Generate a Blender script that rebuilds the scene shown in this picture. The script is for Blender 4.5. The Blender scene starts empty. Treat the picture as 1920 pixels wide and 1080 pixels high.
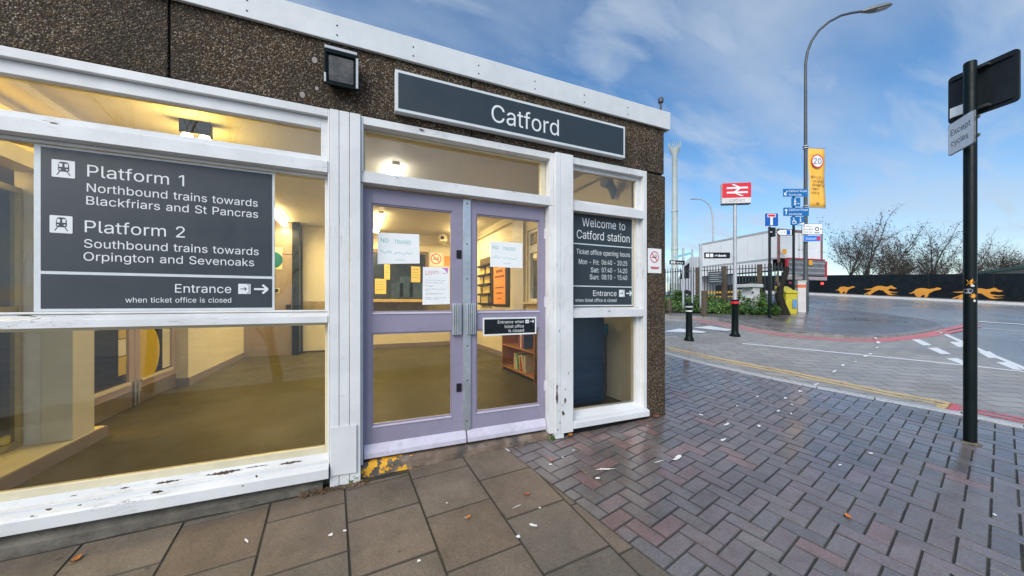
import bpy, math, random
from mathutils import Vector, noise
from mathutils.geometry import delaunay_2d_cdt

scene = bpy.context.scene
COL = scene.collection
rad = math.radians

# ---------------------------------------------------------------- camera
FPX = 670.0                       # focal length in pixels of a 1920 wide frame
HY = 566.0                        # row of the horizon
PSI = math.atan(297 / 670)        # heading, measured from the facade's normal
CS, SN = math.cos(PSI), math.sin(PSI)
DIST = 2.95                       # camera to facade
ZC = 1.30                         # camera height
cam_d = bpy.data.cameras.new("camera")
cam = bpy.data.objects.new("camera", cam_d)
COL.objects.link(cam)
cam.location = (0, -DIST, ZC)
cam.rotation_euler = (rad(90), 0, -PSI)
cam_d.sensor_width = 36
cam_d.lens = 36 * FPX / 1920
cam_d.shift_y = (HY - 540) / 1920
cam_d.clip_start = 0.02
cam_d.clip_end = 2000
scene.camera = cam

# ---------------------------------------------------------------- world, sun, exposure
SUN_EL, SUN_AZ = 36, 226          # azimuth clockwise from +Y (into the building)
world = bpy.data.worlds.new("World")
scene.world = world
world.use_nodes = True
wn, wl = world.node_tree.nodes, world.node_tree.links
wn.clear()
def W(t, **k):
    n = wn.new(t)
    for a, b in k.items():
        setattr(n, a, b)
    return n
wout = W("ShaderNodeOutputWorld")
wbg = W("ShaderNodeBackground")
wbg.inputs[1].default_value = 0.13
sky = W("ShaderNodeTexSky", sky_type='NISHITA', sun_disc=False)
sky.sun_elevation = rad(SUN_EL)
sky.sun_rotation = rad(SUN_AZ)
sky.air_density = 1.0
sky.dust_density = 0.4
sky.ozone_density = 1.6
hs = W("ShaderNodeHueSaturation")
hs.inputs['Saturation'].default_value = 1.28
hs.inputs['Value'].default_value = 1.02
wl.new(sky.outputs[0], hs.inputs['Color'])
tc = W("ShaderNodeTexCoord")
sep = W("ShaderNodeSeparateXYZ")
wl.new(tc.outputs['Generated'], sep.inputs[0])
def WM(op, a, b=None):
    n = W("ShaderNodeMath", operation=op)
    for i, v in enumerate((a, b)):
        if v is None:
            continue
        if isinstance(v, (int, float)):
            n.inputs[i].default_value = v
        else:
            wl.new(v, n.inputs[i])
    return n.outputs[0]
zz = WM('ADD', WM('MAXIMUM', sep.outputs[2], 0.0), 0.22)
com = W("ShaderNodeCombineXYZ")
wl.new(WM('DIVIDE', sep.outputs[0], zz), com.inputs[0])
wl.new(WM('DIVIDE', sep.outputs[1], zz), com.inputs[1])
def cloud(scale, stretch, rot, loc, detail, lo, hi, dist=0.6):
    mp = W("ShaderNodeMapping")
    mp.inputs['Scale'].default_value = stretch
    mp.inputs['Rotation'].default_value = (0, 0, rad(rot))
    mp.inputs['Location'].default_value = loc
    wl.new(com.outputs[0], mp.inputs[0])
    nz = W("ShaderNodeTexNoise")
    nz.inputs['Scale'].default_value = scale
    nz.inputs['Detail'].default_value = detail
    nz.inputs['Roughness'].default_value = 0.52
    nz.inputs['Distortion'].default_value = dist
    wl.new(mp.outputs[0], nz.inputs['Vector'])
    mr = W("ShaderNodeMapRange", interpolation_type='SMOOTHSTEP')
    mr.inputs['From Min'].default_value = lo
    mr.inputs['From Max'].default_value = hi
    wl.new(nz.outputs[0], mr.inputs[0])
    return mr.outputs[0]
c1 = cloud(0.62, (1.0, 1.7, 1), 25, (3.1, 1.7, 0), 7, 0.41, 0.73, 0.3)
c2 = cloud(2.2, (1.0, 2.6, 1), 35, (0.4, 5.2, 0), 6, 0.36, 0.74, 0.4)
cl = WM('MAXIMUM', c1, WM('MULTIPLY', c2, 0.8))
hz = WM('POWER', WM('SUBTRACT', 1.0, WM('MINIMUM', WM('MAXIMUM', sep.outputs[2], 0.0), 1.0)), 5.0)
cl = WM('MINIMUM', WM('ADD', WM('MULTIPLY', cl, 0.84), WM('MULTIPLY', hz, 0.32)), 0.92)
mx = W("ShaderNodeMix", data_type='RGBA')
wl.new(cl, mx.inputs[0])
wl.new(hs.outputs[0], mx.inputs[6])
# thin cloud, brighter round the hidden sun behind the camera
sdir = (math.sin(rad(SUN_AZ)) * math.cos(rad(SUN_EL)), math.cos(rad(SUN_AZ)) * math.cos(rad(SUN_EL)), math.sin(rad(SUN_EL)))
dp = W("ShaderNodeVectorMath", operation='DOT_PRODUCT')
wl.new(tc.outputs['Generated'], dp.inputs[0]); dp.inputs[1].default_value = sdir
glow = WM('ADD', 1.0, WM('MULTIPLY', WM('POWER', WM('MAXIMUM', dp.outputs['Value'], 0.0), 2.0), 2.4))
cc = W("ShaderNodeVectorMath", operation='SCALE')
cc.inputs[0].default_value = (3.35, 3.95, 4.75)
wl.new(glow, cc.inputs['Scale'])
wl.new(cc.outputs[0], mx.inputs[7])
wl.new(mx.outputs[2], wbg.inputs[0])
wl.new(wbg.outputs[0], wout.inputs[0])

sun_d = bpy.data.lights.new("sun", 'SUN')
sun_d.energy = 2.5
sun_d.angle = rad(40)
sun_d.color = (1.0, 0.93, 0.80)
sun = bpy.data.objects.new("sun", sun_d)
COL.objects.link(sun)
sun.location = (-4, -12, 14)
sun.rotation_euler = (rad(90 - SUN_EL), 0, rad(180 - SUN_AZ))

scene.view_settings.view_transform = 'Standard'
scene.view_settings.look = 'None'
scene.view_settings.gamma = 1
scene.view_settings.exposure = 0.34
scene.render.engine = 'CYCLES'
scene.cycles.max_bounces = 8
scene.cycles.diffuse_bounces = 3
scene.cycles.glossy_bounces = 3
scene.cycles.transparent_max_bounces = 16
scene.cycles.use_denoising = True

# ---------------------------------------------------------------- where a pixel of the survey lies in the place
CAM = Vector((0, -DIST, ZC))
A0, AX, AZ = -1.618, -0.0106, 0.0973            # the sloping forecourt, seen from the camera
def ray(px, py):
    x = (px - 960) / FPX
    return Vector((x * CS + SN, -x * SN + CS, (HY - py) / FPX)), x
def G(px, py, dz=0.0):                           # on the ground (raised by dz)
    d, x = ray(px, py)
    return CAM + d * ((A0 + dz) / (d.z - AX * x - AZ))
def F(px, py, y=0.0):                            # on a plane parallel to the facade
    d, x = ray(px, py)
    return CAM + d * ((y + DIST) / d.y)
def XP(px, py, X):                               # on a plane across the facade
    d, x = ray(px, py)
    return CAM + d * (X / d.x)
def HZ(px, py, z):                               # on a level plane
    d, x = ray(px, py)
    return CAM + d * ((z - ZC) / d.z)
def C(px, py, zc):                               # at a given depth
    d, x = ray(px, py)
    return CAM + d * zc
def gz(x, y):
    xc = x * CS - (y + DIST) * SN
    zc = x * SN + (y + DIST) * CS
    zc = min(max(zc, -14.0), 27.0)
    xc = min(max(xc, -30.0), 40.0)
    return ZC + A0 + AX * xc + AZ * zc
def on(x, y, dz=0.0):
    return Vector((x, y, gz(x, y) + dz))

# ---------------------------------------------------------------- mesh builder
# letter outlines: advance, then closed loops of x, y in thousandths
GL = {
    '-': (453, [[337, 244, 337, 188, 114, 188, 114, 244]]),
    '0': (453, [[227, -7, 191, -3, 158, 7, 130, 24, 105, 48, 85, 77, 69, 113, 57, 155, 50, 202, 48, 254, 50, 306, 57, 353, 69, 395, 85, 431, 106, 461, 130, 484, 159, 502, 191, 512, 227, 516, 262, 512, 295, 502, 323, 484, 348, 461, 368, 431, 384, 395, 396, 353, 403, 306, 405, 254, 403, 202, 396, 155, 384, 113, 368, 77, 348, 48, 323, 24, 295, 7, 263, -3], [227, 50, 250, 52, 271, 60, 290, 74, 306, 92, 320, 116, 330, 144, 338, 176, 342, 213, 344, 254, 342, 295, 338, 332, 330, 365, 320, 393, 306, 416, 290, 435, 271, 449, 250, 457, 227, 460, 203, 457, 182, 449, 163, 435, 147, 416, 134, 393, 123, 365, 115, 332, 111, 295, 109, 254, 111, 213, 115, 176, 123, 144, 134, 116, 147, 92, 163, 74, 182, 60, 203, 52]]),
    '1': (400, [[246, 509, 246, 0, 182, 0, 182, 448, 179, 448, 56, 358, 56, 427, 168, 509]]),
    '2': (453, [[64, 0, 64, 47, 234, 229, 252, 248, 282, 282, 294, 298, 303, 312, 311, 327, 316, 341, 319, 356, 320, 371, 319, 389, 315, 405, 308, 419, 298, 431, 287, 441, 273, 449, 258, 455, 241, 458, 224, 460, 205, 458, 188, 454, 172, 447, 159, 438, 148, 427, 139, 413, 132, 398, 128, 381, 127, 362, 66, 362, 68, 391, 75, 418, 86, 442, 102, 464, 121, 482, 143, 496, 168, 507, 196, 513, 225, 516, 254, 513, 281, 507, 306, 497, 328, 482, 346, 465, 361, 445, 372, 423, 379, 398, 381, 372, 380, 354, 377, 336, 371, 318, 363, 299, 351, 280, 336, 259, 317, 235, 294, 209, 267, 180, 153, 60, 153, 57, 389, 57, 389, 0]]),
    '3': (453, [[218, -7, 188, -5, 159, 1, 133, 10, 108, 22, 88, 38, 70, 57, 57, 79, 48, 104, 44, 132, 109, 132, 112, 115, 118, 100, 126, 87, 137, 76, 150, 66, 165, 59, 182, 54, 200, 51, 219, 50, 239, 51, 258, 55, 275, 61, 291, 69, 304, 80, 315, 93, 323, 108, 328, 125, 329, 145, 328, 163, 323, 180, 316, 196, 306, 211, 292, 223, 275, 234, 254, 241, 229, 246, 201, 248, 157, 248, 157, 299, 288, 448, 288, 452, 70, 452, 70, 509, 372, 509, 372, 461, 211, 278, 211, 289, 247, 290, 279, 286, 308, 276, 333, 262, 354, 244, 371, 222, 383, 198, 391, 173, 393, 145, 390, 116, 383, 90, 370, 66, 354, 45, 333, 27, 309, 12, 281, 2, 251, -5]]),
    '4': (453, [[40, 105, 40, 158, 247, 509, 311, 509, 109, 166, 109, 163, 413, 163, 413, 105], [282, 0, 282, 318, 343, 318, 343, 0]]),
    '5': (453, [[221, -7, 192, -5, 165, 1, 140, 11, 118, 25, 99, 41, 83, 60, 71, 82, 63, 105, 60, 130, 122, 130, 125, 115, 130, 102, 138, 89, 148, 78, 160, 68, 173, 60, 188, 54, 204, 51, 221, 50, 241, 51, 259, 56, 276, 64, 291, 75, 304, 89, 314, 104, 322, 122, 326, 141, 328, 162, 326, 183, 321, 203, 314, 221, 303, 237, 290, 251, 275, 262, 257, 270, 238, 275, 218, 277, 201, 276, 184, 273, 167, 268, 152, 262, 139, 255, 128, 246, 67, 253, 96, 509, 366, 509, 366, 452, 151, 452, 134, 301, 136, 301, 148, 311, 162, 318, 178, 325, 194, 330, 212, 333, 229, 334, 252, 332, 274, 328, 294, 321, 313, 311, 330, 299, 345, 285, 358, 269, 370, 251, 379, 231, 386, 210, 390, 187, 391, 163, 388, 132, 381, 102, 369, 76, 352, 52, 332, 32, 309, 15, 282, 3, 253, -4]]),
    '6': (453, [[226, -7, 196, -4, 168, 3, 142, 15, 119, 31, 100, 51, 84, 74, 73, 101, 66, 130, 64, 162, 65, 187, 71, 212, 80, 239, 93, 268, 112, 302, 137, 340, 252, 509, 322, 509, 151, 261, 145, 261, 157, 279, 165, 288, 184, 302, 208, 311, 221, 313, 235, 314, 265, 312, 291, 305, 316, 295, 337, 280, 355, 262, 370, 240, 380, 215, 387, 187, 389, 157, 387, 127, 379, 98, 368, 73, 352, 50, 333, 30, 310, 14, 284, 3, 257, -4], [226, 48, 245, 50, 263, 55, 279, 63, 293, 73, 304, 86, 314, 101, 322, 119, 326, 137, 327, 157, 326, 178, 322, 196, 314, 213, 304, 228, 293, 241, 279, 251, 263, 259, 245, 264, 226, 265, 207, 264, 190, 259, 174, 252, 160, 241, 148, 229, 138, 214, 131, 197, 126, 179, 125, 158, 126, 138, 131, 119, 138, 102, 148, 86, 160, 73, 174, 63, 190, 55, 207, 50]]),
    '7': (453, [[97, 0, 323, 448, 323, 452, 62, 452, 62, 509, 391, 509, 391, 449, 165, 0]]),
    '8': (453, [[226, -7, 193, -5, 163, 1, 136, 11, 111, 25, 91, 42, 74, 62, 62, 84, 54, 109, 52, 135, 53, 156, 58, 176, 65, 195, 75, 212, 87, 228, 101, 241, 117, 252, 134, 260, 153, 265, 153, 267, 129, 276, 109, 289, 93, 308, 80, 330, 73, 354, 70, 380, 73, 405, 79, 429, 90, 450, 106, 469, 124, 485, 146, 498, 170, 508, 197, 514, 226, 516, 255, 514, 282, 508, 306, 498, 328, 485, 346, 469, 361, 450, 373, 429, 379, 405, 382, 380, 379, 354, 372, 330, 359, 308, 343, 289, 323, 276, 300, 267, 300, 265, 319, 260, 335, 252, 351, 241, 365, 228, 377, 212, 387, 195, 395, 176, 399, 156, 401, 135, 398, 109, 391, 84, 378, 62, 362, 42, 341, 25, 317, 11, 289, 1, 259, -5], [226, 49, 248, 50, 267, 54, 285, 60, 300, 69, 313, 79, 323, 91, 331, 106, 335, 121, 337, 139, 335, 157, 330, 173, 322, 189, 312, 202, 298, 213, 283, 223, 265, 230, 247, 234, 226, 235, 206, 234, 187, 230, 169, 223, 154, 213, 140, 202, 130, 189, 122, 173, 117, 157, 115, 139, 117, 121, 121, 106, 129, 91, 139, 79, 152, 69, 167, 60, 185, 54, 205, 50], [226, 290, 244, 291, 260, 294, 274, 300, 287, 308, 298, 318, 307, 330, 314, 344, 318, 359, 319, 376, 318, 392, 314, 407, 308, 420, 299, 432, 288, 442, 275, 449, 260, 455, 244, 459, 226, 460, 208, 459, 192, 455, 177, 449, 164, 442, 153, 432, 145, 420, 138, 407, 134, 392, 133, 376, 134, 359, 138, 344, 145, 330, 154, 318, 165, 308, 178, 300, 193, 294, 209, 291]]),
    '9': (453, [[226, 516, 256, 513, 285, 506, 310, 494, 333, 478, 352, 458, 368, 434, 380, 408, 387, 378, 389, 347, 387, 322, 382, 296, 373, 270, 359, 240, 340, 207, 315, 168, 200, 0, 130, 0, 301, 248, 307, 248, 302, 238, 295, 229, 287, 221, 268, 207, 257, 202, 245, 198, 232, 195, 218, 195, 188, 197, 161, 203, 137, 214, 116, 229, 98, 247, 83, 269, 72, 294, 66, 321, 64, 352, 66, 382, 73, 411, 85, 436, 101, 459, 120, 479, 143, 494, 168, 506, 196, 513], [226, 460, 207, 459, 190, 454, 174, 446, 160, 435, 148, 423, 138, 407, 131, 390, 127, 372, 125, 352, 127, 331, 131, 313, 138, 295, 148, 280, 160, 268, 174, 257, 190, 250, 207, 245, 226, 243, 245, 245, 263, 249, 279, 257, 293, 267, 305, 280, 314, 295, 322, 312, 326, 330, 327, 350, 326, 371, 322, 390, 314, 407, 305, 422, 293, 435, 279, 446, 263, 454, 245, 459]]),
    ':': (188, [[95, -4, 83, -3, 73, 1, 63, 9, 55, 18, 51, 29, 50, 41, 51, 53, 55, 64, 63, 73, 73, 81, 83, 85, 95, 87, 107, 85, 118, 81, 128, 73, 135, 64, 140, 53, 141, 41, 140, 29, 135, 18, 128, 9, 118, 1, 107, -3], [95, 271, 83, 272, 73, 277, 63, 284, 55, 294, 51, 304, 50, 316, 51, 328, 55, 339, 63, 349, 73, 356, 83, 360, 95, 362, 107, 360, 118, 356, 128, 349, 135, 339, 140, 328, 141, 316, 140, 304, 135, 294, 128, 284, 118, 277, 107, 272]]),
    'A': (480, [[16, 0, 201, 509, 276, 509, 463, 0, 395, 0, 287, 302, 272, 346, 232, 478, 245, 478, 233, 437, 222, 402, 213, 371, 204, 345, 191, 302, 85, 0], [110, 142, 110, 199, 370, 199, 370, 142]]),
    'B': (456, [[60, 0, 60, 509, 241, 509, 274, 507, 304, 501, 329, 491, 350, 477, 367, 461, 381, 442, 390, 421, 396, 398, 398, 374, 397, 353, 393, 336, 387, 320, 378, 307, 368, 295, 356, 286, 343, 278, 329, 272, 315, 267, 315, 262, 331, 260, 347, 254, 363, 245, 378, 234, 391, 220, 402, 203, 411, 184, 416, 161, 418, 136, 416, 111, 410, 88, 400, 67, 386, 48, 368, 31, 344, 18, 317, 8, 284, 2, 247, 0], [125, 57, 245, 57, 281, 60, 309, 67, 330, 80, 344, 96, 353, 115, 355, 137, 354, 153, 350, 169, 342, 184, 333, 197, 320, 209, 306, 218, 289, 225, 269, 229, 248, 231, 125, 231], [125, 285, 238, 285, 256, 287, 273, 290, 288, 296, 302, 304, 314, 314, 323, 326, 330, 340, 335, 355, 336, 372, 333, 393, 326, 412, 313, 429, 294, 442, 270, 449, 240, 452, 125, 452]]),
    'C': (510, [[267, -7, 225, -3, 186, 7, 150, 25, 119, 49, 92, 79, 70, 115, 53, 157, 44, 203, 40, 254, 44, 305, 53, 352, 70, 393, 92, 429, 119, 459, 150, 484, 186, 501, 225, 512, 267, 516, 293, 514, 317, 511, 340, 504, 362, 496, 383, 485, 402, 471, 419, 456, 435, 438, 448, 418, 459, 397, 467, 373, 473, 348, 408, 348, 404, 365, 397, 380, 389, 395, 380, 407, 369, 418, 357, 428, 344, 437, 330, 444, 315, 449, 300, 453, 284, 455, 267, 456, 237, 453, 209, 445, 184, 432, 161, 414, 141, 391, 125, 364, 113, 332, 106, 295, 103, 254, 106, 213, 113, 177, 125, 145, 141, 117, 161, 94, 184, 76, 210, 63, 237, 56, 267, 53, 284, 54, 300, 56, 315, 60, 330, 65, 344, 72, 369, 90, 380, 102, 389, 114, 397, 128, 404, 144, 408, 160, 473, 160, 467, 135, 459, 112, 448, 91, 435, 71, 420, 53, 402, 38, 383, 24, 363, 13, 341, 5, 317, -2, 293, -6]]),
    'E': (419, [[60, 0, 60, 509, 372, 509, 372, 452, 125, 452, 125, 286, 355, 286, 355, 229, 125, 229, 125, 57, 375, 57, 375, 0]]),
    'F': (410, [[60, 0, 60, 509, 369, 509, 369, 452, 125, 452, 125, 278, 346, 278, 346, 221, 125, 221, 125, 0]]),
    'I': (190, [[63, 0, 127, 0, 127, 509, 63, 509]]),
    'M': (628, [[60, 0, 60, 509, 152, 509, 277, 187, 284, 170, 322, 49, 307, 49, 311, 59, 352, 187, 476, 509, 568, 509, 568, 0, 504, 0, 504, 327, 505, 340, 505, 383, 506, 398, 506, 428, 507, 443, 507, 457, 513, 457, 498, 409, 456, 291, 342, 0, 286, 0, 170, 291, 134, 392, 112, 457, 119, 457, 119, 444, 120, 430, 120, 401, 121, 386, 121, 342, 122, 328, 122, 0]]),
    'N': (523, [[60, 0, 60, 509, 136, 509, 343, 183, 355, 163, 363, 151, 379, 122, 388, 107, 396, 90, 414, 55, 405, 54, 403, 72, 399, 142, 399, 509, 463, 509, 463, 0, 387, 0, 202, 290, 186, 317, 168, 346, 159, 363, 148, 381, 108, 452, 119, 454, 124, 345, 124, 328, 125, 0]]),
    'O': (533, [[267, -7, 225, -3, 186, 7, 150, 25, 119, 49, 92, 79, 70, 115, 53, 157, 44, 203, 40, 254, 44, 305, 53, 352, 70, 393, 92, 429, 119, 459, 150, 484, 186, 501, 225, 512, 267, 516, 309, 512, 348, 501, 384, 484, 415, 459, 442, 429, 464, 393, 480, 352, 490, 305, 493, 254, 490, 203, 480, 157, 464, 115, 442, 79, 415, 49, 384, 25, 348, 7, 309, -3], [267, 53, 296, 55, 324, 63, 349, 76, 372, 94, 392, 116, 408, 144, 420, 176, 428, 213, 430, 254, 428, 295, 420, 332, 408, 365, 392, 392, 372, 415, 349, 433, 324, 446, 296, 453, 267, 456, 237, 453, 210, 445, 184, 433, 161, 415, 142, 392, 125, 364, 113, 332, 106, 295, 103, 254, 106, 213, 113, 176, 125, 144, 142, 117, 161, 94, 184, 76, 210, 63, 237, 55]]),
    'P': (445, [[60, 0, 60, 509, 235, 509, 272, 506, 305, 499, 332, 487, 356, 471, 375, 452, 390, 430, 400, 404, 407, 377, 409, 348, 407, 318, 400, 291, 390, 265, 375, 243, 356, 223, 332, 207, 305, 195, 272, 188, 235, 186, 109, 186, 109, 242, 233, 242, 257, 244, 279, 248, 297, 256, 312, 266, 324, 279, 333, 294, 339, 310, 343, 328, 344, 348, 343, 367, 339, 385, 333, 402, 324, 416, 312, 428, 297, 439, 279, 446, 257, 451, 232, 452, 125, 452, 125, 0]]),
    'R': (449, [[60, 0, 60, 509, 236, 509, 273, 506, 305, 500, 333, 489, 356, 473, 376, 455, 390, 433, 401, 408, 407, 381, 409, 352, 407, 323, 401, 296, 390, 271, 376, 250, 356, 232, 333, 217, 305, 206, 273, 200, 236, 198, 96, 198, 96, 255, 234, 255, 258, 256, 280, 260, 298, 267, 313, 276, 325, 287, 334, 300, 340, 316, 344, 333, 345, 352, 344, 371, 340, 389, 334, 405, 325, 419, 313, 430, 298, 440, 279, 446, 258, 451, 233, 452, 125, 452, 125, 0], [353, 0, 230, 229, 303, 229, 428, 0]]),
    'S': (447, [[224, -9, 188, -7, 156, -1, 128, 9, 102, 23, 81, 40, 64, 60, 51, 83, 42, 109, 38, 137, 104, 137, 108, 118, 114, 102, 123, 88, 136, 76, 150, 66, 166, 59, 185, 53, 204, 50, 224, 49, 246, 50, 267, 54, 286, 60, 303, 69, 317, 79, 329, 92, 338, 106, 344, 122, 346, 139, 344, 154, 340, 168, 332, 179, 322, 189, 310, 197, 296, 205, 263, 217, 184, 239, 145, 253, 112, 269, 86, 289, 67, 313, 56, 341, 52, 372, 54, 400, 62, 425, 75, 448, 92, 468, 113, 484, 138, 498, 165, 508, 195, 514, 227, 516, 259, 514, 289, 508, 316, 498, 340, 484, 360, 468, 377, 449, 390, 427, 398, 403, 401, 378, 337, 378, 332, 402, 320, 421, 302, 437, 280, 449, 254, 456, 225, 459, 204, 457, 185, 454, 167, 448, 152, 440, 139, 430, 129, 418, 121, 405, 117, 391, 115, 376, 117, 359, 122, 345, 131, 334, 142, 324, 155, 315, 169, 308, 198, 297, 312, 264, 344, 248, 359, 238, 372, 226, 384, 213, 395, 198, 402, 180, 407, 161, 408, 139, 406, 112, 399, 87, 386, 64, 370, 43, 349, 25, 323, 11, 294, 0, 261, -7]]),
    'T': (449, [[32, 452, 32, 509, 417, 509, 417, 452, 257, 452, 257, 0, 193, 0, 193, 452]]),
    'W': (686, [[155, 0, 16, 509, 82, 509, 163, 196, 167, 179, 172, 162, 175, 145, 187, 94, 190, 76, 194, 58, 197, 40, 189, 40, 193, 58, 196, 76, 200, 94, 203, 111, 215, 162, 220, 179, 224, 196, 306, 509, 380, 509, 462, 196, 494, 58, 497, 40, 488, 40, 492, 58, 495, 76, 503, 111, 506, 128, 510, 145, 515, 162, 523, 196, 603, 509, 670, 509, 530, 0, 455, 0, 368, 323, 362, 345, 357, 368, 351, 391, 336, 475, 350, 475, 345, 446, 330, 371, 318, 323, 230, 0]]),
    'a': (389, [[160, -9, 137, -7, 115, -3, 94, 5, 76, 15, 60, 29, 48, 45, 38, 63, 32, 84, 30, 108, 32, 128, 36, 146, 43, 161, 53, 174, 64, 184, 78, 193, 92, 200, 108, 206, 125, 211, 178, 220, 257, 231, 265, 235, 271, 240, 274, 246, 275, 272, 272, 285, 267, 297, 260, 307, 251, 315, 240, 322, 227, 327, 212, 330, 196, 331, 178, 330, 163, 327, 149, 322, 137, 316, 127, 309, 118, 301, 110, 292, 104, 283, 100, 274, 41, 291, 51, 313, 64, 331, 79, 346, 95, 358, 114, 368, 133, 375, 153, 380, 173, 383, 194, 384, 208, 384, 223, 382, 239, 379, 255, 375, 271, 369, 286, 360, 300, 350, 312, 336, 322, 320, 330, 301, 335, 278, 337, 251, 337, 0, 277, 0, 277, 52, 272, 52, 267, 43, 252, 25, 242, 16, 229, 8, 215, 1, 199, -4, 181, -7], [170, 45, 192, 47, 211, 51, 228, 59, 242, 68, 254, 80, 263, 93, 270, 108, 274, 122, 276, 138, 276, 190, 267, 184, 161, 166, 147, 163, 134, 159, 112, 147, 103, 139, 97, 130, 93, 118, 92, 105, 93, 93, 96, 82, 102, 72, 109, 64, 119, 57, 130, 52, 142, 48, 156, 46]]),
    'b': (424, [[229, -8, 208, -7, 189, -3, 172, 4, 159, 12, 147, 21, 123, 50, 118, 59, 112, 59, 112, 0, 53, 0, 53, 509, 114, 509, 114, 319, 118, 319, 137, 346, 158, 364, 171, 373, 188, 379, 207, 383, 229, 384, 259, 382, 287, 374, 313, 361, 335, 342, 354, 320, 370, 293, 381, 261, 388, 227, 390, 189, 388, 151, 381, 116, 370, 84, 355, 57, 336, 34, 313, 16, 288, 3, 260, -6], [220, 47, 242, 49, 262, 55, 279, 66, 294, 80, 306, 97, 316, 117, 323, 139, 327, 163, 328, 189, 327, 215, 323, 239, 316, 261, 307, 281, 295, 298, 280, 311, 262, 322, 243, 328, 220, 330, 198, 328, 178, 322, 161, 312, 147, 299, 134, 282, 125, 263, 118, 241, 114, 216, 113, 189, 114, 162, 118, 138, 125, 115, 135, 95, 147, 78, 162, 65, 179, 55, 198, 49]]),
    'c': (396, [[207, -8, 174, -5, 144, 3, 117, 16, 93, 35, 72, 58, 56, 85, 44, 116, 37, 150, 34, 187, 37, 225, 44, 260, 56, 291, 72, 318, 93, 341, 117, 360, 144, 374, 174, 382, 207, 384, 226, 384, 243, 381, 260, 377, 276, 371, 291, 364, 305, 356, 318, 346, 330, 335, 340, 322, 349, 308, 356, 293, 362, 277, 303, 262, 300, 272, 278, 304, 270, 311, 252, 321, 242, 325, 231, 328, 207, 330, 184, 328, 163, 321, 145, 310, 130, 296, 118, 278, 108, 258, 102, 236, 98, 212, 96, 187, 98, 163, 102, 139, 108, 117, 118, 97, 130, 80, 145, 66, 163, 55, 184, 49, 207, 46, 220, 47, 232, 49, 253, 55, 271, 66, 279, 73, 292, 89, 301, 107, 304, 117, 363, 102, 357, 86, 350, 70, 341, 56, 331, 43, 306, 21, 292, 12, 277, 5, 261, -1, 244, -5, 226, -7]]),
    'd': (424, [[195, -8, 165, -6, 137, 3, 111, 16, 89, 34, 70, 57, 55, 84, 43, 116, 36, 151, 34, 189, 36, 227, 43, 261, 55, 293, 70, 320, 89, 342, 112, 361, 137, 374, 165, 382, 196, 384, 218, 383, 237, 379, 253, 373, 267, 364, 278, 355, 287, 346, 306, 319, 311, 319, 311, 509, 372, 509, 372, 0, 313, 0, 313, 59, 307, 59, 287, 31, 277, 21, 266, 12, 252, 4, 236, -3, 217, -7], [205, 47, 226, 49, 246, 55, 263, 65, 278, 78, 290, 95, 299, 115, 306, 138, 310, 162, 312, 189, 310, 216, 306, 241, 300, 263, 290, 282, 278, 299, 263, 312, 246, 322, 227, 328, 205, 330, 182, 328, 162, 322, 145, 311, 130, 298, 118, 281, 108, 261, 102, 239, 98, 215, 96, 189, 98, 163, 102, 139, 109, 117, 118, 97, 130, 80, 145, 66, 162, 55, 182, 49]]),
    'e': (404, [[212, -8, 177, -5, 145, 3, 117, 16, 92, 35, 72, 58, 56, 85, 44, 116, 37, 150, 34, 187, 36, 224, 44, 258, 55, 290, 71, 317, 91, 340, 115, 359, 142, 373, 172, 382, 205, 384, 226, 383, 246, 380, 266, 374, 285, 366, 303, 355, 319, 341, 334, 324, 347, 305, 357, 282, 365, 256, 370, 227, 371, 194, 371, 169, 75, 169, 75, 221, 338, 221, 310, 202, 308, 226, 304, 248, 298, 269, 288, 286, 277, 301, 263, 314, 246, 323, 227, 328, 205, 330, 183, 328, 164, 323, 146, 313, 131, 301, 119, 286, 109, 270, 102, 251, 97, 231, 96, 211, 96, 178, 98, 151, 102, 127, 110, 106, 121, 88, 135, 73, 151, 61, 169, 53, 190, 48, 212, 46, 227, 47, 241, 49, 254, 53, 265, 58, 276, 65, 294, 82, 306, 105, 365, 91, 358, 72, 348, 55, 335, 39, 320, 26, 302, 14, 283, 4, 261, -3, 237, -7]]),
    'f': (254, [[228, 379, 228, 327, 6, 327, 6, 379], [81, 0, 81, 432, 82, 452, 87, 470, 96, 486, 107, 499, 120, 510, 135, 519, 152, 525, 169, 529, 187, 530, 201, 530, 243, 521, 227, 468, 195, 474, 178, 472, 164, 468, 154, 460, 147, 449, 143, 435, 142, 419, 142, 0]]),
    'g': (425, [[207, -151, 180, -149, 156, -146, 134, -140, 114, -132, 97, -122, 82, -110, 70, -97, 59, -84, 51, -69, 101, -41, 122, -66, 131, -74, 142, -82, 154, -88, 169, -93, 187, -96, 207, -97, 236, -95, 261, -87, 282, -75, 298, -58, 308, -34, 311, -6, 311, 68, 306, 68, 287, 41, 266, 23, 252, 16, 236, 10, 217, 6, 195, 5, 165, 7, 138, 14, 113, 27, 90, 43, 71, 65, 55, 90, 43, 120, 36, 154, 34, 191, 36, 229, 43, 263, 55, 293, 71, 320, 90, 342, 112, 361, 138, 374, 166, 382, 196, 384, 218, 383, 237, 379, 253, 373, 267, 365, 279, 356, 308, 319, 313, 319, 313, 379, 372, 379, 372, -9, 370, -40, 363, -67, 350, -90, 334, -109, 314, -124, 291, -136, 265, -144, 237, -149], [205, 59, 227, 61, 246, 66, 264, 75, 278, 87, 290, 103, 300, 121, 307, 142, 311, 166, 312, 193, 311, 219, 307, 242, 300, 264, 291, 283, 279, 299, 264, 312, 247, 322, 227, 328, 205, 330, 182, 328, 163, 322, 145, 312, 130, 298, 118, 282, 109, 262, 102, 241, 98, 218, 96, 193, 98, 167, 102, 144, 109, 123, 118, 104, 131, 88, 145, 76, 163, 66, 183, 61]]),
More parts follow.
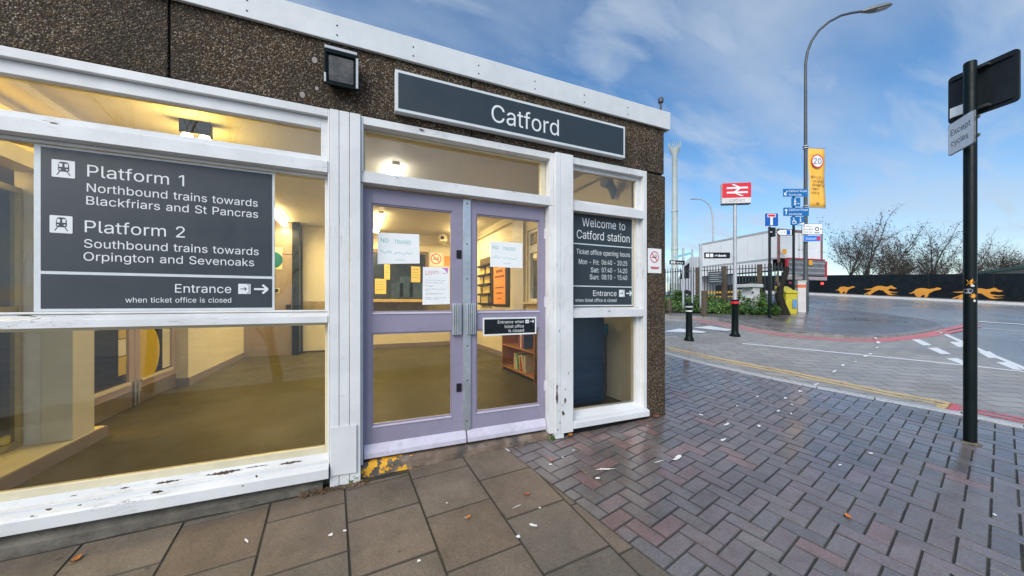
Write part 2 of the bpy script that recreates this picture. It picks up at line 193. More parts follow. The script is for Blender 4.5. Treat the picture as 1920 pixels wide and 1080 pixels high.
    'h': (410, [[114, 227, 114, 0, 53, 0, 53, 509, 114, 509, 114, 287, 102, 287, 116, 319, 132, 344, 152, 362, 175, 374, 200, 382, 227, 384, 252, 383, 275, 377, 295, 369, 313, 356, 328, 340, 341, 321, 350, 298, 355, 271, 357, 240, 357, 0, 296, 0, 296, 235, 293, 263, 286, 286, 273, 304, 256, 318, 235, 326, 210, 329, 192, 328, 176, 324, 161, 317, 147, 308, 136, 297, 126, 283, 119, 266, 115, 248]]),
    'i': (167, [[53, 0, 53, 379, 114, 379, 114, 0], [84, 443, 73, 444, 63, 448, 54, 455, 47, 463, 43, 472, 41, 483, 43, 494, 47, 504, 54, 512, 63, 518, 73, 522, 84, 524, 95, 522, 105, 518, 114, 512, 121, 504, 125, 494, 126, 483, 125, 472, 121, 463, 114, 455, 105, 448, 95, 444]]),
    'k': (381, [[110, 137, 110, 212, 121, 212, 284, 379, 360, 379, 184, 199, 177, 199], [53, 0, 53, 509, 114, 509, 114, 0], [294, 0, 148, 186, 191, 229, 372, 0]]),
    'l': (189, [[139, -2, 112, 0, 91, 8, 74, 20, 62, 37, 55, 59, 53, 84, 53, 509, 114, 509, 114, 83, 120, 62, 126, 57, 135, 53, 170, 54, 181, 3]]),
    'm': (610, [[53, 0, 53, 379, 112, 379, 112, 295, 108, 295, 114, 314, 122, 331, 132, 346, 144, 358, 158, 368, 172, 376, 187, 382, 203, 385, 219, 386, 245, 383, 268, 375, 287, 361, 303, 342, 314, 320, 321, 295, 312, 295, 318, 312, 326, 329, 337, 343, 350, 356, 364, 366, 381, 375, 398, 381, 417, 385, 437, 386, 458, 385, 478, 380, 497, 372, 514, 361, 529, 346, 541, 328, 550, 307, 555, 283, 557, 255, 557, 0, 496, 0, 496, 254, 493, 279, 485, 298, 473, 313, 456, 323, 438, 329, 419, 330, 402, 329, 387, 326, 374, 320, 363, 312, 353, 302, 345, 290, 340, 277, 336, 263, 335, 247, 335, 0, 274, 0, 274, 260, 272, 280, 265, 297, 253, 311, 238, 322, 220, 328, 199, 330, 185, 329, 171, 326, 158, 320, 145, 312, 135, 302, 126, 289, 119, 274, 115, 257, 114, 238, 114, 0]]),
    'n': (410, [[114, 227, 114, 0, 53, 0, 53, 379, 112, 379, 112, 287, 102, 287, 116, 319, 132, 344, 152, 362, 175, 374, 200, 382, 227, 384, 252, 383, 275, 377, 295, 369, 313, 356, 328, 340, 341, 321, 350, 298, 355, 271, 357, 240, 357, 0, 296, 0, 296, 235, 293, 263, 286, 286, 273, 304, 256, 318, 235, 326, 210, 329, 192, 328, 176, 324, 161, 317, 147, 308, 136, 297, 126, 283, 119, 266, 115, 248]]),
    'o': (415, [[207, -8, 174, -5, 144, 3, 117, 16, 93, 35, 72, 58, 56, 85, 44, 116, 37, 150, 34, 187, 37, 225, 44, 260, 56, 291, 72, 318, 93, 341, 117, 360, 144, 374, 174, 382, 207, 384, 241, 382, 271, 374, 299, 360, 323, 341, 343, 318, 359, 291, 371, 260, 379, 225, 381, 187, 379, 150, 371, 116, 359, 85, 343, 58, 323, 35, 299, 16, 271, 3, 241, -5], [207, 46, 231, 49, 252, 55, 270, 66, 285, 80, 298, 97, 307, 117, 314, 139, 318, 163, 319, 187, 318, 212, 314, 236, 307, 258, 298, 278, 285, 296, 270, 310, 252, 321, 231, 328, 207, 330, 184, 328, 163, 321, 145, 310, 130, 296, 118, 278, 108, 258, 102, 236, 98, 212, 96, 187, 98, 163, 102, 139, 108, 117, 118, 97, 130, 80, 145, 66, 163, 55, 184, 49]]),
    'p': (424, [[53, -143, 53, 379, 112, 379, 112, 319, 118, 319, 137, 346, 158, 364, 171, 373, 188, 379, 207, 383, 229, 384, 259, 382, 287, 374, 313, 361, 335, 342, 354, 320, 370, 293, 381, 261, 388, 227, 390, 189, 388, 151, 381, 116, 370, 84, 355, 57, 336, 34, 313, 16, 288, 3, 260, -6, 229, -8, 208, -7, 189, -3, 173, 4, 159, 12, 147, 21, 118, 59, 114, 59, 114, -143], [220, 47, 242, 49, 262, 55, 279, 66, 294, 80, 306, 97, 316, 117, 323, 139, 327, 163, 328, 189, 327, 215, 323, 239, 316, 261, 307, 281, 295, 298, 280, 311, 262, 322, 243, 328, 220, 330, 198, 328, 178, 322, 161, 312, 147, 299, 134, 282, 125, 263, 118, 241, 114, 216, 113, 189, 114, 162, 118, 138, 125, 115, 135, 95, 147, 78, 162, 65, 179, 55, 198, 49]]),
    'r': (259, [[53, 0, 53, 379, 112, 379, 112, 321, 115, 321, 124, 339, 137, 354, 152, 367, 171, 377, 191, 383, 243, 384, 243, 322, 207, 326, 190, 324, 174, 321, 159, 315, 146, 306, 135, 296, 126, 284, 119, 269, 115, 254, 114, 237, 114, 0]]),
    's': (365, [[182, -8, 157, -7, 133, -3, 112, 3, 93, 12, 76, 24, 62, 38, 50, 54, 41, 73, 36, 94, 94, 107, 101, 87, 111, 72, 124, 60, 141, 52, 160, 47, 181, 45, 206, 47, 227, 53, 244, 62, 258, 74, 265, 88, 268, 103, 266, 115, 262, 126, 254, 136, 243, 144, 229, 150, 212, 155, 149, 170, 118, 180, 92, 192, 72, 208, 58, 227, 50, 249, 47, 274, 49, 295, 55, 314, 65, 332, 79, 347, 95, 360, 115, 370, 137, 378, 161, 383, 187, 384, 212, 383, 234, 379, 254, 372, 271, 363, 286, 352, 299, 339, 309, 324, 318, 308, 324, 290, 268, 277, 262, 291, 254, 304, 243, 316, 228, 325, 210, 331, 187, 333, 166, 331, 147, 326, 131, 317, 119, 305, 111, 292, 109, 277, 110, 264, 115, 253, 124, 243, 136, 235, 152, 229, 172, 223, 229, 209, 261, 200, 287, 187, 306, 171, 320, 153, 328, 131, 331, 107, 329, 85, 323, 65, 312, 47, 298, 31, 281, 18, 260, 6, 236, -2, 210, -7]]),
    't': (227, [[204, 379, 204, 327, 6, 327, 6, 379], [65, 471, 126, 471, 126, 98, 127, 83, 130, 70, 136, 61, 144, 55, 156, 51, 202, 54, 213, 2, 168, -4, 138, -1, 113, 7, 92, 21, 77, 41, 68, 64, 65, 93]]),
    'u': (410, [[182, -5, 158, -3, 135, 2, 115, 11, 97, 23, 82, 39, 69, 59, 60, 82, 54, 109, 53, 139, 53, 379, 114, 379, 114, 144, 116, 117, 124, 94, 137, 75, 154, 61, 175, 53, 200, 50, 218, 51, 234, 55, 249, 62, 263, 71, 274, 83, 283, 97, 290, 113, 295, 132, 296, 153, 296, 379, 357, 379, 357, 0, 298, 0, 298, 92, 307, 92, 294, 60, 277, 35, 257, 17, 234, 5, 209, -3]]),
    'v': (389, [[163, 0, 17, 379, 84, 379, 165, 155, 173, 132, 187, 87, 199, 42, 206, 21, 184, 21, 191, 42, 209, 110, 216, 132, 224, 155, 305, 379, 371, 379, 226, 0]]),
    'w': (567, [[138, 0, 23, 379, 87, 379, 133, 214, 140, 190, 154, 137, 161, 107, 168, 75, 175, 41, 165, 41, 172, 74, 186, 135, 192, 163, 252, 379, 316, 379, 362, 214, 368, 189, 382, 136, 388, 106, 395, 75, 402, 41, 391, 41, 406, 106, 420, 163, 480, 379, 545, 379, 429, 0, 368, 0, 319, 172, 309, 207, 305, 225, 295, 262, 291, 280, 281, 318, 277, 338, 291, 338, 281, 299, 277, 280, 267, 243, 263, 225, 248, 172, 199, 0]]),
    'x': (379, [[21, 0, 171, 218, 171, 171, 29, 379, 100, 379, 147, 306, 170, 270, 188, 237, 207, 206, 175, 206, 185, 221, 194, 237, 211, 270, 222, 287, 233, 306, 282, 379, 352, 379, 209, 169, 209, 214, 358, 0, 287, 0, 219, 103, 173, 182, 205, 182, 195, 167, 178, 136, 170, 120, 160, 103, 91, 0]]),
    'y': (389, [[47, -139, 61, -86, 94, -90, 104, -89, 113, -86, 122, -81, 130, -74, 138, -64, 145, -51, 151, -36, 163, -1, 17, 379, 84, 379, 165, 155, 173, 132, 187, 87, 199, 42, 206, 21, 184, 21, 202, 87, 216, 132, 224, 155, 305, 379, 371, 379, 204, -58, 196, -77, 187, -93, 177, -107, 165, -119, 153, -128, 139, -136, 125, -141, 109, -144]]),
}
_gc = {}
def glyph(ch):
    if ch in _gc:
        return _gc[ch]
    adv, loops = GL[ch]
    loops = [list(zip(lp[0::2], lp[1::2])) for lp in loops]
    vs, es = [], []
    for lp in loops:
        b = len(vs)
        vs += [Vector((p[0] / 1000, p[1] / 1000)) for p in lp]
        es += [(b + i, b + (i + 1) % len(lp)) for i in range(len(lp))]
    ov, oe, of, *_r = delaunay_2d_cdt(vs, es, [], 0, 1e-6)
    keep = []
    for f in of:
        c = sum((ov[i] for i in f), Vector((0, 0))) / len(f)
        wnd = 0
        for lp in loops:
            n = len(lp)
            for i in range(n):
                ax, ay = lp[i][0] / 1000, lp[i][1] / 1000
                bx, by = lp[(i + 1) % n][0] / 1000, lp[(i + 1) % n][1] / 1000
                if ay <= c.y < by or by <= c.y < ay:
                    t = (c.y - ay) / (by - ay)
                    if ax + t * (bx - ax) > c.x:
                        wnd += 1 if by > ay else -1
        if wnd:
            keep.append(tuple(f))
    _gc[ch] = (adv / 1000, [(v.x, v.y) for v in ov], keep)
    return _gc[ch]

class Fr:                                        # a flat frame: u across, v up, n out
    def __init__(s, o, u, v):
        s.o, s.u, s.v = Vector(o), Vector(u).normalized(), Vector(v).normalized()
        s.n = s.u.cross(s.v)
    def P(s, a, b, c=0.0):
        return s.o + s.u * a + s.v * b + s.n * c
WORLD = Fr((0, 0, 0), (1, 0, 0), (0, 1, 0))
def FA(y):
    return Fr((0, y, 0), (1, 0, 0), (0, 0, 1))

AXF = Fr((0, 0, 0), (0, -1, 0), (0, 0, 1))     # a section across the front: u outward, v up, extruded along +X
AXF.n = Vector((1, 0, 0))

class MB:
    def __init__(s):
        s.v, s.f, s.t = [], [], []
        s.tint = None
    def face(s, idx, tint=None):
        s.f.append(tuple(idx)); s.t.append(tint or s.tint or (1, 1, 1, 1))
    def add(s, pts):
        b = len(s.v); s.v += [Vector(p) for p in pts]; return b
    def quad(s, a, b, c, d, tint=None):
        k = s.add((a, b, c, d)); s.face((k, k + 1, k + 2, k + 3), tint)
    def ngon(s, pts, tint=None):
        k = s.add(pts); s.face(range(k, k + len(pts)), tint)
    def hexa(s, p):                               # 8 points: bottom ring, top ring
        k = s.add(p)
        for q in ((0, 3, 2, 1), (4, 5, 6, 7), (0, 1, 5, 4), (1, 2, 6, 5), (2, 3, 7, 6), (3, 0, 4, 7)):
            s.face([k + i for i in q])
        return s
    def box(s, x0, x1, y0, y1, z0, z1):
        return s.hexa([(x0, y0, z0), (x1, y0, z0), (x1, y1, z0), (x0, y1, z0),
                       (x0, y0, z1), (x1, y0, z1), (x1, y1, z1), (x0, y1, z1)])
    def slab(s, fr, u0, u1, v0, v1, c0, c1):
        return s.hexa([fr.P(a, b, c) for c in (c0, c1) for a, b in ((u0, v0), (u1, v0), (u1, v1), (u0, v1))])
    def prism(s, fr, pts, c0, c1):                # pts counter-clockwise in the frame
        n = len(pts)
        ar = sum(pts[i][0] * pts[(i + 1) % n][1] - pts[(i + 1) % n][0] * pts[i][1] for i in range(n))
        if ar < 0:
            pts = pts[::-1]
        k = s.add([fr.P(a, b, c0) for a, b in pts] + [fr.P(a, b, c1) for a, b in pts])
        s.face([k + i for i in range(n)][::-1])
        s.face([k + n + i for i in range(n)])
        for i in range(n):
            j = (i + 1) % n
            s.face((k + i, k + j, k + n + j, k + n + i))
        return s
    def rrect(s, fr, u0, u1, v0, v1, r, c0, c1, seg=4):
        pts = []
        for cx, cy, a0 in ((u1 - r, v0 + r, -90), (u1 - r, v1 - r, 0), (u0 + r, v1 - r, 90), (u0 + r, v0 + r, 180)):
            for i in range(seg + 1):
                a = rad(a0 + 90 * i / seg)
                pts.append((cx + r * math.cos(a), cy + r * math.sin(a)))
        return s.prism(fr, pts, c0, c1)
    def disc(s, fr, u, v, r, c0, c1, n=28, ry=None):
        return s.prism(fr, [(u + r * math.cos(2 * math.pi * i / n), v + (ry or r) * math.sin(2 * math.pi * i / n)) for i in range(n)], c0, c1)
    def ring(s, fr, u, v, r0, r1, c, n=32):
        k = s.add([fr.P(u + r * math.cos(2 * math.pi * i / n), v + r * math.sin(2 * math.pi * i / n), c) for r in (r0, r1) for i in range(n)])
        for i in range(n):
            j = (i + 1) % n
            s.face((k + i, k + n + i, k + n + j, k + j))
        return s
    def flat(s, fr, pts, c):                      # flat polygon, may be concave
        vs = [Vector(p) for p in pts]
        es = [(i, (i + 1) % len(vs)) for i in range(len(vs))]
        ov, oe, of, *_r = delaunay_2d_cdt(vs, es, [tuple(range(len(vs)))], 1, 1e-6)
        k = s.add([fr.P(p.x, p.y, c) for p in ov])
        for f in of:
            s.face([k + i for i in f])
        return s
    def bar(s, fr, a, b, w, c):                   # flat stroke
        a, b = Vector(a), Vector(b)
        d = (b - a).normalized() * (w / 2)
        n = Vector((-d.y, d.x))
        k = s.add([fr.P(*(q), c) for q in (a - n, b - n, b + n, a + n)])
        s.face((k, k + 1, k + 2, k + 3))
        return s
    def text(s, fr, txt, u0, v, h, c=0.0015, u1=None, align='l', slope=0.0, sy=1.0):
        sy_ = h / 0.509
        x, items, lo, hi = 0.0, [], 9, -9
        for ch in txt:
            if ch == ' ':
                x += 0.24; continue
            adv, vs, fs = glyph(ch)
            items.append((x, vs, fs))
            lo = min(lo, x + min(p[0] for p in vs)); hi = max(hi, x + max(p[0] for p in vs))
            x += adv
        sx = (u1 - u0) / (hi - lo) if u1 is not None else sy_
        off = u0
        if u1 is None and align == 'c':
            off = u0 - (hi - lo) * sx / 2
        if u1 is None and align == 'r':
            off = u0 - (hi - lo) * sx
        for x, vs, fs in items:
            k = s.add([fr.P(off + (x + p[0] - lo) * sx, v + p[1] * sy_ + slope * (x + p[0] - lo) * sx, c) for p in vs])
            for f in fs:
                s.face([k + i for i in f])
        return s
    def tube(s, p0, p1, r0, r1=None, n=16, cap=True):
        return s.path([p0, p1], [r0, r0 if r1 is None else r1], n, cap)
    def path(s, pts, rs, n=12, cap=True):
        pts = [Vector(p) for p in pts]
        ref = None
        rings = []
        for i, p in enumerate(pts):
            a, b = pts[max(i - 1, 0)], pts[min(i + 1, len(pts) - 1)]
            d = (b - a).normalized()
            if ref is None:
                ref = Vector((1, 0, 0)) if abs(d.x) < 0.8 else Vector((0, 1, 0))
            u = (ref - d * ref.dot(d)).normalized()
            ref = u
            w = d.cross(u)
            rings.append(s.add([p + (u * math.cos(2 * math.pi * j / n) + w * math.sin(2 * math.pi * j / n)) * rs[i] for j in range(n)]))
        for a, b in zip(rings, rings[1:]):
            for j in range(n):
                k = (j + 1) % n
                s.face((a + j, a + k, b + k, b + j))
        if cap:
            s.face([rings[0] + j for j in range(n)][::-1])
            s.face([rings[-1] + j for j in range(n)])
        return s
    def lathe(s, base, prof, n=24):               # prof: (radius, height)
        base = Vector(base)
        return s.path([base + Vector((0, 0, h)) for r, h in prof], [max(r, 1e-4) for r, h in prof], n)
    def build(s, name, mat, parent=None, bevel=0.0, smooth=False, seg=2):
        me = bpy.data.meshes.new(name)
        org = ORG.get(parent.name, Vector((0, 0, 0))) if parent else Vector((0, 0, 0))
        me.from_pydata([v - org for v in s.v], [], s.f)
        if any(t != (1, 1, 1, 1) for t in s.t):
            at = me.attributes.new("tint", 'FLOAT_COLOR', 'FACE')
            at.data.foreach_set('color', [c for t in s.t for c in t])
        me.materials.append(mat)
        me.validate()
        o = bpy.data.objects.new(name, me)
        COL.objects.link(o)
        if parent:
            o.parent = parent
        ORG[o.name] = org
        if smooth:
            me.polygons.foreach_set('use_smooth', [True] * len(me.polygons))
            me.update()
            md = o.modifiers.new("edges", 'EDGE_SPLIT'); md.split_angle = rad(40)
        if bevel:
            md = o.modifiers.new("bevel", 'BEVEL'); md.width = bevel; md.segments = seg; md.limit_method = 'ANGLE'; md.angle_limit = rad(40)
            md.harden_normals = False
        return o
    def build_each(s, name, mat, parent=None, **k):
        """every separate piece becomes a part of its own"""
        par = list(range(len(s.v)))
        def fd(i):
            while par[i] != i:
                par[i] = par[par[i]]; i = par[i]
            return i
        for q in s.f:
            for i in q[1:]:
                par[fd(i)] = fd(q[0])
        gr = {}
        for q, t in zip(s.f, s.t):
            gr.setdefault(fd(q[0]), []).append((q, t))
        out = []
        for fs in gr.values():
            m = MB(); mp = {}
            for q, t in fs:
                for i in q:
                    if i not in mp:
                        mp[i] = m.add([s.v[i]])
                m.face([mp[i] for i in q], t)
            out.append(m.build(name, mat, parent, **k))
        return out
ORG = {}
def thing(name, label, cat, loc=(0, 0, 0), group=None):
    o = bpy.data.objects.new(name, None)
    o.empty_display_size = 0.2
    COL.objects.link(o)
    o.location = loc
    ORG[o.name] = Vector(loc)
    o["label"] = label; o["category"] = cat
    if group:
        o["group"] = group
    return o
def tag(o, label, cat, group=None, kind=None):
    o["label"] = label; o["category"] = cat
    if group:
        o["group"] = group
    if kind:
        o["kind"] = kind
    return o
def struct(o, kind="structure"):
    o["kind"] = kind
    return o

# ---------------------------------------------------------------- materials
def lin(c):
    c = c / 255
    return c / 12.92 if c <= 0.04045 else ((c + 0.055) / 1.055) ** 2.4
def S(r, g, b):
    return (lin(r), lin(g), lin(b))
class NT:
    def __init__(s, name):
        s.m = bpy.data.materials.new(name); s.m.use_nodes = True
        s.n, s.l = s.m.node_tree.nodes, s.m.node_tree.links
        s.b = s.n["Principled BSDF"]
        s.out = s.n["Material Output"]
        s.tc = s.n.new("ShaderNodeTexCoord")
        s.co = s.tc.outputs['Object']
    def new(s, t, **k):
        n = s.n.new(t)
        for a, b in k.items():
            setattr(n, a, b)
        return n
    def set(s, sock, v):
        if hasattr(v, 'is_linked') or hasattr(v, 'links'):
            s.l.new(v, sock)
        else:
            sock.default_value = v
    def math(s, op, a, b=None, clamp=False):
        n = s.new("ShaderNodeMath", operation=op, use_clamp=clamp)
        s.set(n.inputs[0], a)
        if b is not None:
            s.set(n.inputs[1], b)
        return n.outputs[0]
    def map(s, scale=(1, 1, 1), rot=(0, 0, 0), loc=(0, 0, 0), src=None):
        n = s.new("ShaderNodeMapping")
        n.inputs['Scale'].default_value = scale; n.inputs['Rotation'].default_value = rot; n.inputs['Location'].default_value = loc
        s.l.new(src or s.co, n.inputs[0])
        return n.outputs[0]
    def noise(s, scale, detail=4, rough=0.55, vec=None, dist=0.0):
        n = s.new("ShaderNodeTexNoise")
        n.inputs['Scale'].default_value = scale; n.inputs['Detail'].default_value = detail
        n.inputs['Roughness'].default_value = rough; n.inputs['Distortion'].default_value = dist
        s.l.new(vec or s.co, n.inputs['Vector'])
        return n.outputs[0]
    def vor(s, scale, feature='F1', vec=None):
        n = s.new("ShaderNodeTexVoronoi", feature=feature)
        n.inputs['Scale'].default_value = scale
        s.l.new(vec or s.co, n.inputs['Vector'])
        return n
    def rng(s, v, a, b, c=0.0, d=1.0):
        n = s.new("ShaderNodeMapRange", interpolation_type='SMOOTHSTEP')
        s.l.new(v, n.inputs[0])
        n.inputs[1].default_value = a; n.inputs[2].default_value = b; n.inputs[3].default_value = c; n.inputs[4].default_value = d
        return n.outputs[0]
    def mix(s, f, a, b, blend='MIX'):
        n = s.new("ShaderNodeMix", data_type='RGBA', blend_type=blend)
        s.set(n.inputs[0], f)
        for sock, v in ((n.inputs[6], a), (n.inputs[7], b)):
            if isinstance(v, tuple):
                sock.default_value = (*v[:3], 1)
            else:
                s.l.new(v, sock)
        return n.outputs[2]
    def ramp(s, v, stops):
        n = s.new("ShaderNodeValToRGB")
        e = n.color_ramp.elements
        while len(e) < len(stops):
            e.new(0.5)
        for el, (p, c) in zip(e, stops):
            el.position = p; el.color = (*c, 1)
        s.l.new(v, n.inputs[0])
        return n.outputs[0]
    def bump(s, h, strength=0.3, dist=0.01):
        n = s.new("ShaderNodeBump")
        n.inputs['Strength'].default_value = strength; n.inputs['Distance'].default_value = dist
        s.l.new(h, n.inputs['Height'])
        s.l.new(n.outputs[0], s.b.inputs['Normal'])
    def attr(s, name):
        n = s.new("ShaderNodeAttribute"); n.attribute_name = name
        return n.outputs['Color']
    def done(s, col=None, rough=None, metal=None, spec=None):
        if col is not None:
            s.set(s.b.inputs['Base Color'], (*col[:3], 1) if isinstance(col, tuple) else col)
        if rough is not None:
            s.set(s.b.inputs['Roughness'], rough)
        if metal is not None:
            s.b.inputs['Metallic'].default_value = metal
        if spec is not None:
            s.b.inputs['Specular IOR Level'].default_value = spec
        return s.m
_pm = {}
def paint(name, col, rough=0.45, var=0.16, scale=5, metal=0.0, bump=0.0, bscale=80, dirt=0.0):
    """plain coat with uneven tone, a little dirt and uneven gloss"""
    t = NT(name)
    n1 = t.noise(scale, 6)
    n2 = t.noise(scale * 7, 5)
    f = t.math('ADD', t.math('MULTIPLY', n1, 0.65), t.math('MULTIPLY', n2, 0.35))
    c = t.mix(t.rng(f, 0.32, 0.68), tuple(x * (1 - var) for x in col), tuple(min(1, x * (1 + var * 0.7)) for x in col))
    if dirt:
        d = t.rng(t.noise(scale * 2.3, 8, 0.7), 0.52, 0.78, 0, dirt)
        c = t.mix(d, c, tuple(x * 0.35 + 0.01 for x in col))
    r = t.rng(n2, 0.3, 0.7, rough * 0.82, min(1, rough * 1.2))
    if bump:
        t.bump(t.noise(bscale, 5), bump, 0.004)
    if max(col) < 0.03:
        t.b.inputs['Specular IOR Level'].default_value = 0.14
    return t.done(c, r, metal)
def aged_white(name, col=(0.68, 0.69, 0.70), chip=0.5, axis=(1, 1, 1)):
    """old gloss on timber: hairline cracks along the grain, chips to dark wood, dirt"""
    t = NT(name)
    grain = t.map(axis)
    c = t.mix(t.rng(t.noise(3.2, 5), 0.35, 0.7), tuple(x * 0.88 for x in col), col)
    c = t.mix(t.rng(t.noise(22, 6, 0.7), 0.56, 0.78, 0, 0.5), c, (0.42, 0.40, 0.36))
    ck = t.noise(34, 7, 0.62, grain, 0.35)
    cr = t.math('ABSOLUTE', t.math('SUBTRACT', ck, 0.5))
    crk = t.math('MULTIPLY', t.rng(cr, 0.0, 0.013, 1, 0), t.rng(t.noise(2.1, 3), 0.53, 0.66))
    c = t.mix(t.math('MULTIPLY', crk, 0.75), c, (0.10, 0.085, 0.07))
    g2 = t.map(tuple(0.35 + 0.65 * a for a in axis), (0, 0, 0), (4.1, 1.7, 9.2))
    ch = t.math('MULTIPLY', t.noise(24, 9, 0.62, g2), t.rng(t.noise(1.7, 2, 0.5, t.map(loc=(3, 8, 1))), 0.38, 0.72))
    chm = t.rng(ch, 0.60 - 0.10 * chip, 0.62 - 0.10 * chip)
    c = t.mix(chm, c, t.mix(t.noise(60, 3), (0.05, 0.035, 0.025), (0.16, 0.11, 0.075)))
    h = t.math('SUBTRACT', t.math('MULTIPLY', t.noise(70, 4, 0.6, grain), 0.25), t.math('ADD', chm, t.math('MULTIPLY', crk, 0.5)))
    t.bump(h, 0.35, 0.003)
    return t.done(c, t.rng(t.noise(9, 4), 0.3, 0.7, 0.34, 0.6))
def glass(name, tint=(0.93, 0.96, 0.94), refl=1.0, smear=0.02):
    t = NT(name)
    tr = t.new("ShaderNodeBsdfTransparent"); tr.inputs[0].default_value = (*tint, 1)
    gl = t.new("ShaderNodeBsdfGlossy"); gl.inputs['Roughness'].default_value = 0.005
    fr = t.new("ShaderNodeFresnel"); fr.inputs['IOR'].default_value = 1.5
    df = t.new("ShaderNodeBsdfDiffuse"); df.inputs[0].default_value = (0.6, 0.62, 0.6, 1)
    m1 = t.new("ShaderNodeMixShader"); m2 = t.new("ShaderNodeMixShader")
    t.l.new(t.math('MULTIPLY', fr.outputs[0], refl, True), m1.inputs[0])
    t.l.new(tr.outputs[0], m1.inputs[1]); t.l.new(gl.outputs[0], m1.inputs[2])
    sm = t.rng(t.noise(7, 6, 0.7, t.map((1, 1, 0.4))), 0.45, 0.85, smear * 0.3, smear * 2.0)
    t.l.new(sm, m2.inputs[0]); t.l.new(m1.outputs[0], m2.inputs[1]); t.l.new(df.outputs[0], m2.inputs[2])
    t.l.new(m2.outputs[0], t.out.inputs[0])
    t.n.remove(t.b)
    return t.m
def emit(name, col, strength):
    t = NT(name)
    t.b.inputs['Emission Color'].default_value = (*col, 1)
    t.b.inputs['Emission Strength'].default_value = strength
    return t.done(col, 0.5)

def pebble_mat():
    t = NT("exposed_aggregate")
    w = t.math('MULTIPLY', t.noise(9, 3), 0.25)
    v = t.vor(105); v.inputs['Randomness'].default_value = 1.0
    v2 = t.vor(210)
    sp = t.new("ShaderNodeSeparateColor"); t.l.new(v.outputs['Color'], sp.inputs[0])
    col = t.ramp(sp.outputs[0], [(0.0, (0.034, 0.018, 0.008)), (0.35, (0.078, 0.044, 0.020)), (0.62, (0.135, 0.08, 0.038)), (0.85, (0.21, 0.14, 0.075)), (0.97, (0.45, 0.38, 0.28))])
    grout = t.rng(v.outputs['Distance'], 0.30, 0.62)
    col = t.mix(t.math('MULTIPLY', grout, 0.85), col, (0.032, 0.027, 0.022))
    sp2 = t.new("ShaderNodeSeparateColor"); t.l.new(v2.outputs['Color'], sp2.inputs[0])
    fleck = t.rng(sp2.outputs[1], 0.93, 0.96)
    col = t.mix(t.math('MULTIPLY', fleck, 0.6), col, (0.5, 0.46, 0.4))
    stain = t.rng(t.noise(1.3, 6, 0.6), 0.42, 0.66)
    col = t.mix(t.math('MULTIPLY', stain, 0.5), col, (0.018, 0.016, 0.013))
    h = t.math('SUBTRACT', 1.0, v.outputs['Distance'])
    t.bump(h, 0.9, 0.006)
    return t.done(t.mix(1.0, col, (0.82, 0.80, 0.77), 'MULTIPLY'), 0.8, 0, 0.25)

def paver_mat(name, attr_scale, wet, rough=(0.2, 0.5), speck=0.35, rust=0.0):
    t = NT(name)
    a = t.attr("tint")
    n = t.noise(90, 5, 0.7); n2 = t.noise(6, 5); n3 = t.noise(0.9, 3)
    c = t.mix(1.0, a, t.mix(t.rng(n, 0.3, 0.75), (0.70, 0.70, 0.70), (1.25, 1.25, 1.25)), 'MULTIPLY')
    c = t.mix(t.rng(t.noise(260, 2), 0.62, 0.72, 0, speck), c, (0.30, 0.29, 0.28))
    if rust:
        rm = t.rng(t.noise(13, 4, 0.55, t.map(loc=(5, 2, 0))), 0.52, 0.66, 0, rust)
        c = t.mix(rm, c, (0.17, 0.085, 0.07))
    c = t.mix(t.rng(n2, 0.35, 0.75, 0.0, 0.5), c, t.mix(1.0, c, (0.60, 0.61, 0.62), 'MULTIPLY'))
    c = t.mix(t.rng(t.noise(2.4, 7, 0.65, t.map(loc=(9, 4, 2))), 0.5, 0.72, 0, 0.45), c, t.mix(1.0, c, (0.55, 0.54, 0.47), 'MULTIPLY'))
    gv = t.vor(4.2); gs = t.new("ShaderNodeSeparateColor"); t.l.new(gv.outputs['Color'], gs.inputs[0])
    spot = t.rng(t.math('ADD', gv.outputs['Distance'], t.math('MULTIPLY', t.noise(45, 3), 0.05)), 0.085, 0.105, 1, 0)
    c = t.mix(t.math('MULTIPLY', spot, t.rng(gs.outputs[0], 0.62, 0.64, 0, 0.55)), c, (0.035, 0.033, 0.030))
    c = t.mix(t.math('MULTIPLY', spot, t.rng(gs.outputs[1], 0.80, 0.82, 0, 0.30)), c, (0.36, 0.35, 0.32))
    c = t.mix(t.rng(t.noise(1.1, 8, 0.7, t.map(loc=(1, 7, 3))), 0.48, 0.74, 0, 0.5), c, t.mix(1.0, c, (0.50, 0.50, 0.47), 'MULTIPLY'))
    r = t.math('ADD', t.rng(n3, 0.35, 0.65, rough[0], rough[1]), t.math('MULTIPLY', t.math('SUBTRACT', n2, 0.5), 0.22))
    t.bump(t.math('ADD', t.math('MULTIPLY', n, 0.6), t.math('MULTIPLY', n2, 0.6)), 0.22, 0.004)
    return t.done(c, r, 0, wet)

M = {}
M['white'] = aged_white("old_white_gloss", chip=-0.1, axis=(0.06, 1, 1))
M['white_v'] = aged_white("old_white_gloss_upright", chip=-0.6, axis=(1, 1, 0.05))
M['white_chip'] = aged_white("flaking_white_gloss", chip=0.2, axis=(0.12, 1, 1))
M['white_chip_v'] = aged_white("flaking_white_gloss_upright", chip=0.2, axis=(1, 1, 0.1))
M['cream'] = paint("cream_gloss", (0.62, 0.56, 0.40), 0.4, 0.1, 2)
M['pebble'] = pebble_mat()
M['lilac'] = paint("lilac_door_paint", S(137, 131, 152), 0.42, 0.09, 2.2, bump=0.12, bscale=60, dirt=0.28)
M['lilac_worn'] = paint("worn_lilac_paint", S(196, 191, 207), 0.5, 0.1, 6, bump=0.2, bscale=50, dirt=0.5)
M['steel'] = paint("brushed_aluminium", (0.52, 0.54, 0.57), 0.38, 0.18, 4, metal=0.85, dirt=0.25)
M['fascia'] = paint("pale_grey_fascia", (0.60, 0.62, 0.63), 0.4, 0.08, 1.5, dirt=0.22)
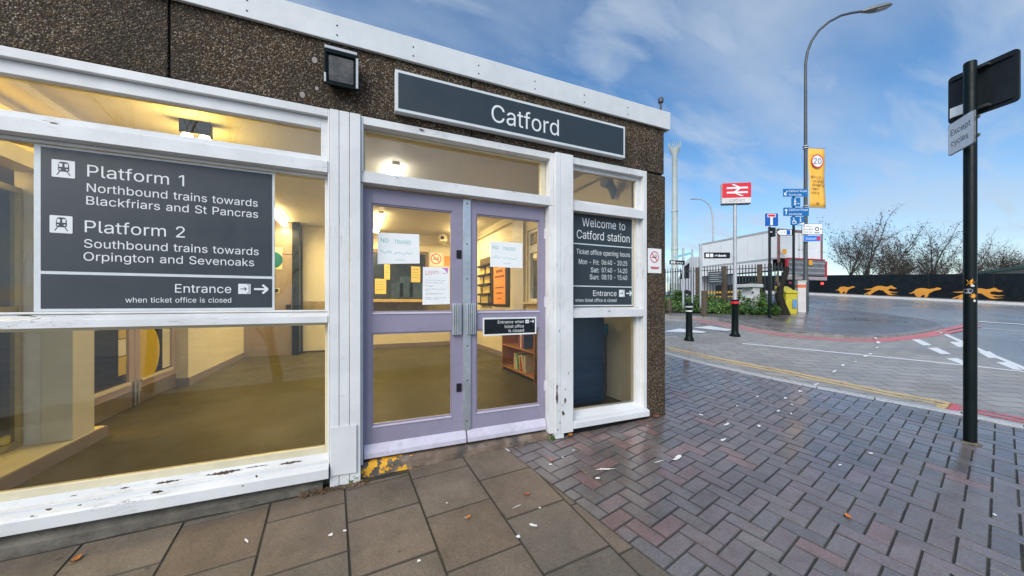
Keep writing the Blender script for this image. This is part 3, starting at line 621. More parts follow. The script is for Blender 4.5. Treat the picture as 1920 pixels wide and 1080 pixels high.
M['dark'] = paint("dark_fittings", (0.02, 0.02, 0.022), 0.5, 0.3, 8)
M['sign_grey'] = paint("sign_slate_grey", S(42, 50, 58), 0.42, 0.1, 1.2)
M['sign_dark'] = paint("sign_dark_slate", S(40, 50, 57), 0.40, 0.08, 1.0, dirt=0.1)
M['letter'] = paint("sign_white_vinyl", (0.68, 0.70, 0.71), 0.4, 0.05, 9)
M['sign_edge'] = paint("sign_light_edge", (0.58, 0.62, 0.64), 0.4, 0.08, 4)
M['black_sign'] = paint("gloss_black_enamel", (0.012, 0.016, 0.02), 0.25, 0.2, 4)
M['glass'] = glass("window_glass", refl=1.5, smear=0.012)
M['glass_low'] = glass("weak_mirror_glass", refl=0.8, smear=0.02)  # reflection turned down so the things behind stay dark
M['glass_high'] = glass("dusty_boosted_glass", refl=2.6, smear=0.025)  # dust smear, plus mirror reflection boosted beyond plain glass
M['glass_door'] = glass("door_glass", (0.95, 0.95, 0.92), 1.3, 0.012)
M['glass_dark'] = glass("dark_screen_glass", (0.16, 0.19, 0.14), 0.28, 0.006)
M['black_paint'] = paint("black_gloss_pole", (0.004, 0.009, 0.010), 0.38, 0.25, 3, bump=0.05, bscale=40)
M['black_satin'] = paint("black_satin_plate", (0.016, 0.02, 0.024), 0.42, 0.25, 3)
M['grey_pole'] = paint("galvanised_pole", (0.42, 0.44, 0.46), 0.45, 0.15, 4, metal=0.35)
M['dark_pole'] = paint("dark_grey_column", (0.05, 0.055, 0.06), 0.42, 0.2, 3)
M['mast'] = paint("pale_green_mast", (0.40, 0.45, 0.44), 0.5, 0.14, 1.5, dirt=0.2)
M['red'] = paint("sign_red", S(205, 30, 45), 0.35, 0.06, 4)
M['blue'] = paint("sign_blue", S(0, 84, 168), 0.35, 0.06, 4)
M['blue2'] = paint("route_sign_blue", S(0, 98, 160), 0.35, 0.06, 4)
M['white_sign'] = paint("sign_white", (0.75, 0.76, 0.77), 0.38, 0.06, 4)
M['yellow'] = paint("banner_yellow", S(236, 180, 72), 0.6, 0.06, 2)
M['paper'] = paint("white_paper", (0.78, 0.80, 0.80), 0.7, 0.04, 6)
M['ink_teal'] = paint("teal_marker", S(110, 185, 185), 0.6)
M['ink'] = paint("grey_print", S(95, 105, 110), 0.6)
M['ink_dark'] = paint("dark_print", S(40, 44, 50), 0.6)
M['ink_red'] = paint("red_print", S(200, 50, 70), 0.6)
M['magenta'] = paint("magenta_print", S(190, 120, 190), 0.6)

# ================================================================ GROUND
def asphalt_mat():
    t = NT("wet_asphalt")
    c = t.mix(t.rng(t.noise(150, 4, 0.7), 0.35, 0.7), (0.14, 0.14, 0.14), (0.31, 0.31, 0.31))
    c = t.mix(t.rng(t.noise(0.35, 5), 0.4, 0.7, 0, 0.5), c, (0.30, 0.31, 0.33))
    t.bump(t.noise(190, 3, 0.7), 0.5, 0.004)
    return t.done(c, t.rng(t.noise(0.5, 5), 0.35, 0.65, 0.14, 0.36), 0, 0.8)
def setts_mat():
    t = NT("grey_setts")
    v = t.map(rot=(0, 0, rad(33)))
    b = t.new("ShaderNodeTexBrick"); t.l.new(v, b.inputs['Vector'])
    b.inputs['Scale'].default_value = 1.0; b.inputs['Brick Width'].default_value = 0.42; b.inputs['Row Height'].default_value = 0.21
    b.inputs['Mortar Size'].default_value = 0.010; b.inputs['Mortar Smooth'].default_value = 0.5
    b.inputs['Color1'].default_value = (0.31, 0.29, 0.262, 1); b.inputs['Color2'].default_value = (0.40, 0.378, 0.345, 1)
    b.inputs['Mortar'].default_value = (0.10, 0.095, 0.085, 1)
    c = t.mix(t.rng(t.noise(120, 4, 0.7), 0.35, 0.7, 0, 0.45), b.outputs['Color'], (0.17, 0.165, 0.16))
    c = t.mix(t.rng(t.noise(0.8, 6, 0.6), 0.45, 0.7, 0, 0.5), c, (0.16, 0.155, 0.15))
    c = t.mix(t.rng(t.noise(3.5, 6, 0.65, t.map((0.3, 1, 1), (0, 0, rad(-12)))), 0.5, 0.75, 0, 0.35), c, (0.42, 0.42, 0.41))
    t.bump(t.math('SUBTRACT', t.math('MULTIPLY', t.noise(80, 4), 0.5), b.outputs['Fac']), 0.35, 0.006)
    return t.done(c, t.rng(t.noise(0.9, 5), 0.35, 0.65, 0.42, 0.62), 0, 0.4)
def mortar_mat():
    t = NT("dark_joint_sand")
    c = t.mix(t.rng(t.noise(2.2, 5), 0.45, 0.62), (0.022, 0.02, 0.017), (0.045, 0.044, 0.024))
    c = t.mix(t.rng(t.noise(120, 4), 0.5, 0.75, 0, 0.6), c, (0.09, 0.08, 0.065))
    t.bump(t.noise(160, 4), 0.6, 0.004)
    return t.done(c, 0.75)
def worn_marking(name, col, wear=0.5):
    t = NT(name)
    c = t.mix(t.rng(t.noise(30, 7, 0.7), 0.5, 0.72), col, tuple(x * 0.8 for x in col))
    tr = t.new("ShaderNodeBsdfTransparent")
    mxs = t.new("ShaderNodeMixShader")
    w = t.math('ADD', t.math('MULTIPLY', t.noise(55, 6, 0.75), 0.6), t.math('MULTIPLY', t.noise(2.5, 5), 0.4))
    t.l.new(t.rng(w, 0.62 - 0.22 * wear, 0.70 - 0.22 * wear), mxs.inputs[0])
    t.l.new(t.b.outputs[0], mxs.inputs[1]); t.l.new(tr.outputs[0], mxs.inputs[2])
    t.l.new(mxs.outputs[0], t.out.inputs[0])
    return t.done(c, 0.5)
M['asphalt'] = asphalt_mat(); M['setts'] = setts_mat(); M['mortar'] = mortar_mat()
M['kerb'] = paint("granite_kerb", (0.46, 0.46, 0.465), 0.36, 0.25, 30, bump=0.3, bscale=150)
M['conc'] = paint("worn_concrete", (0.17, 0.155, 0.135), 0.6, 0.35, 6, bump=0.5, bscale=60, dirt=0.5)
M['mark_white'] = worn_marking("white_road_paint", (0.74, 0.75, 0.75), 0.12)
M['mark_yellow'] = worn_marking("faded_yellow_road_paint", (0.68, 0.47, 0.19), 0.50)
M['mark_red'] = worn_marking("red_road_paint", (0.56, 0.10, 0.125), 0.35)
M['mark_red_faint'] = worn_marking("faded_red_road_paint", (0.62, 0.17, 0.18), 0.28)

def pad_range(a, b, st):
    n = max(1, round((b - a) / st)); return [a + (b - a) * i / n for i in range(n)]
gxs = pad_range(-400, -60, 85) + pad_range(-60, -10, 10) + pad_range(-10, 3.1, 3.3) + pad_range(3.1, 60, 3.2) + pad_range(60, 400, 60) + [400]
gys = pad_range(-400, -40, 90) + pad_range(-40, 0.06, 3.5) + pad_range(0.06, 7.1, 2.4) + pad_range(7.1, 60, 4) + pad_range(60, 500, 60) + [500]
mb = MB()
idx = {}
for i, x in enumerate(gxs):
    for j, y in enumerate(gys):
        idx[i, j] = mb.add([on(x, y, -0.02)])
for i in range(len(gxs) - 1):
    for j in range(len(gys) - 1):
        if gxs[i] > -10.01 and gxs[i + 1] < 3.2 and gys[j] > 0.03 and gys[j + 1] < 7.15:
            continue
        mb.face((idx[i, j], idx[i + 1, j], idx[i + 1, j + 1], idx[i, j + 1]))
struct(mb.build("ground", M['asphalt']))

def poly_clip(pts, p, n):                         # keep the side where (q-p).n >= 0
    out = []
    for i in range(len(pts)):
        a, b = pts[i], pts[(i + 1) % len(pts)]
        da = (a[0] - p[0]) * n[0] + (a[1] - p[1]) * n[1]
        db = (b[0] - p[0]) * n[0] + (b[1] - p[1]) * n[1]
        if da >= 0:
            out.append(a)
        if (da >= 0) != (db >= 0):
            t = da / (da - db)
            out.append((a[0] + (b[0] - a[0]) * t, a[1] + (b[1] - a[1]) * t))
    return out
def shrink(pts, d):                               # inset a convex polygon
    n = len(pts)
    ar = sum(pts[i][0] * pts[(i + 1) % n][1] - pts[(i + 1) % n][0] * pts[i][1] for i in range(n))
    q = list(pts)
    for i in range(n):
        a, b = pts[i], pts[(i + 1) % n]
        dx, dy = b[0] - a[0], b[1] - a[1]
        L = math.hypot(dx, dy)
        if L < 1e-6:
            continue
        nx, ny = (-dy / L, dx / L) if ar > 0 else (dy / L, -dx / L)
        q = poly_clip(q, (a[0] + nx * d, a[1] + ny * d), (nx, ny))
        if len(q) < 3:
            return []
    if ar < 0:
        q = q[::-1]
    return q
def stone(mb, pts, joint, cham, dz, drop, tint, tilt=0.0):
    """one paving unit: chamfered top on the sloping ground"""
    o = shrink(pts, joint); i_ = shrink(pts, joint + cham)
    if len(o) < 3 or len(i_) != len(o):
        if len(o) < 3:
            return
        k = mb.add([on(x, y, dz - drop) for x, y in o]); mb.face(range(k, k + len(o)), tint); return
    n = len(o)
    darkening = tuple(v * .4 for v in tint[:3]) + (1,)  # chamfer faces tinted darker than the stone's top
    cx, cy = sum(p[0] for p in o) / n, sum(p[1] for p in o) / n
    tx, ty = R.uniform(-tilt, tilt), R.uniform(-tilt, tilt)
    jz = R.uniform(-tilt, tilt) * 0.12
    def z(p):
        return dz + jz + (p[0] - cx) * tx + (p[1] - cy) * ty
    k = mb.add([on(x, y, dz - 0.03) for x, y in o] + [on(*p, z(p) - drop) for p in o] + [on(*p, z(p)) for p in i_])
    for i in range(n):
        j = (i + 1) % n
        mb.face((k + i, k + j, k + n + j, k + n + i), tint)
        mb.face((k + n + i, k + n + j, k + 2 * n + j, k + 2 * n + i), darkening)
    mb.face([k + 2 * n + i for i in range(n)], tint)
R = random.Random(11)

# edging between the brick paving and the lane: points on its near side, left to right
STRIP = [G(*p) for p in ((1205, 657), (1243, 663.5), (1323, 684.5), (1406, 702.5), (1448, 711.5), (1532, 729), (1640, 750), (1803, 780), (1920, 805), (2200, 878))]
STRIP2 = [G(*p) for p in ((1205, 652), (1243, 658.5), (1323, 679.5), (1406, 697.5), (1448, 706.5), (1532, 723), (1640, 744), (1803, 772), (1920, 796), (2200, 864))]
def prolong(line, x1):
    a_, b_ = line[-2], line[-1]
    line.append(b_ + (b_ - a_).normalized() * x1)
prolong(STRIP, 6.0); prolong(STRIP2, 6.0)
E0, E1 = (1.255, -0.115), (1.521, -1.528)        # seam between slabs and bricks
ed = Vector((E1[0] - E0[0], E1[1] - E0[1])).normalized()
EN = (-ed.y, ed.x)                                # points to the brick side
if EN[0] < 0:
    EN = (-EN[0], -EN[1])
# --- bricks
bw = 0.11337
ba = rad(-77.82255)
b0 = (2.000118876161421, -1.0797877955855664)
ca, sa = math.cos(ba), math.sin(ba)
def bl(a, b):
    return (b0[0] + bw * (a * ca - b * sa), b0[1] + bw * (a * sa + b * ca))
mbk, bed = MB(), MB()
def strip_side(p):
    best = None
    for a, b in zip(STRIP, STRIP[1:]):
        dx, dy = b.x - a.x, b.y - a.y
        L2 = dx * dx + dy * dy
        t = max(0, min(1, ((p[0] - a.x) * dx + (p[1] - a.y) * dy) / L2))
        d = (p[0] - a.x - t * dx) ** 2 + (p[1] - a.y - t * dy) ** 2
        if best is None or d < best[0]:
            L = math.sqrt(L2)
            n = (dy / L, -dx / L)
            best = (d, (a.x, a.y), n)
    d, a, n = best
    return (p[0] - a[0]) * n[0] + (p[1] - a[1]) * n[1], math.sqrt(d), a, n
def in_bricks(p):
    return -7.5 < p[1] < 7 and p[0] < 11.0
for s in range(-70, 110):
    for q in range(-30, 34):
        for kind in (0, 1):
            # herringbone lattice generated by (1,-1) and (2,2): one lying, one standing block per cell
            a0, c0 = s * 1 + q * 2, -s + q * 2
            if kind == 0:
                rect = [(a0, c0), (a0 + 2, c0), (a0 + 2, c0 + 1), (a0, c0 + 1)]
            else:
                rect = [(a0 + 2, c0), (a0 + 3, c0), (a0 + 3, c0 + 2), (a0 + 2, c0 + 2)]
            pts = [bl(*p) for p in rect]
            cx, cy = sum(p[0] for p in pts) / 4, sum(p[1] for p in pts) / 4
            if not in_bricks((cx, cy)):
                continue
            if cy > -0.06 and cx < 3.16 and cy > 0.25:
                continue
            sd, dd, sp, sn_ = strip_side((cx, cy))
            if sd < -0.25:
                continue
            if (cx - E0[0]) * EN[0] + (cy - E0[1]) * EN[1] < -0.25:
                continue
            if dd < 0.3:
                pts = poly_clip(pts, sp, sn_)
                if len(pts) < 3: continue
            pts = poly_clip(pts, E0, EN)
            if len(pts) < 3: continue
            if cx < 3.3 and cy > -0.4:            # stop at the building's foot
                if cx < 3.05:
                    pts = poly_clip(pts, (0, -0.015), (0, -1))
                elif cy > -0.02:
                    pts = poly_clip(pts, (3.145, 0), (1, 0))
                if len(pts) < 3: continue
            u = R.random()
            near = math.exp(-((cx - 2.2) ** 2 + (cy + 0.35) ** 2) / 0.5)
            if u < 0.04 + 0.30 * near:
                base = (0.190, 0.125, 0.118)
            elif u < 0.24 + 0.3 * near:
                base = (0.170, 0.135, 0.134)
            elif u < 0.72:
                base = (0.160, 0.137, 0.130)
            else:
                base = (0.136, 0.122, 0.120)
            k = R.uniform(1.02, 1.30)
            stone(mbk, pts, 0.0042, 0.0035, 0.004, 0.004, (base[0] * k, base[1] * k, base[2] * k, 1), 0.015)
M['brick'] = paver_mat("clay_paver", 1, 1.0, (0.10, 0.33), 0.3, 0.30)
M['slab'] = paver_mat("concrete_slab", 1, 0.45, (0.42, 0.62), 0.25, 0.10)
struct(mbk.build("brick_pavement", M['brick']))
# --- slabs
msl = MB()
sr = rad(2.9)
su, sv = (math.cos(sr), math.sin(sr)), (math.sin(sr), -math.cos(sr))     # along the row, toward the street
def sl(a, b):
    return (-0.062 + su[0] * a + sv[0] * b, 0.0 + su[1] * a + sv[1] * b)
first = {-4: 0.30, -3: 0.37, -2: 0.085, -1: 0.27, 0: 0.125, 1: 0.20, 2: 0.435, 3: 0.05}
for c in range(-11, 5):
    a0 = c * 0.4535
    y = -0.25
    cuts = [-0.12, first.get(c, R.uniform(0.05, 0.45))]
    if c == 0:
        cuts += [0.485]
    while cuts[-1] < 5:
        cuts.append(cuts[-1] + 0.457)
    for q0, q1 in zip(cuts, cuts[1:]):
        pts = [sl(a0, q0), sl(a0 + 0.4535, q0), sl(a0 + 0.4535, q1), sl(a0, q1)]
        pts = poly_clip(pts, E0, (-EN[0], -EN[1]))
        if len(pts) >= 3:
            pts = poly_clip(pts, (0, -0.075 if pts[0][0] < -0.25 else (-0.014 if pts[0][0] > -0.05 else -0.068)), (0, -1))
        if len(pts) < 3: continue
        k = R.uniform(0.86, 1.14)
        g = R.uniform(-0.012, 0.012)
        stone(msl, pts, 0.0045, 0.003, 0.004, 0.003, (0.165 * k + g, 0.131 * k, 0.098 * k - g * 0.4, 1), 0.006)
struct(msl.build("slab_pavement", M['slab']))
# --- bedding under both (shows as joints)
S2 = [(p.x, p.y) for p in STRIP]
mb = MB()
far = S2 + [(-6, S2[-1][1]), (-6, 0.05), (3.11, 0.05), (3.11, 3.0)]
vs = [Vector(p) for p in far]
ov, oe, of, *_r = delaunay_2d_cdt(vs, [(i, (i + 1) % len(vs)) for i in range(len(vs))], [tuple(range(len(vs)))], 1, 1e-5)
k = mb.add([on(p.x, p.y, -0.0012) for p in ov])
for f in of:
    mb.face([k + i for i in f])
struct(mb.build("paving_bed", M['mortar']))

def sheet(name, pts, mat, dz, kind="structure"):
    vs = [Vector((p[0], p[1])) for p in pts]
    ov, oe, of, *_r = delaunay_2d_cdt(vs, [(i, (i + 1) % len(vs)) for i in range(len(vs))], [tuple(range(len(vs)))], 1, 1e-5)
    mb = MB(); k = mb.add([on(p.x, p.y, dz) for p in ov])
    for f in of:
        mb.face([k + i for i in f])
    return struct(mb.build(name, mat), kind)
def band(mb, line, w, dz, thick=0.0, side=0):
    """a ribbon along a ground line; thick > 0 makes it a raised stone course"""
    P = [Vector((p[0], p[1])) for p in line]
    L, Rr = [], []
    for i, p in enumerate(P):
        d = (P[min(i + 1, len(P) - 1)] - P[max(i - 1, 0)]).normalized()
        n = Vector((-d.y, d.x))
        L.append(p + n * (w if side > 0 else 0 if side < 0 else w / 2)); Rr.append(p - n * (w if side < 0 else 0 if side > 0 else w / 2))
    for i in range(len(P) - 1):
        q = [Rr[i], Rr[i + 1], L[i + 1], L[i]]
        if thick:
            mb.hexa([on(a.x, a.y, dz - thick) for a in q] + [on(a.x, a.y, dz) for a in q])
        else:
            mb.quad(*[on(a.x, a.y, dz) for a in q])
def densify(line, st):
    out = []
    for a, b in zip(line, line[1:]):
        a, b = Vector(a[:2]), Vector(b[:2])
        n = max(1, int((b - a).length / st))
        out += [a.lerp(b, i / n) for i in range(n)]
    return out + [Vector(line[-1][:2])]
def smooth_line(px, st=0.25, dz=0.0):
    """Catmull-Rom through surveyed points"""
    P = [Vector(G(*p, dz)[:2]) for p in px]
    out = []
    for i in range(len(P) - 1):
        p0, p1, p2, p3 = P[max(i - 1, 0)], P[i], P[i + 1], P[min(i + 2, len(P) - 1)]
        n = max(2, int((p2 - p1).length / st))
        for j in range(n):
            t = j / n
            out.append(0.5 * ((2 * p1) + (p2 - p0) * t + (2 * p0 - 5 * p1 + 4 * p2 - p3) * t * t + (3 * p1 - p0 - 3 * p2 + p3) * t ** 3))
    return out + [P[-1]]
KERB_PX = [(1100, 583), (1243, 595), (1332, 600), (1389, 609.5), (1452, 621), (1523, 629), (1629, 634), (1700, 629), (1750, 620.5), (1768, 613)]
kerb = smooth_line(KERB_PX)
lane = [tuple(p[:2]) for p in STRIP2] + [tuple(G(1990, 727)[:2]), tuple(G(1920, 692)[:2]), tuple(G(1772, 620)[:2])] + [tuple(p) for p in kerb[::-1][2:]]
sheet("lane", lane, M['setts'], -0.006)
# flush granite edging, cut into stones
mb = MB()
pl = densify([((a.x + b.x) / 2, (a.y + b.y) / 2) for a, b in zip(STRIP, STRIP2)], 0.9)
for a, b in zip(pl, pl[1:]):
    d = (b - a).normalized() * 0.004
    w = max(0.09, min((STRIP[0] - STRIP2[0]).length, 0.13))
    band(mb, [a + d, b - d], 0.115, 0.008, 0.05)
struct(mb.build("kerb_edging", M['kerb'], bevel=0.004))
# raised pavement on the far side of the lane, with its kerb
apron_back = [G(*p) for p in ((1753, 604), (1718, 597), (1660, 589), (1600, 584), (1540, 578), (1500, 574), (1462, 572), (1243, 563), (1100, 556))]
ap = [tuple(p) for p in kerb] + [tuple(p[:2]) for p in apron_back]
def damp_pavers():
    t = NT("damp_pavers")
    bt = t.new("ShaderNodeTexBrick"); t.l.new(t.map(rot=(0, 0, rad(20))), bt.inputs['Vector'])
    bt.inputs['Scale'].default_value = 1.0; bt.inputs['Brick Width'].default_value = 0.40; bt.inputs['Row Height'].default_value = 0.20
    bt.inputs['Mortar Size'].default_value = 0.009; bt.inputs['Mortar Smooth'].default_value = 0.4
    bt.inputs['Color1'].default_value = (0.125, 0.11, 0.105, 1); bt.inputs['Color2'].default_value = (0.185, 0.165, 0.16, 1); bt.inputs['Mortar'].default_value = (0.045, 0.042, 0.04, 1)
    c = t.mix(t.rng(t.noise(0.7, 5), 0.4, 0.7, 0, 0.5), bt.outputs['Color'], (0.08, 0.07, 0.068))
    t.bump(t.math('SUBTRACT', t.math('MULTIPLY', t.noise(60, 4), 0.5), bt.outputs['Fac']), 0.35, 0.005)
    return t.done(c, t.rng(t.noise(0.8, 5), 0.35, 0.65, 0.16, 0.40), 0, 0.7)
M['pave_far'] = damp_pavers()
mb = MB()
vs = [Vector(p) for p in ap]
ov, oe, of, *_r = delaunay_2d_cdt(vs, [(i, (i + 1) % len(vs)) for i in range(len(vs))], [tuple(range(len(vs)))], 1, 1e-5)
def kz(p):                                        # the kerb drops toward the crossing
    d = max(0.0, min(1.0, (Vector(p) - Vector(kerb[0])).length / ((Vector(kerb[-1]) - Vector(kerb[0])).length)))
    return 0.10 * (1 - d) ** 0.7 + 0.012
k = mb.add([on(p.x, p.y, kz(p)) for p in ov])
for f in of:
    mb.face([k + i for i in f])
struct(mb.build("far_pavement", M['pave_far']))
mb = MB()
for a, b in zip(kerb[::2], kerb[2::2]):
    d = b - a
    n = Vector((-d.y, d.x)).normalized() * 0.13
    if d.length < 0.05: continue
    g = d.normalized() * 0.003
    q = [a + g, b - g, b - g + n, a + g + n]
    mb.hexa([on(p.x, p.y, -0.05) for p in q] + [on(p.x, p.y, kz(p) + 0.004) for p in q])
struct(mb.build("far_kerb", paint("damp_kerb_stone", (0.22, 0.21, 0.205), 0.4, 0.3, 8, bump=0.3, bscale=80), bevel=0.008))
# --- painted markings
mb = MB()
band(mb, densify([G(1392, 643.6), G(1600, 663.5), G(1807, 684), G(1925, 697)], 0.5), 0.085, -0.002)
for q in ([(1709, 636), (1724, 636), (1748, 647), (1731, 647.5)], [(1738, 652), (1757, 651.5), (1784, 663.5), (1764, 663.5)], [(1773, 671.5), (1796, 671.5), (1821, 684), (1806, 684)],
          [(1780, 640.7), (1799.6, 640.7), (1814, 650), (1796, 650)], [(1833, 658.5), (1856, 658.5), (1876, 671.5), (1853, 670.5)], [(1867, 678.6), (1892, 678.6), (1918, 694), (1899, 692)]):
    mb.ngon([on(*G(*p)[:2], -0.002) for p in q[::-1]])
for q in ([(1243, 621.5), (1275, 616), (1325, 622), (1318, 624)], [(1300, 614), (1330, 611), (1374, 618), (1362, 620.5)]):
    mb.ngon([on(*G(*p)[:2], 0.001) for p in q[::-1]])
struct(mb.build("white_road_marking", M['mark_white']))
mb = MB()
band(mb, densify([G(1835, 602.4), G(1920, 607.8), G(2000, 613)], 0.6), 0.20, -0.006)
band(mb, densify([G(1790, 599.7), G(1835, 602)], 0.6), 0.08, -0.006)
band(mb, densify([G(1842, 615), G(1920, 621), G(2000, 627)], 0.6), 0.07, -0.006)
band(mb, [G(*p) for p in ((1757, 620), (1840, 657), (1920, 690), (2100, 778))], 0.10, -0.001)
struct(mb.build("main_road_marking", M['mark_white']))
yl = smooth_line([(1250, 651), (1300, 661), (1346, 671.5), (1410, 683.5), (1488, 698), (1523, 705.5), (1590, 719), (1665, 734.5), (1740, 748), (1789, 757.5)])
mb = MB()
def offset(line, d):
    out = []
    for i, p in enumerate(line):
        t = (Vector(line[min(i + 1, len(line) - 1)][:2]) - Vector(line[max(i - 1, 0)][:2])).normalized()
        out.append(Vector(p[:2]) + Vector((-t.y, t.x)) * d)
    return out
band(mb, yl, 0.10, -0.002); band(mb, offset(yl, -0.16), 0.075, -0.002)
k = yl[-1]
mb.ngon([on(*G(*p)[:2], -0.001) for p in ((1750, 766), (1758, 758), (1790, 756), (1776, 768))])
struct(mb.build("yellow_lines", M['mark_yellow']))
rl = smooth_line([(1780, 757), (1840, 770), (1920, 786), (2050, 813), (2200, 845)])
mb = MB()
band(mb, offset(rl, 0.02), 0.07, -0.002); band(mb, offset(rl, -0.125), 0.07, -0.002)
mb.ngon([on(*G(*p)[:2], -0.001) for p in ((1772, 768), (1782, 755), (1800, 759), (1796, 773))])
struct(mb.build("red_lines_near", M['mark_red']))
rf = offset(smooth_line([(1290, 597), (1332, 602.5), (1389, 612.5), (1452, 624.2), (1523, 632), (1629, 637), (1700, 632), (1740, 626), (1778, 617), (1830, 606)]), 0)
mb = MB(); band(mb, rf, 0.15, -0.001)
rf2 = offset(smooth_line([(1310, 603), (1389, 616.5), (1452, 627.5), (1523, 635), (1629, 640), (1700, 635), (1770, 625), (1835, 611.5)]), 0)
band(mb, rf2, 0.12, -0.001)
struct(mb.build("red_lines_far", M['mark_red_faint']))
# asphalt patch and concrete crossing where the side lane begins
sheet("side_lane", [tuple(G(*p)[:2]) for p in ((1100, 622), (1243, 629.5), (1310, 625.5), (1372, 620), (1345, 609), (1298, 603.5), (1243, 601), (1100, 592))], M['asphalt'], -0.001)
# white paint dribbles that cross the paving and the lane
rp = random.Random(5)
mb = MB()
drips = [(1270, 860, 16, 6, 25), (1234, 868, 17, 2, 15), (1133, 882, 40, 3, 2), (1120, 899, 8, 3, 0), (1355, 827, 12, 5, 20), (1363, 797, 13, 4, 25), (1314, 779, 8, 3, -20), (1423, 800, 7, 4, 0), (1500, 735, 7, 3, 0),
         (1473, 748, 7, 4, 20), (1530, 722, 9, 3, 20), (1565, 697, 8, 4, 30), (1581, 686, 6, 4, 0), (1605, 679, 5, 2, 0), (1624, 668, 10, 3, 20), (1632, 664.5, 6, 3, 0), (1645, 653, 7, 2, 0), (1647, 643, 7, 4, 0), (1641, 634, 9, 3, -20),
         (1633, 627, 8, 2.5, -30), (1624, 617, 8, 2.5, -30), (1612, 609, 6, 2, -40), (1420, 745, 5, 3, 0), (1459, 772, 6, 3, 10), (1483, 777, 4, 3, 0), (1382, 763, 4, 2, 0), (1485, 760, 4, 2, 0), (1633, 852, 9, 3, -15), (1575, 874, 6, 3, 0),
         (1865, 968, 10, 3, -25), (1000, 988, 13, 6, -10), (972, 1009, 8, 6, 0), (838, 946, 4, 2, 0), (620, 1006, 9, 6, 30), (647, 998, 6, 4, 0), (785, 1055, 7, 5, 40), (463, 1018, 6, 10, 40), (952, 846, 12, 2, -35), (1012, 955, 5, 3, 0), (970, 952, 20, 1.5, 25), (875, 973, 7, 4, 0), (1032, 873, 5, 3, 0), (1055, 860, 4, 2, 0), (1075, 846, 4, 2, 0)]
for px, py, w, h, a in drips:
    c = G(px, py)
    n = 10
    pts = []
    for i in range(n):
        t = 2 * math.pi * i / n
        k = rp.uniform(0.45, 1.1)
        ux, uy = math.cos(t) * w * .62 * k, math.sin(t) * h * .62 * k
        r_ = rad(a)
        pts.append(G(px + ux * math.cos(r_) + uy * math.sin(r_), py - ux * math.sin(r_) + uy * math.cos(r_)))
    mb.ngon([on(p.x, p.y, 0.0115) for p in pts])
M['drip'] = paint("spilt_white_paint", (0.78, 0.78, 0.76), 0.5, 0.06, 30)
struct(mb.build("paint_dribbles", M['drip']))

# ================================================================ STATION BUILDING
FL = 0.10                                         # booking hall floor
CE = 3.10                                         # its ceiling
def fx(px, y=0.0):
    return F(px, 566, y).x
def fz(px, py, y=0.0):
    return F(px, py, y).z
ST = thing("station_building", "low flat roofed station entrance with pebble faced panels, white timber windows and lilac double doors", "building", (0, 0, 0))
M['wall_in'] = paint("warm_cream_wall", (0.66, 0.60, 0.46), 0.6, 0.06, 1.5)
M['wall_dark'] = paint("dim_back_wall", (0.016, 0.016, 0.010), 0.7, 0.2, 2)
M['floor_in'] = None
def lino():
    t = NT("olive_lino")
    c = t.mix(t.rng(t.noise(1.1, 5, 0.6, t.map((1, 0.35, 1))), 0.3, 0.75), (0.062, 0.054, 0.018), (0.078, 0.068, 0.025))
    c = t.mix(t.rng(t.noise(3.5, 7, 0.65, t.map((0.5, 1.4, 1))), 0.55, 0.95, 0, 0.2), c, (0.05, 0.04, 0.015))
    c = t.mix(t.rng(t.noise(110, 3), 0.6, 0.72, 0, 0.25), c, (0.3, 0.27, 0.2))
    t.bump(t.noise(40, 3), 0.06, 0.003)
    return t.done(c, t.rng(t.noise(1.6, 4), 0.35, 0.7, 0.40, 0.55), 0, 0.15)
M['floor_in'] = lino()
M['ceil_in'] = paint("ceiling_panels", (0.62, 0.58, 0.48), 0.6, 0.06, 1.0)
M['skirt'] = paint("mauve_grey_skirting", (0.20, 0.165, 0.165), 0.5, 0.1, 3)
M['plinth'] = paint("mossy_concrete", (0.12, 0.108, 0.088), 0.75, 0.45, 7, bump=0.8, bscale=45, dirt=0.7)
M['roof'] = paint("grey_roof_felt", (0.16, 0.16, 0.165), 0.8, 0.2, 2)

XL, XR = -6.0, 3.142
XIR_ = 3.09
# --- pebble faced panels above the windows, split by open joints
sx = [XL, -3.6, fx(317, -.02), fx(884, -.02), fx(1213, -.02), XR]
for a, b in zip(sx, sx[1:]):
    MB().box(a + 0.006, b - 0.006, -0.02, 0.16, 2.712, 3.215).build("wall_panel", M['pebble'], ST, bevel=0.006)
MB().box(fx(1213, -.02) + 0.006, XR + 0.012, -0.026, 0.20, 0.042, 2.69).build("pier", M['pebble'], ST, bevel=0.014)
MB().box(XL, XR - 0.02, 0.0, 0.17, 2.69, 3.22).build("backing", M['dark'], ST)
# --- fascia, screws, roof
FZ0, FZ1 = 3.197, 3.388
MB().box(XL, XR + 0.055, -0.055, -0.028, FZ0, FZ1).build("fascia", M['fascia'], ST, bevel=0.004)
MB().box(XR + 0.028, XR + 0.055, -0.028, 7.0, FZ0, FZ1).build("fascia", M['fascia'], ST, bevel=0.004)
MB().box(XL, XR + 0.026, -0.026, 7.0, 3.235, 3.372).build("roof", M['roof'], ST)
mb = MB()
fa = FA(-0.055)
xs = [fx(632, -.055) + k * (fx(1003, -.055) - fx(632, -.055)) / 3 for k in range(-12, 6)]
for x in xs:
    for z in (FZ0 + 0.045, FZ0 + 0.115):
        mb.disc(fa, x, z, 0.0055, 0, 0.003, 10)
mb.build_each("screw", M['dark'], ST)
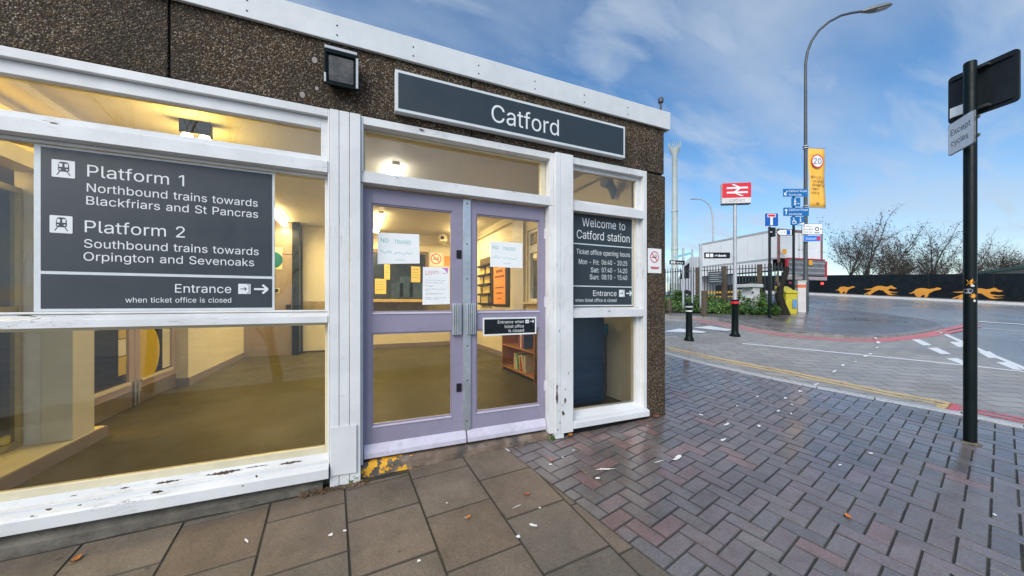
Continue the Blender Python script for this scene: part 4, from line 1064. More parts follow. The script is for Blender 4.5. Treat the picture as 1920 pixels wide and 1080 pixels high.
# --- rough concrete upstand below the sill, threshold under the doors
mb = MB()
n = 60
pr = random.Random(3)
ys = [-0.05 + pr.uniform(-0.012, 0.012) for _ in range(n + 1)]
rows = []
for i in range(n + 1):
    x = XL + (fx(606) - XL) * i / n
    zb = gz(x, -0.06) - 0.03
    zt = 0.035
    rows.append(mb.add([(x, ys[i] - 0.012, zb), (x, ys[i] - 0.008, zb + (zt - zb) * 0.55), (x, ys[i] + 0.02, zb + (zt - zb) * 0.72), (x, 0.02, zt)]))
for a, b in zip(rows, rows[1:]):
    for j in range(3):
        mb.face((a + j, b + j, b + j + 1, a + j + 1))
mb.build("upstand", M['plinth'], ST)
MB().box(XL, XIR_ - 0.002, 0.025, 0.112, -0.9, 0.032).build("foundation", M['plinth'], ST)
MB().box(1.95, 3.14, 0.0, 0.024, -0.1, 0.06).build("upstand", M['dark'], ST)
def threshold_mat():
    t = NT("threshold_concrete")
    c = t.mix(t.rng(t.noise(9, 6), 0.35, 0.7), (0.13, 0.09, 0.065), (0.22, 0.165, 0.125))
    c = t.mix(t.rng(t.noise(4, 6, 0.6, t.map(loc=(2, 0, 0))), 0.5, 0.62), c, (0.07, 0.06, 0.05))
    sepx = t.new("ShaderNodeSeparateXYZ"); t.l.new(t.co, sepx.inputs[0])
    zone = t.rng(sepx.outputs[0], 0.30, 0.62, 0.30, 0)
    spot = t.rng(t.math('MULTIPLY', t.noise(15, 6, 0.6), t.math('ADD', zone, 0.80)), 0.575, 0.592)
    c = t.mix(t.math('MULTIPLY', spot, t.rng(sepx.outputs[0], 1.75, 1.8, 1, 0)), c, (0.72, 0.36, 0.02))
    t.bump(t.math('ADD', t.noise(40, 6), t.math('MULTIPLY', spot, 0.3)), 0.6, 0.006)
    return t.done(c, 0.7)
mb = MB()
k = None
n = 24
for i in range(n + 1):
    x = 0.03 + (1.74 - 0.03) * i / n
    g = gz(x, -0.01)
    mb.add([(x, -0.010 + pr.uniform(-.004, .003), g - 0.02), (x, -0.004 + pr.uniform(-.003, .003), max(g + 0.012, 0.03)), (x, 0.012, 0.066), (x, 0.16, 0.074)])
for i in range(n):
    for j in range(3):
        a = i * 4 + j
        mb.face((a, a + 4, a + 5, a + 1))
mb.build("threshold", threshold_mat(), ST)

# --- posts
def post(name, x0, x1, y0, z0, z1, seams, mat):
    p = None
    cuts = [x0] + seams + [x1]
    mb = MB()
    for a, b in zip(cuts, cuts[1:]):
        mb.box(a + (0.0015 if a != x0 else 0), b - (0.0015 if b != x1 else 0), y0, 0.11, z0, z1)
    return mb.build(name, mat, ST, bevel=0.003)
PY = -0.05
LP0, LP1 = fx(618.5, PY), fx(676, PY)
post("door_post", LP0, LP1, PY, -0.045, 2.702, [fx(636, PY), fx(655.5, PY)], M['white_v'])
MB().prism(FA(-0.064), [(fx(619.5, -.064), fz(620, 893, -.064)), (fx(668.5, -.064), fz(668, 886, -.064)), (fx(668.5, -.064), fz(668, 797, -.064)), (fx(619.5, -.064), fz(620, 802, -.064))], -0.013, 0.0).build("kick_cover", M['white_v'], ST, bevel=0.002)
PR = -0.065
RP0, RP1 = fx(1042, PR), fx(1075, PR)
post("door_post", RP0, RP1, PR, fz(1055, 813, PR), 2.702, [fx(1052, PR)], M['white_chip_v'])
MB().box(RP0 + 0.004, RP0 + 0.09, PR + 0.004, 0.12, gz(1.75, -0.05) + 0.012, fz(1055, 813, PR) - 0.001).build("post_foot", M['white_chip_v'], ST)

def frame_quad(name, x0, x1, z0, z1, w, y0, y1, mat, parent, wb=None):
    """a rectangular frame of four butted bars, one mesh"""
    wb = wb or (w, w, w, w)                       # left, right, bottom, top
    mb = MB()
    mb.box(x0, x0 + wb[0], y0, y1, z0, z1); mb.box(x1 - wb[1], x1, y0, y1, z0, z1)
    mb.box(x0 + wb[0], x1 - wb[1], y0, y1, z0, z0 + wb[2]); mb.box(x0 + wb[0], x1 - wb[1], y0, y1, z1 - wb[3], z1)
    return mb.build(name, mat, parent, bevel=0.003)
def pane(x0, x1, z0, z1, y, parent, mat='glass'):
    return MB().quad((x0, y, z0), (x1, y, z0), (x1, y, z1), (x0, y, z1)) or None
def add_pane(x0, x1, z0, z1, y, parent, mat='glass'):
    mb = MB(); mb.quad((x0, y, z0), (x1, y, z0), (x1, y, z1), (x0, y, z1))
    return mb.build("pane", M[mat], parent)

# --- left window: opening light above, large sheet, low sheet, sloping sill
WX0, WX1 = -3.62, LP0 - 0.002
def big_window(x0, x1, right_sash=True):
    win = frame_quad("window", x0, x1, 0.118, 2.702, 0.05, -0.035, 0.11, M['white'], ST, (0.045, 0.012, 0.03, 0.055))
    mb = MB()
    mb.prism(AXF, [(-0.105, 2.238), (0.042, 2.238), (0.042, 2.318), (0.03, 2.328), (-0.105, 2.334)], x0 + 0.046, x1 - 0.013)
    mb.build("transom", M['white'], win, bevel=0.002)
    mb = MB()
    mb.prism(AXF, [(-0.105, 1.150), (0.042, 1.150), (0.042, 1.196), (-0.045, 1.226), (-0.105, 1.226)], x0 + 0.046, x1 - 0.013)
    mb.build("glazing_bar", M['white_chip'], win, bevel=0.002)
    frame_quad("sash", x0 + 0.046, x1 - 0.013, 2.336, 2.645, 0.04, 0.0, 0.07, M['white'], win, (0.05, 0.045, 0.03, 0.075))
    add_pane(x0 + 0.09, x1 - 0.05, 2.36, 2.575, 0.045, win, 'glass_high')
    frame_quad("bead", x0 + 0.046, x1 - 0.013, 1.228, 2.236, 0.03, 0.03, 0.08, M['white'], win, (0.03, 0.022, 0.012, 0.02))
    add_pane(x0 + 0.07, x1 - 0.03, 1.238, 2.22, 0.07, win)
    frame_quad("bead", x0 + 0.046, x1 - 0.013, 0.15, 1.148, 0.03, 0.045, 0.09, M['cream'], win, (0.03, 0.022, 0.075, 0.02))
    add_pane(x0 + 0.07, x1 - 0.03, 0.22, 1.13, 0.065, win)
    mb = MB()
    mb.prism(AXF, [(-0.11, 0.036), (0.085, 0.036), (0.085, 0.104), (0.075, 0.116), (0.015, 0.136), (0.012, 0.146), (-0.044, 0.176), (-0.11, 0.176)], x0, x1 - 0.004)
    mb.build("sill", M['white_chip'], win, bevel=0.003)
    return win
big_window(WX0, WX1)
post("door_post", -3.74, -3.622, PY, 0.02, 2.702, [-3.70, -3.66], M['white_v'])
big_window(XL, -3.742)

# --- door opening: head, transom light, two leaves
DX0, DX1 = LP1 + 0.001, RP0 - 0.001
YD = 0.05
w = frame_quad("transom_window", DX0, DX1, 2.205, 2.702, 0.03, -0.03, 0.11, M['white'], ST, (0.02, 0.04, 0.085, 0.06))
frame_quad("bead", DX0 + 0.022, DX1 - 0.042, 2.292, 2.64, 0.02, 0.05, 0.10, M['cream'], w, (0.012, 0.05, 0.012, 0.012))
add_pane(DX0 + 0.03, DX1 - 0.08, 2.30, 2.632, 0.075, w, 'glass_high')
mb = MB(); mb.box(DX1 - 0.045, DX1, -0.03, 0.11, 0.06, 2.203); mb.build("door_jamb", M['white_v'], ST, bevel=0.003)
mb = MB(); mb.box(DX0, DX0 + 0.018, -0.01, 0.11, 0.06, 2.203); mb.build("door_jamb", M['white_v'], ST, bevel=0.003)
LX0, LX1 = DX0 + 0.02, fx(873.5, YD)
RX0, RX1 = fx(874.5, YD), DX1 - 0.048
ZT = 2.192
gl = dict(ut=2.075, ub=1.212, lt=1.055, lb=0.325)
def leaf(x0, x1, gx0, gx1, label):
    d = MB()
    # stiles and rails round two openings
    d.box(x0, gx0, YD, YD + 0.045, 0.09, ZT); d.box(gx1, x1, YD, YD + 0.045, 0.09, ZT)
    d.box(gx0, gx1, YD, YD + 0.045, gl['ut'], ZT); d.box(gx0, gx1, YD, YD + 0.045, gl['lt'], gl['ub']); d.box(gx0, gx1, YD, YD + 0.045, 0.09, gl['lb'])
    o = d.build("door", M['lilac'], ST, bevel=0.002)
    o["label"] = label
    for z0, z1 in ((gl['lb'], gl['lt']), (gl['ub'], gl['ut'])):
        m = MB()
        fr = [(gx0, gx0 + 0.012, z0, z1), (gx1 - 0.012, gx1, z0, z1), (gx0 + 0.012, gx1 - 0.012, z0, z0 + 0.014), (gx0 + 0.012, gx1 - 0.012, z1 - 0.012, z1)]
        for a, b, c_, e in fr:
            m.box(a, b, YD + 0.008, YD + 0.036, c_, e)
        m.build("glazing_bead", M['lilac'], o, bevel=0.002)
        m = MB(); m.box(gx0 + 0.006, gx1 - 0.006, YD - 0.007, YD - 0.0005, z0 - 0.010, z0 + 0.004); m.build("bead_ledge", M['lilac_worn'], o, bevel=0.002)
        add_pane(gx0 + 0.01, gx1 - 0.01, z0 + 0.01, z1 - 0.01, YD + 0.02, o, 'glass_door')
    m = MB()
    m.prism(AXF, [(-YD + 0.0005, 0.092), (-YD + 0.032, 0.088), (-YD + 0.034, 0.125), (-YD + 0.010, 0.185), (-YD + 0.0005, 0.19)], x0 + 0.004, x1 - 0.004)
    m.build("weather_bar", M['lilac_worn'], o, bevel=0.003)
    return o
dl = leaf(LX0, LX1, fx(697, YD), fx(848, YD), "left leaf of the lilac double doors")
dr = leaf(RX0, RX1, fx(893, YD), fx(1012, YD), "right leaf of the lilac double doors")
# steel cover strip on the right leaf, its screws
m = MB(); m.box(fx(868, YD), fx(882, YD), YD - 0.013, YD - 0.001, 0.19, ZT - 0.006); cs_ = m.build("cover_strip", M['steel'], dr, bevel=0.0015)
m = MB()
for z in (2.15, 1.80, 1.50, 0.92, 0.62, 0.27):
    m.disc(FA(YD - 0.013), fx(875, YD), z, 0.006, 0, 0.003, 10)
m.build_each("screw", M['dark'], dr)
# ribbed pull handles
hz0, hz1 = fz(858, 629, YD - .03), fz(858, 569, YD - .03)
for (p0, p1, par) in ((849, 866, dl), (875.5, 893, dr)):
    a, b = fx(p0, YD - .03), fx(p1, YD - .03)
    m = MB()
    m.box(a, b, YD - 0.022, YD - 0.0005, hz0, hz1)
    nr = 5
    for i in range(nr):
        c0 = a + (b - a) * i / nr
        m.box(c0 + 0.002, c0 + (b - a) / nr - 0.003, YD - 0.034, YD - 0.0225, hz0 + 0.004, hz1 - 0.004)
    m.build("handle", M['steel'], par, bevel=0.003)
# locks
for z in (fz(861, 477, YD), fz(858, 727, YD)):
    x = fx(860.5, YD)
    m = MB(); m.rrect(FA(YD), x - 0.022, x + 0.022, z - 0.036, z + 0.036, 0.004, 0.0005, 0.006); m.disc(FA(YD), x, z - 0.005, 0.010, 0.006, 0.011, 14)
    m.build("lock", M['dark'], dl)
# bent closer plate sticker: dark hinge edges
m = MB()
for z in (0.5, 1.3, 1.95):
    m.box(RX1 - 0.012, RX1 + 0.004, YD - 0.006, YD + 0.006, z - 0.05, z + 0.05)
m.build_each("hinge", M['lilac_worn'], dr)

# --- right window
QX0, QX1 = RP1 + 0.001, fx(1213, -.03)
rw = frame_quad("window", QX0, QX1, 0.118, 2.702, 0.05, -0.03, 0.12, M['white_v'], ST, (0.012, 0.048, 0.02, 0.065))
mb = MB()
z1, z0 = fz(1079, 376, -.03), fz(1079, 395, -.03)
mb.prism(AXF, [(-0.115, z0 + 0.02), (0.036, z0), (0.036, z1 - 0.012), (-0.115, z1)], QX0 + 0.013, QX1 - 0.049); mb.build("transom", M['white'], rw, bevel=0.002)
ztr = z1
z1, z0 = fz(1077, 577, -.03), fz(1077, 596, -.03)
mb = MB(); mb.prism(AXF, [(-0.115, z0), (0.036, z0), (0.036, z1 - 0.022), (-0.045, z1), (-0.115, z1)], QX0 + 0.013, QX1 - 0.049); mb.build("glazing_bar", M['white_chip'], rw, bevel=0.002)
zmid1, zmid0 = z1, z0
frame_quad("sash", QX0 + 0.013, QX1 - 0.049, ztr + 0.002, 2.636, 0.04, 0.02, 0.07, M['white'], rw, (0.012, 0.05, 0.02, 0.035))
add_pane(QX0 + 0.02, QX1 - 0.09, ztr + 0.015, 2.61, 0.05, rw, 'glass_high')
for a, b in ((zmid1 + 0.001, fz(1079, 395, -.03) + 0.02), (0.178, zmid0 - 0.001)):
    mb = MB(); mb.box(QX1 - 0.092, QX1 - 0.0485, 0.03, 0.115, a, b); mb.build("bead", M['white_v'], rw, bevel=0.002)
    add_pane(QX0 + 0.013, QX1 - 0.09, a, b, 0.07, rw, 'glass_low')
mb = MB(); mb.prism(AXF, [(-0.125, 0.085), (0.07, 0.085), (0.07, 0.14), (0.06, 0.15), (0.012, 0.166), (0.010, 0.176), (-0.05, 0.215), (-0.125, 0.215)], QX0 + 0.002, QX1); mb.build("sill", M['white_chip'], rw, bevel=0.003)

# --- shell of the booking hall
YB, XIR, XIL = 6.85, 2.97, -2.17
struct_parts = []
MB().box(-9.9, 3.10, 0.115, 7.0, FL - 0.12, FL).build("hall_floor", M['floor_in'], ST)
MB().box(-9.9, 3.10, 0.175, 7.0, CE, CE + 0.08).build("hall_ceiling", M['ceil_in'], ST)
MB().box(-1.12, XIR + 0.12, YB, YB + 0.1, FL, CE).build("back_wall", M['wall_in'], ST)
# right hand wall with a window
wy0, wy1 = 1.95, 3.06
for i, (y0, y1, z0, z1) in enumerate(((0.30, wy0, FL, CE), (wy1, YB, FL, CE), (wy0, wy1, FL, 1.30), (wy0, wy1, 2.62, CE))):
    MB().box(XIR, XIR + 0.12, y0, y1, z0, z1).build("side_wall", M['wall_in'], ST)
MB().box(XIR + 0.122, XR, 0.21, 7.0, FL - 0.3, 1.26).build("side_cladding", M['pebble'], ST)
MB().box(XIR + 0.122, XR, 0.21, 7.0, 2.66, 3.196).build("side_cladding", M['pebble'], ST)
MB().box(XIR + 0.122, XR, 0.21, wy0 - 0.03, 1.262, 2.658).build("side_cladding", M['pebble'], ST)
MB().box(XIR + 0.122, XR, wy1 + 0.03, 7.0, 1.262, 2.658).build("side_cladding", M['pebble'], ST)
FX = Fr((0, 0, 0), (0, 1, 0), (0, 0, 1))
mb = MB()
for u0, u1, v0, v1 in ((wy0, wy0 + 0.06, 1.302, 2.618), (wy1 - 0.06, wy1, 1.302, 2.618), (wy0 + 0.06, wy1 - 0.06, 1.302, 1.36), (wy0 + 0.06, wy1 - 0.06, 2.56, 2.618), (wy0 + 0.06, wy1 - 0.06, 2.20, 2.33)):
    mb.box(XIR + 0.03, XIR + 0.09, u0, u1, v0, v1)
sw = mb.build("window", M['white_v'], ST, bevel=0.003)
mb = MB(); mb.quad((XIR + 0.06, wy0 + 0.05, 1.33), (XIR + 0.06, wy1 - 0.05, 1.33), (XIR + 0.06, wy1 - 0.05, 2.6), (XIR + 0.06, wy0 + 0.05, 2.6)); mb.build("pane", M['glass'], sw)
MB().box(XIR - 0.13, XIR + 0.028, wy0 - 0.04, wy1 + 0.04, 1.262, 1.298).build("window_board", M['cream'], ST, bevel=0.004)
MB().box(XIR - 0.05, XIR - 0.001, 3.12, 3.62, FL, CE).build("column", paint("pale_lavender_column", (0.52, 0.51, 0.55), 0.5, 0.06, 2), ST, bevel=0.004)
mb = MB(); mb.box(-1.12, XIR - 0.002, YB - 0.018, YB - 0.001, FL, FL + 0.11); mb.box(XIR - 0.018, XIR - 0.0005, 3.63, YB - 0.02, FL, FL + 0.11); mb.build("skirting", M['skirt'], ST)
# left wall of the hall: cream return, skirting
Y0L, Y1L = 3.62, 6.45
MB().box(XIL - 0.22, XIL, Y0L, Y1L, FL, CE).build("side_wall", M['wall_in'], ST)
mb = MB(); mb.box(XIL + 0.001, XIL + 0.016, Y0L - 0.012, Y1L - 0.002, FL, FL + 0.11); mb.box(XIL - 0.22, XIL + 0.0005, Y0L - 0.013, Y0L - 0.0005, FL, FL + 0.11); mb.build("skirting", M['skirt'], ST)
# taupe door and panel at the back left, black post, cream door with kick plate
M['taupe'] = paint("taupe_panel", (0.27, 0.215, 0.18), 0.5, 0.06, 1.5)
mb = MB(); mb.box(XIL - 0.1, -1.27, Y1L, Y1L + 0.06, FL, 2.36); td = mb.build("inner_door", M['taupe'], ST, bevel=0.004); td["label"] = "taupe staff door at the back of the hall"
MB().box(XIL - 0.1, -1.27, Y1L - 0.002, Y1L + 0.058, 2.375, CE).build("door_overpanel", M['taupe'], ST, bevel=0.004)
fr = FA(Y1L)
a, b = F(524, 540, Y1L), F(513, 550, Y1L)
mb = MB(); mb.slab(fr, b.x - 0.05, a.x, b.z, a.z, 0.001, 0.008); mb.build("letter_plate", M['cream'], td)
mb = MB(); mb.slab(fr, b.x - 0.04, a.x - 0.02, b.z + 0.02, a.z - 0.02, 0.0085, 0.012); mb.build("letter_slot", M['dark'], td)
p = F(541, 575, Y1L); mb = MB(); mb.slab(fr, p.x - 0.05, p.x + 0.05, p.z - 0.05, p.z + 0.05, 0.001, 0.02); mb.build("door_lock", M['dark'], td)
MB().box(-1.262, -1.125, Y1L - 0.05, Y1L + 0.42, FL, CE).build("column", M['black_sign'], ST)
mb = MB(); mb.box(-1.10, -0.30, YB - 0.05, YB - 0.004, FL + 0.03, 2.72); cd = mb.build("inner_door", M['wall_in'], ST, bevel=0.004); cd["label"] = "cream inner door with brass kick plate"
a = F(566, 589, YB); mb = MB(); mb.box(-1.09, -0.31, YB - 0.058, YB - 0.051, a.z, F(566, 565, YB).z); mb.build("push_plate", paint("brass_plate", (0.5, 0.36, 0.13), 0.35, 0.2, 5, metal=0.7), cd)
# low glazed screen at the left: plinth, pillar, glass, then pink-grey swing doors
mb = MB(); mb.box(-2.62, -2.03, 0.13, 1.43, FL, FL + 0.10); mb.build("screen_plinth", M['cream'], ST, bevel=0.004)
mb = MB(); mb.box(-2.029, -2.012, 0.13, 1.445, FL, FL + 0.095); mb.box(-2.30, -2.03, 1.432, 1.445, FL, FL + 0.095); mb.build("skirting", M['skirt'], ST)
mb = MB(); mb.box(-2.215, -2.04, 1.06, 1.32, FL + 0.101, 2.298); mb.build("column", paint("cream_column", (0.60, 0.58, 0.50), 0.5, 0.05, 2), ST, bevel=0.003)
mb = MB(); mb.box(-2.36, -2.22, 1.07, 1.12, FL + 0.101, 2.298); mb.build("screen_board", M['white_v'], ST)
mb = MB()
for y in (0.16, 1.03):
    mb.box(-2.36, -2.31, y, y + 0.035, FL + 0.101, 2.165)
for z in (FL + 0.101, 1.22, 2.12):
    mb.box(-2.355, -2.315, 0.196, 1.029, z, z + 0.045)
sc = mb.build("screen_frame", paint("yellowed_frame", (0.42, 0.34, 0.12), 0.4, 0.1, 3), ST, bevel=0.003)
mb = MB(); mb.quad((-2.335, 0.19, FL + 0.14), (-2.335, 1.04, FL + 0.14), (-2.335, 1.04, 2.14), (-2.335, 0.19, 2.14)); mb.build("pane", M['glass_dark'], sc)
M['pinkgrey'] = paint("mauve_door_paint", (0.36, 0.27, 0.27), 0.45, 0.06, 2)
M['kickdark'] = paint("scuffed_bronze_kick", (0.13, 0.10, 0.06), 0.45, 0.25, 4)
M['poster_y'] = paint("yellow_film", (0.52, 0.36, 0.03), 0.5, 0.05, 3)
def swing(y0, y1):
    X0, X1 = -2.34, -2.295
    g0, g1, z0, z1 = y0 + 0.11, y1 - 0.11, FL + 0.30, 1.02
    mb = MB()
    mb.box(X0, X1, y0, g0, FL + 0.19, 2.1); mb.box(X0, X1, g1, y1, FL + 0.19, 2.1)
    mb.box(X0, X1, g0, g1, FL + 0.19, z0); mb.box(X0, X1, g0, g1, z1, 1.24); mb.box(X0, X1, g0, g1, 2.0, 2.1)
    d = mb.build("swing_door", M['pinkgrey'], ST, bevel=0.003)
    mb = MB(); mb.box(X0 - 0.002, X1 + 0.003, y0 + 0.002, y1 - 0.002, FL + 0.01, FL + 0.19); mb.build("kick_plate", M['kickdark'], d)
    for a, b in ((z0, z1), (1.24, 2.0)):
        mb = MB(); mb.quad((-2.318, g0, a), (-2.318, g1, a), (-2.318, g1, b), (-2.318, g0, b)); mb.build("pane", M['glass_dark'], d)
    mb = MB(); mb.box(X1 + 0.001, X1 + 0.02, g0 + 0.002, g1 - 0.002, z0 - 0.03, z0 - 0.004); mb.build("ledge", M['cream'], d)
    return d
d1 = swing(1.55, 2.55); d2 = swing(2.56, 3.58)
FS = Fr((-2.311, 0, 0), (0, 1, 0), (0, 0, 1))
mb = MB(); mb.disc(FS, 2.80, 0.68, .37, -.004, 0, 36, .36); mb.build("yellow_film", M['poster_y'], d2)
mb = MB(); mb.slab(FS, 2.28, 2.42, .90, 1.0, -.004, 0); mb.slab(FS, 2.28, 2.42, .50, .70, -.004, 0); mb.build_each("yellow_film", M['poster_y'], d1)
mb = MB(); mb.slab(FS, 2.28, 2.42, .71, .89, -.004, 0); mb.slab(FS, 3.25, 3.45, .42, 1.0, -.004, 0); mb.build_each("white_film", M['cream'], d2)
mb = MB()
for y in (2.52, 2.59):
    mb.tube((-2.28, y, FL + 0.02), (-2.28, y, FL + 0.30), 0.012, n=10)
    mb.box(-2.294, -2.268, y - 0.02, y + 0.02, FL + 0.17, FL + 0.19); mb.box(-2.294, -2.268, y - 0.02, y + 0.02, FL + 0.26, FL + 0.28)
mb.build_each("floor_bolt", M['steel'], d1)
# the lobby beyond the screen
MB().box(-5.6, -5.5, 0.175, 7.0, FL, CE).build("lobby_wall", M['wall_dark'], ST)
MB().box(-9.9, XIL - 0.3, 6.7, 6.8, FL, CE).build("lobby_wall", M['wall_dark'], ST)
MB().box(-2.36, -2.20, 0.13, Y0L - 0.015, 2.30, 2.42).build("screen_head", M['cream'], ST)
MB().box(-2.35, -2.29, 1.46, Y0L - 0.015, 2.102, 2.299).build("door_head", M['wall_in'], ST)
MB().box(-9.9, XR, 7.0, 7.12, -0.3, 3.23).build("rear_wall", M['pebble'], ST)
# yellowed strip panels and beams under the lobby ceiling
mb = MB()
for i in range(9):
    mb.box(-5.4 + i * 0.36, -5.4 + i * 0.36 + 0.05, 0.2, 3.4, CE - 0.06, CE - 0.001)
mb.build_each("ceiling_rib", M['ceil_in'], ST)
mb = MB(); mb.hexa([(-5.2, 0.25, 2.62), (-5.2, 0.45, 2.62), (-2.4, 3.2, 2.70), (-2.4, 3.0, 2.70), (-5.2, 0.25, 2.82), (-5.2, 0.45, 2.82), (-2.4, 3.2, 2.90), (-2.4, 3.0, 2.90)])
mb.build("ceiling_beam", M['cream'], ST)
mb = MB(); mb.box(-3.3, -2.37, 0.3, 0.42, 2.0, 2.08); mb.build("ceiling_beam", M['cream'], ST)
# ticket window with counter, tiled front and pinned notices
tw0, tw1 = F(699, 473, YB), F(797, 561, YB)
TX0, TX1, TZ0, TZ1 = tw0.x, tw1.x, tw1.z, tw0.z
mb = MB(); mb.box(TX0, TX1, YB - 0.03, YB - 0.002, TZ0, TZ1)
M['ticket_dark'] = paint("dim_ticket_office", (0.018, 0.024, 0.032), 0.2, 0.6, 2.5)
tk = mb.build("ticket_window", M['ticket_dark'], ST)
mb = MB(); W_ = 0.08
for a, b, c_, e in ((TX0 - W_, TX0 - .001, TZ0, TZ1 + W_), (TX1 + .001, TX1 + W_, TZ0, TZ1 + W_), (TX0, TX1, TZ1 + .001, TZ1 + W_)):
    mb.box(a, b, YB - 0.07, YB - 0.002, c_, e)
mb.build("frame", paint("brown_ticket_frame", (0.16, 0.085, 0.05), 0.45), tk)
mb = MB(); mb.box(TX0 - 0.25, TX1 + 0.1, YB - 0.30, YB - 0.002, TZ0 - 0.075, TZ0 - 0.002); mb.build("counter", paint("ochre_counter", (0.50, 0.36, 0.14), 0.4), tk)
mb = MB()
for i in range(5):
    a = TX0 - 0.25 + i * 0.72
    mb.box(a + 0.006, a + 0.712, YB - 0.05, YB - 0.002, TZ0 - 0.72, TZ0 - 0.08)
mb.build_each("counter_tile", paint("grey_counter_tiles", (0.19, 0.165, 0.12), 0.45, 0.2, 2), tk)
mb = MB()
for px, py, w_, h_ in ((745, 545, .30, .40), (762, 538, .34, .55), (781, 545, .36, .42)):
    c = F(px, py, YB - 0.03); mb.slab(FA(YB - 0.03), c.x - w_ / 2, c.x + w_ / 2, c.z - h_ / 2, c.z + h_ / 2, 0.001, 0.004)
mb.build_each("leaflet", paint("blue_leaflets", (0.02, 0.05, 0.10), 0.4, 0.5, 8), tk)
# pipes under the ceiling
mb = MB()
mb.tube((XIR - 0.06, 0.4, 2.92), (XIR - 0.06, YB - .05, 2.92), 0.015, n=8)
mb.tube((0.9, YB - 0.03, 2.85), (2.95, YB - 0.03, 2.85), 0.02, n=8)
mb.build_each("conduit", M['cream'], ST)

# bare timber patches on the frames
M['bare'] = paint("bare_wet_timber", (0.085, 0.052, 0.038), .8, .5, 40, bump=.6, bscale=90)
rc = random.Random(2)
def flake(par, px, py, w_, h_, fr, z0, n=16, up=False):
    """an irregular patch, w_ by h_ metres, lying on the frame fr"""
    p = F(px, py, 0.0)
    pts = []
    for i in range(n):
        th = 2 * math.pi * i / n
        k = rc.uniform(.45, 1.05)
        pts.append((px + w_ * .5 * k * math.cos(th), py + h_ * .5 * k * math.sin(th)))
    return pts
wins = [o for o in ST.children if o.name.startswith("window")]
w0 = wins[0]; w1 = [o for o in wins if o.location is not None][2] if len(wins) > 2 else wins[-1]
def chips(par, y, lst):
    mb = MB()
    for px, py, w_, h_, sl in lst:
        c0 = F(px, py, y)
        s = (c0.y + DIST) / FPX * 1.15
        pts = [(c0.x + dx * s, c0.z - dz * s + sl * dx * s) for dx, dz in flake(par, 0, 0, w_, h_, None, 0)]
        mb.prism(FA(y), pts, 0.0002, 0.0012)
    return mb.build_each("bare_patch", M['bare'], par)
chips(ST, -0.0662, [(1059.5, 751, 4.5, 15, 0), (1056, 775, 7, 15, 0), (1050, 793, 2, 4, 0), (1044.5, 744, 6, 30, 0), (1044.5, 726, 4, 14, 0), (1046, 806, 3, 5, 0), (1055, 760, 2, 3, 0), (1048, 770, 2, 2.5, 0), (1060, 730, 1.5, 6, 0), (1066, 700, 1.2, 8, 0), (1049, 620, 1.5, 9, 0)])
chips(ST, -0.0865, [(93, 955, 8, 3, .0), (296, 922, 15, 4.5, .0), (481, 893, 4, 5, 0), (150, 947, 4, 2, 0), (300, 921, 5, 2, 0), (455, 911, 3, 2, 0), (60, 968, 4, 2, 0)])
AXS = Fr((0, -0.0125, 0.1462), (1, 0, 0), (0, 0.88, 0.47))
mb = MB()
for px0, px1, v0, v1 in ((282, 337, .012, .036), (377, 452, .010, .045), (522, 566, .008, .038), (218, 236, .022, .036), (120, 134, .026, .034), (455, 500, .030, .042)):
    x0, x1 = F(px0, 880, -.03).x, F(px1, 880, -.03).x
    n = 18
    top = [(x0 + (x1 - x0) * i / n, v1 - rc.uniform(0, .4) * (v1 - v0) - (abs(i / n - .55) ** 2) * 1.2 * (v1 - v0)) for i in range(n + 1)]
    bot = [(x0 + (x1 - x0) * i / n, v0 + rc.uniform(0, .35) * (v1 - v0) + (abs(i / n - .45) ** 2) * 1.2 * (v1 - v0)) for i in range(n + 1)]
    top = [(x, max(z, bb[1] + .001)) for (x, z), bb in zip(top, bot)]
    for i in range(n):
        mb.quad(AXS.P(*bot[i], .0018), AXS.P(*bot[i + 1], .0018), AXS.P(*top[i + 1], .0018), AXS.P(*top[i], .0018))
mb.build_each("bare_patch", M['bare'], ST)
chips(ST, -0.0372, [(247, 601, 5, 3.5, 0), (130, 602, 4, 3, 0), (320, 598, 3, 2, 0), (375, 598, 4, 2, 0), (415, 597, 5, 2, 0), (540, 594, 3, 2, 0), (20, 606, 5, 2, 0)])
# brown rot and gaps along the rails
chips(ST, -0.0372, [(790, 243, 12, 3, -.15), (680, 322, 2.5, 2.5, 0), (745, 333, 3, 2, 0)])
chips(ST, -0.0322, [(1090, 588, 7, 2, 0), (1083, 586, 4, 2.5, 0), (1152, 301, 5, 2, 0), (1180, 312, 2, 2, 0)])

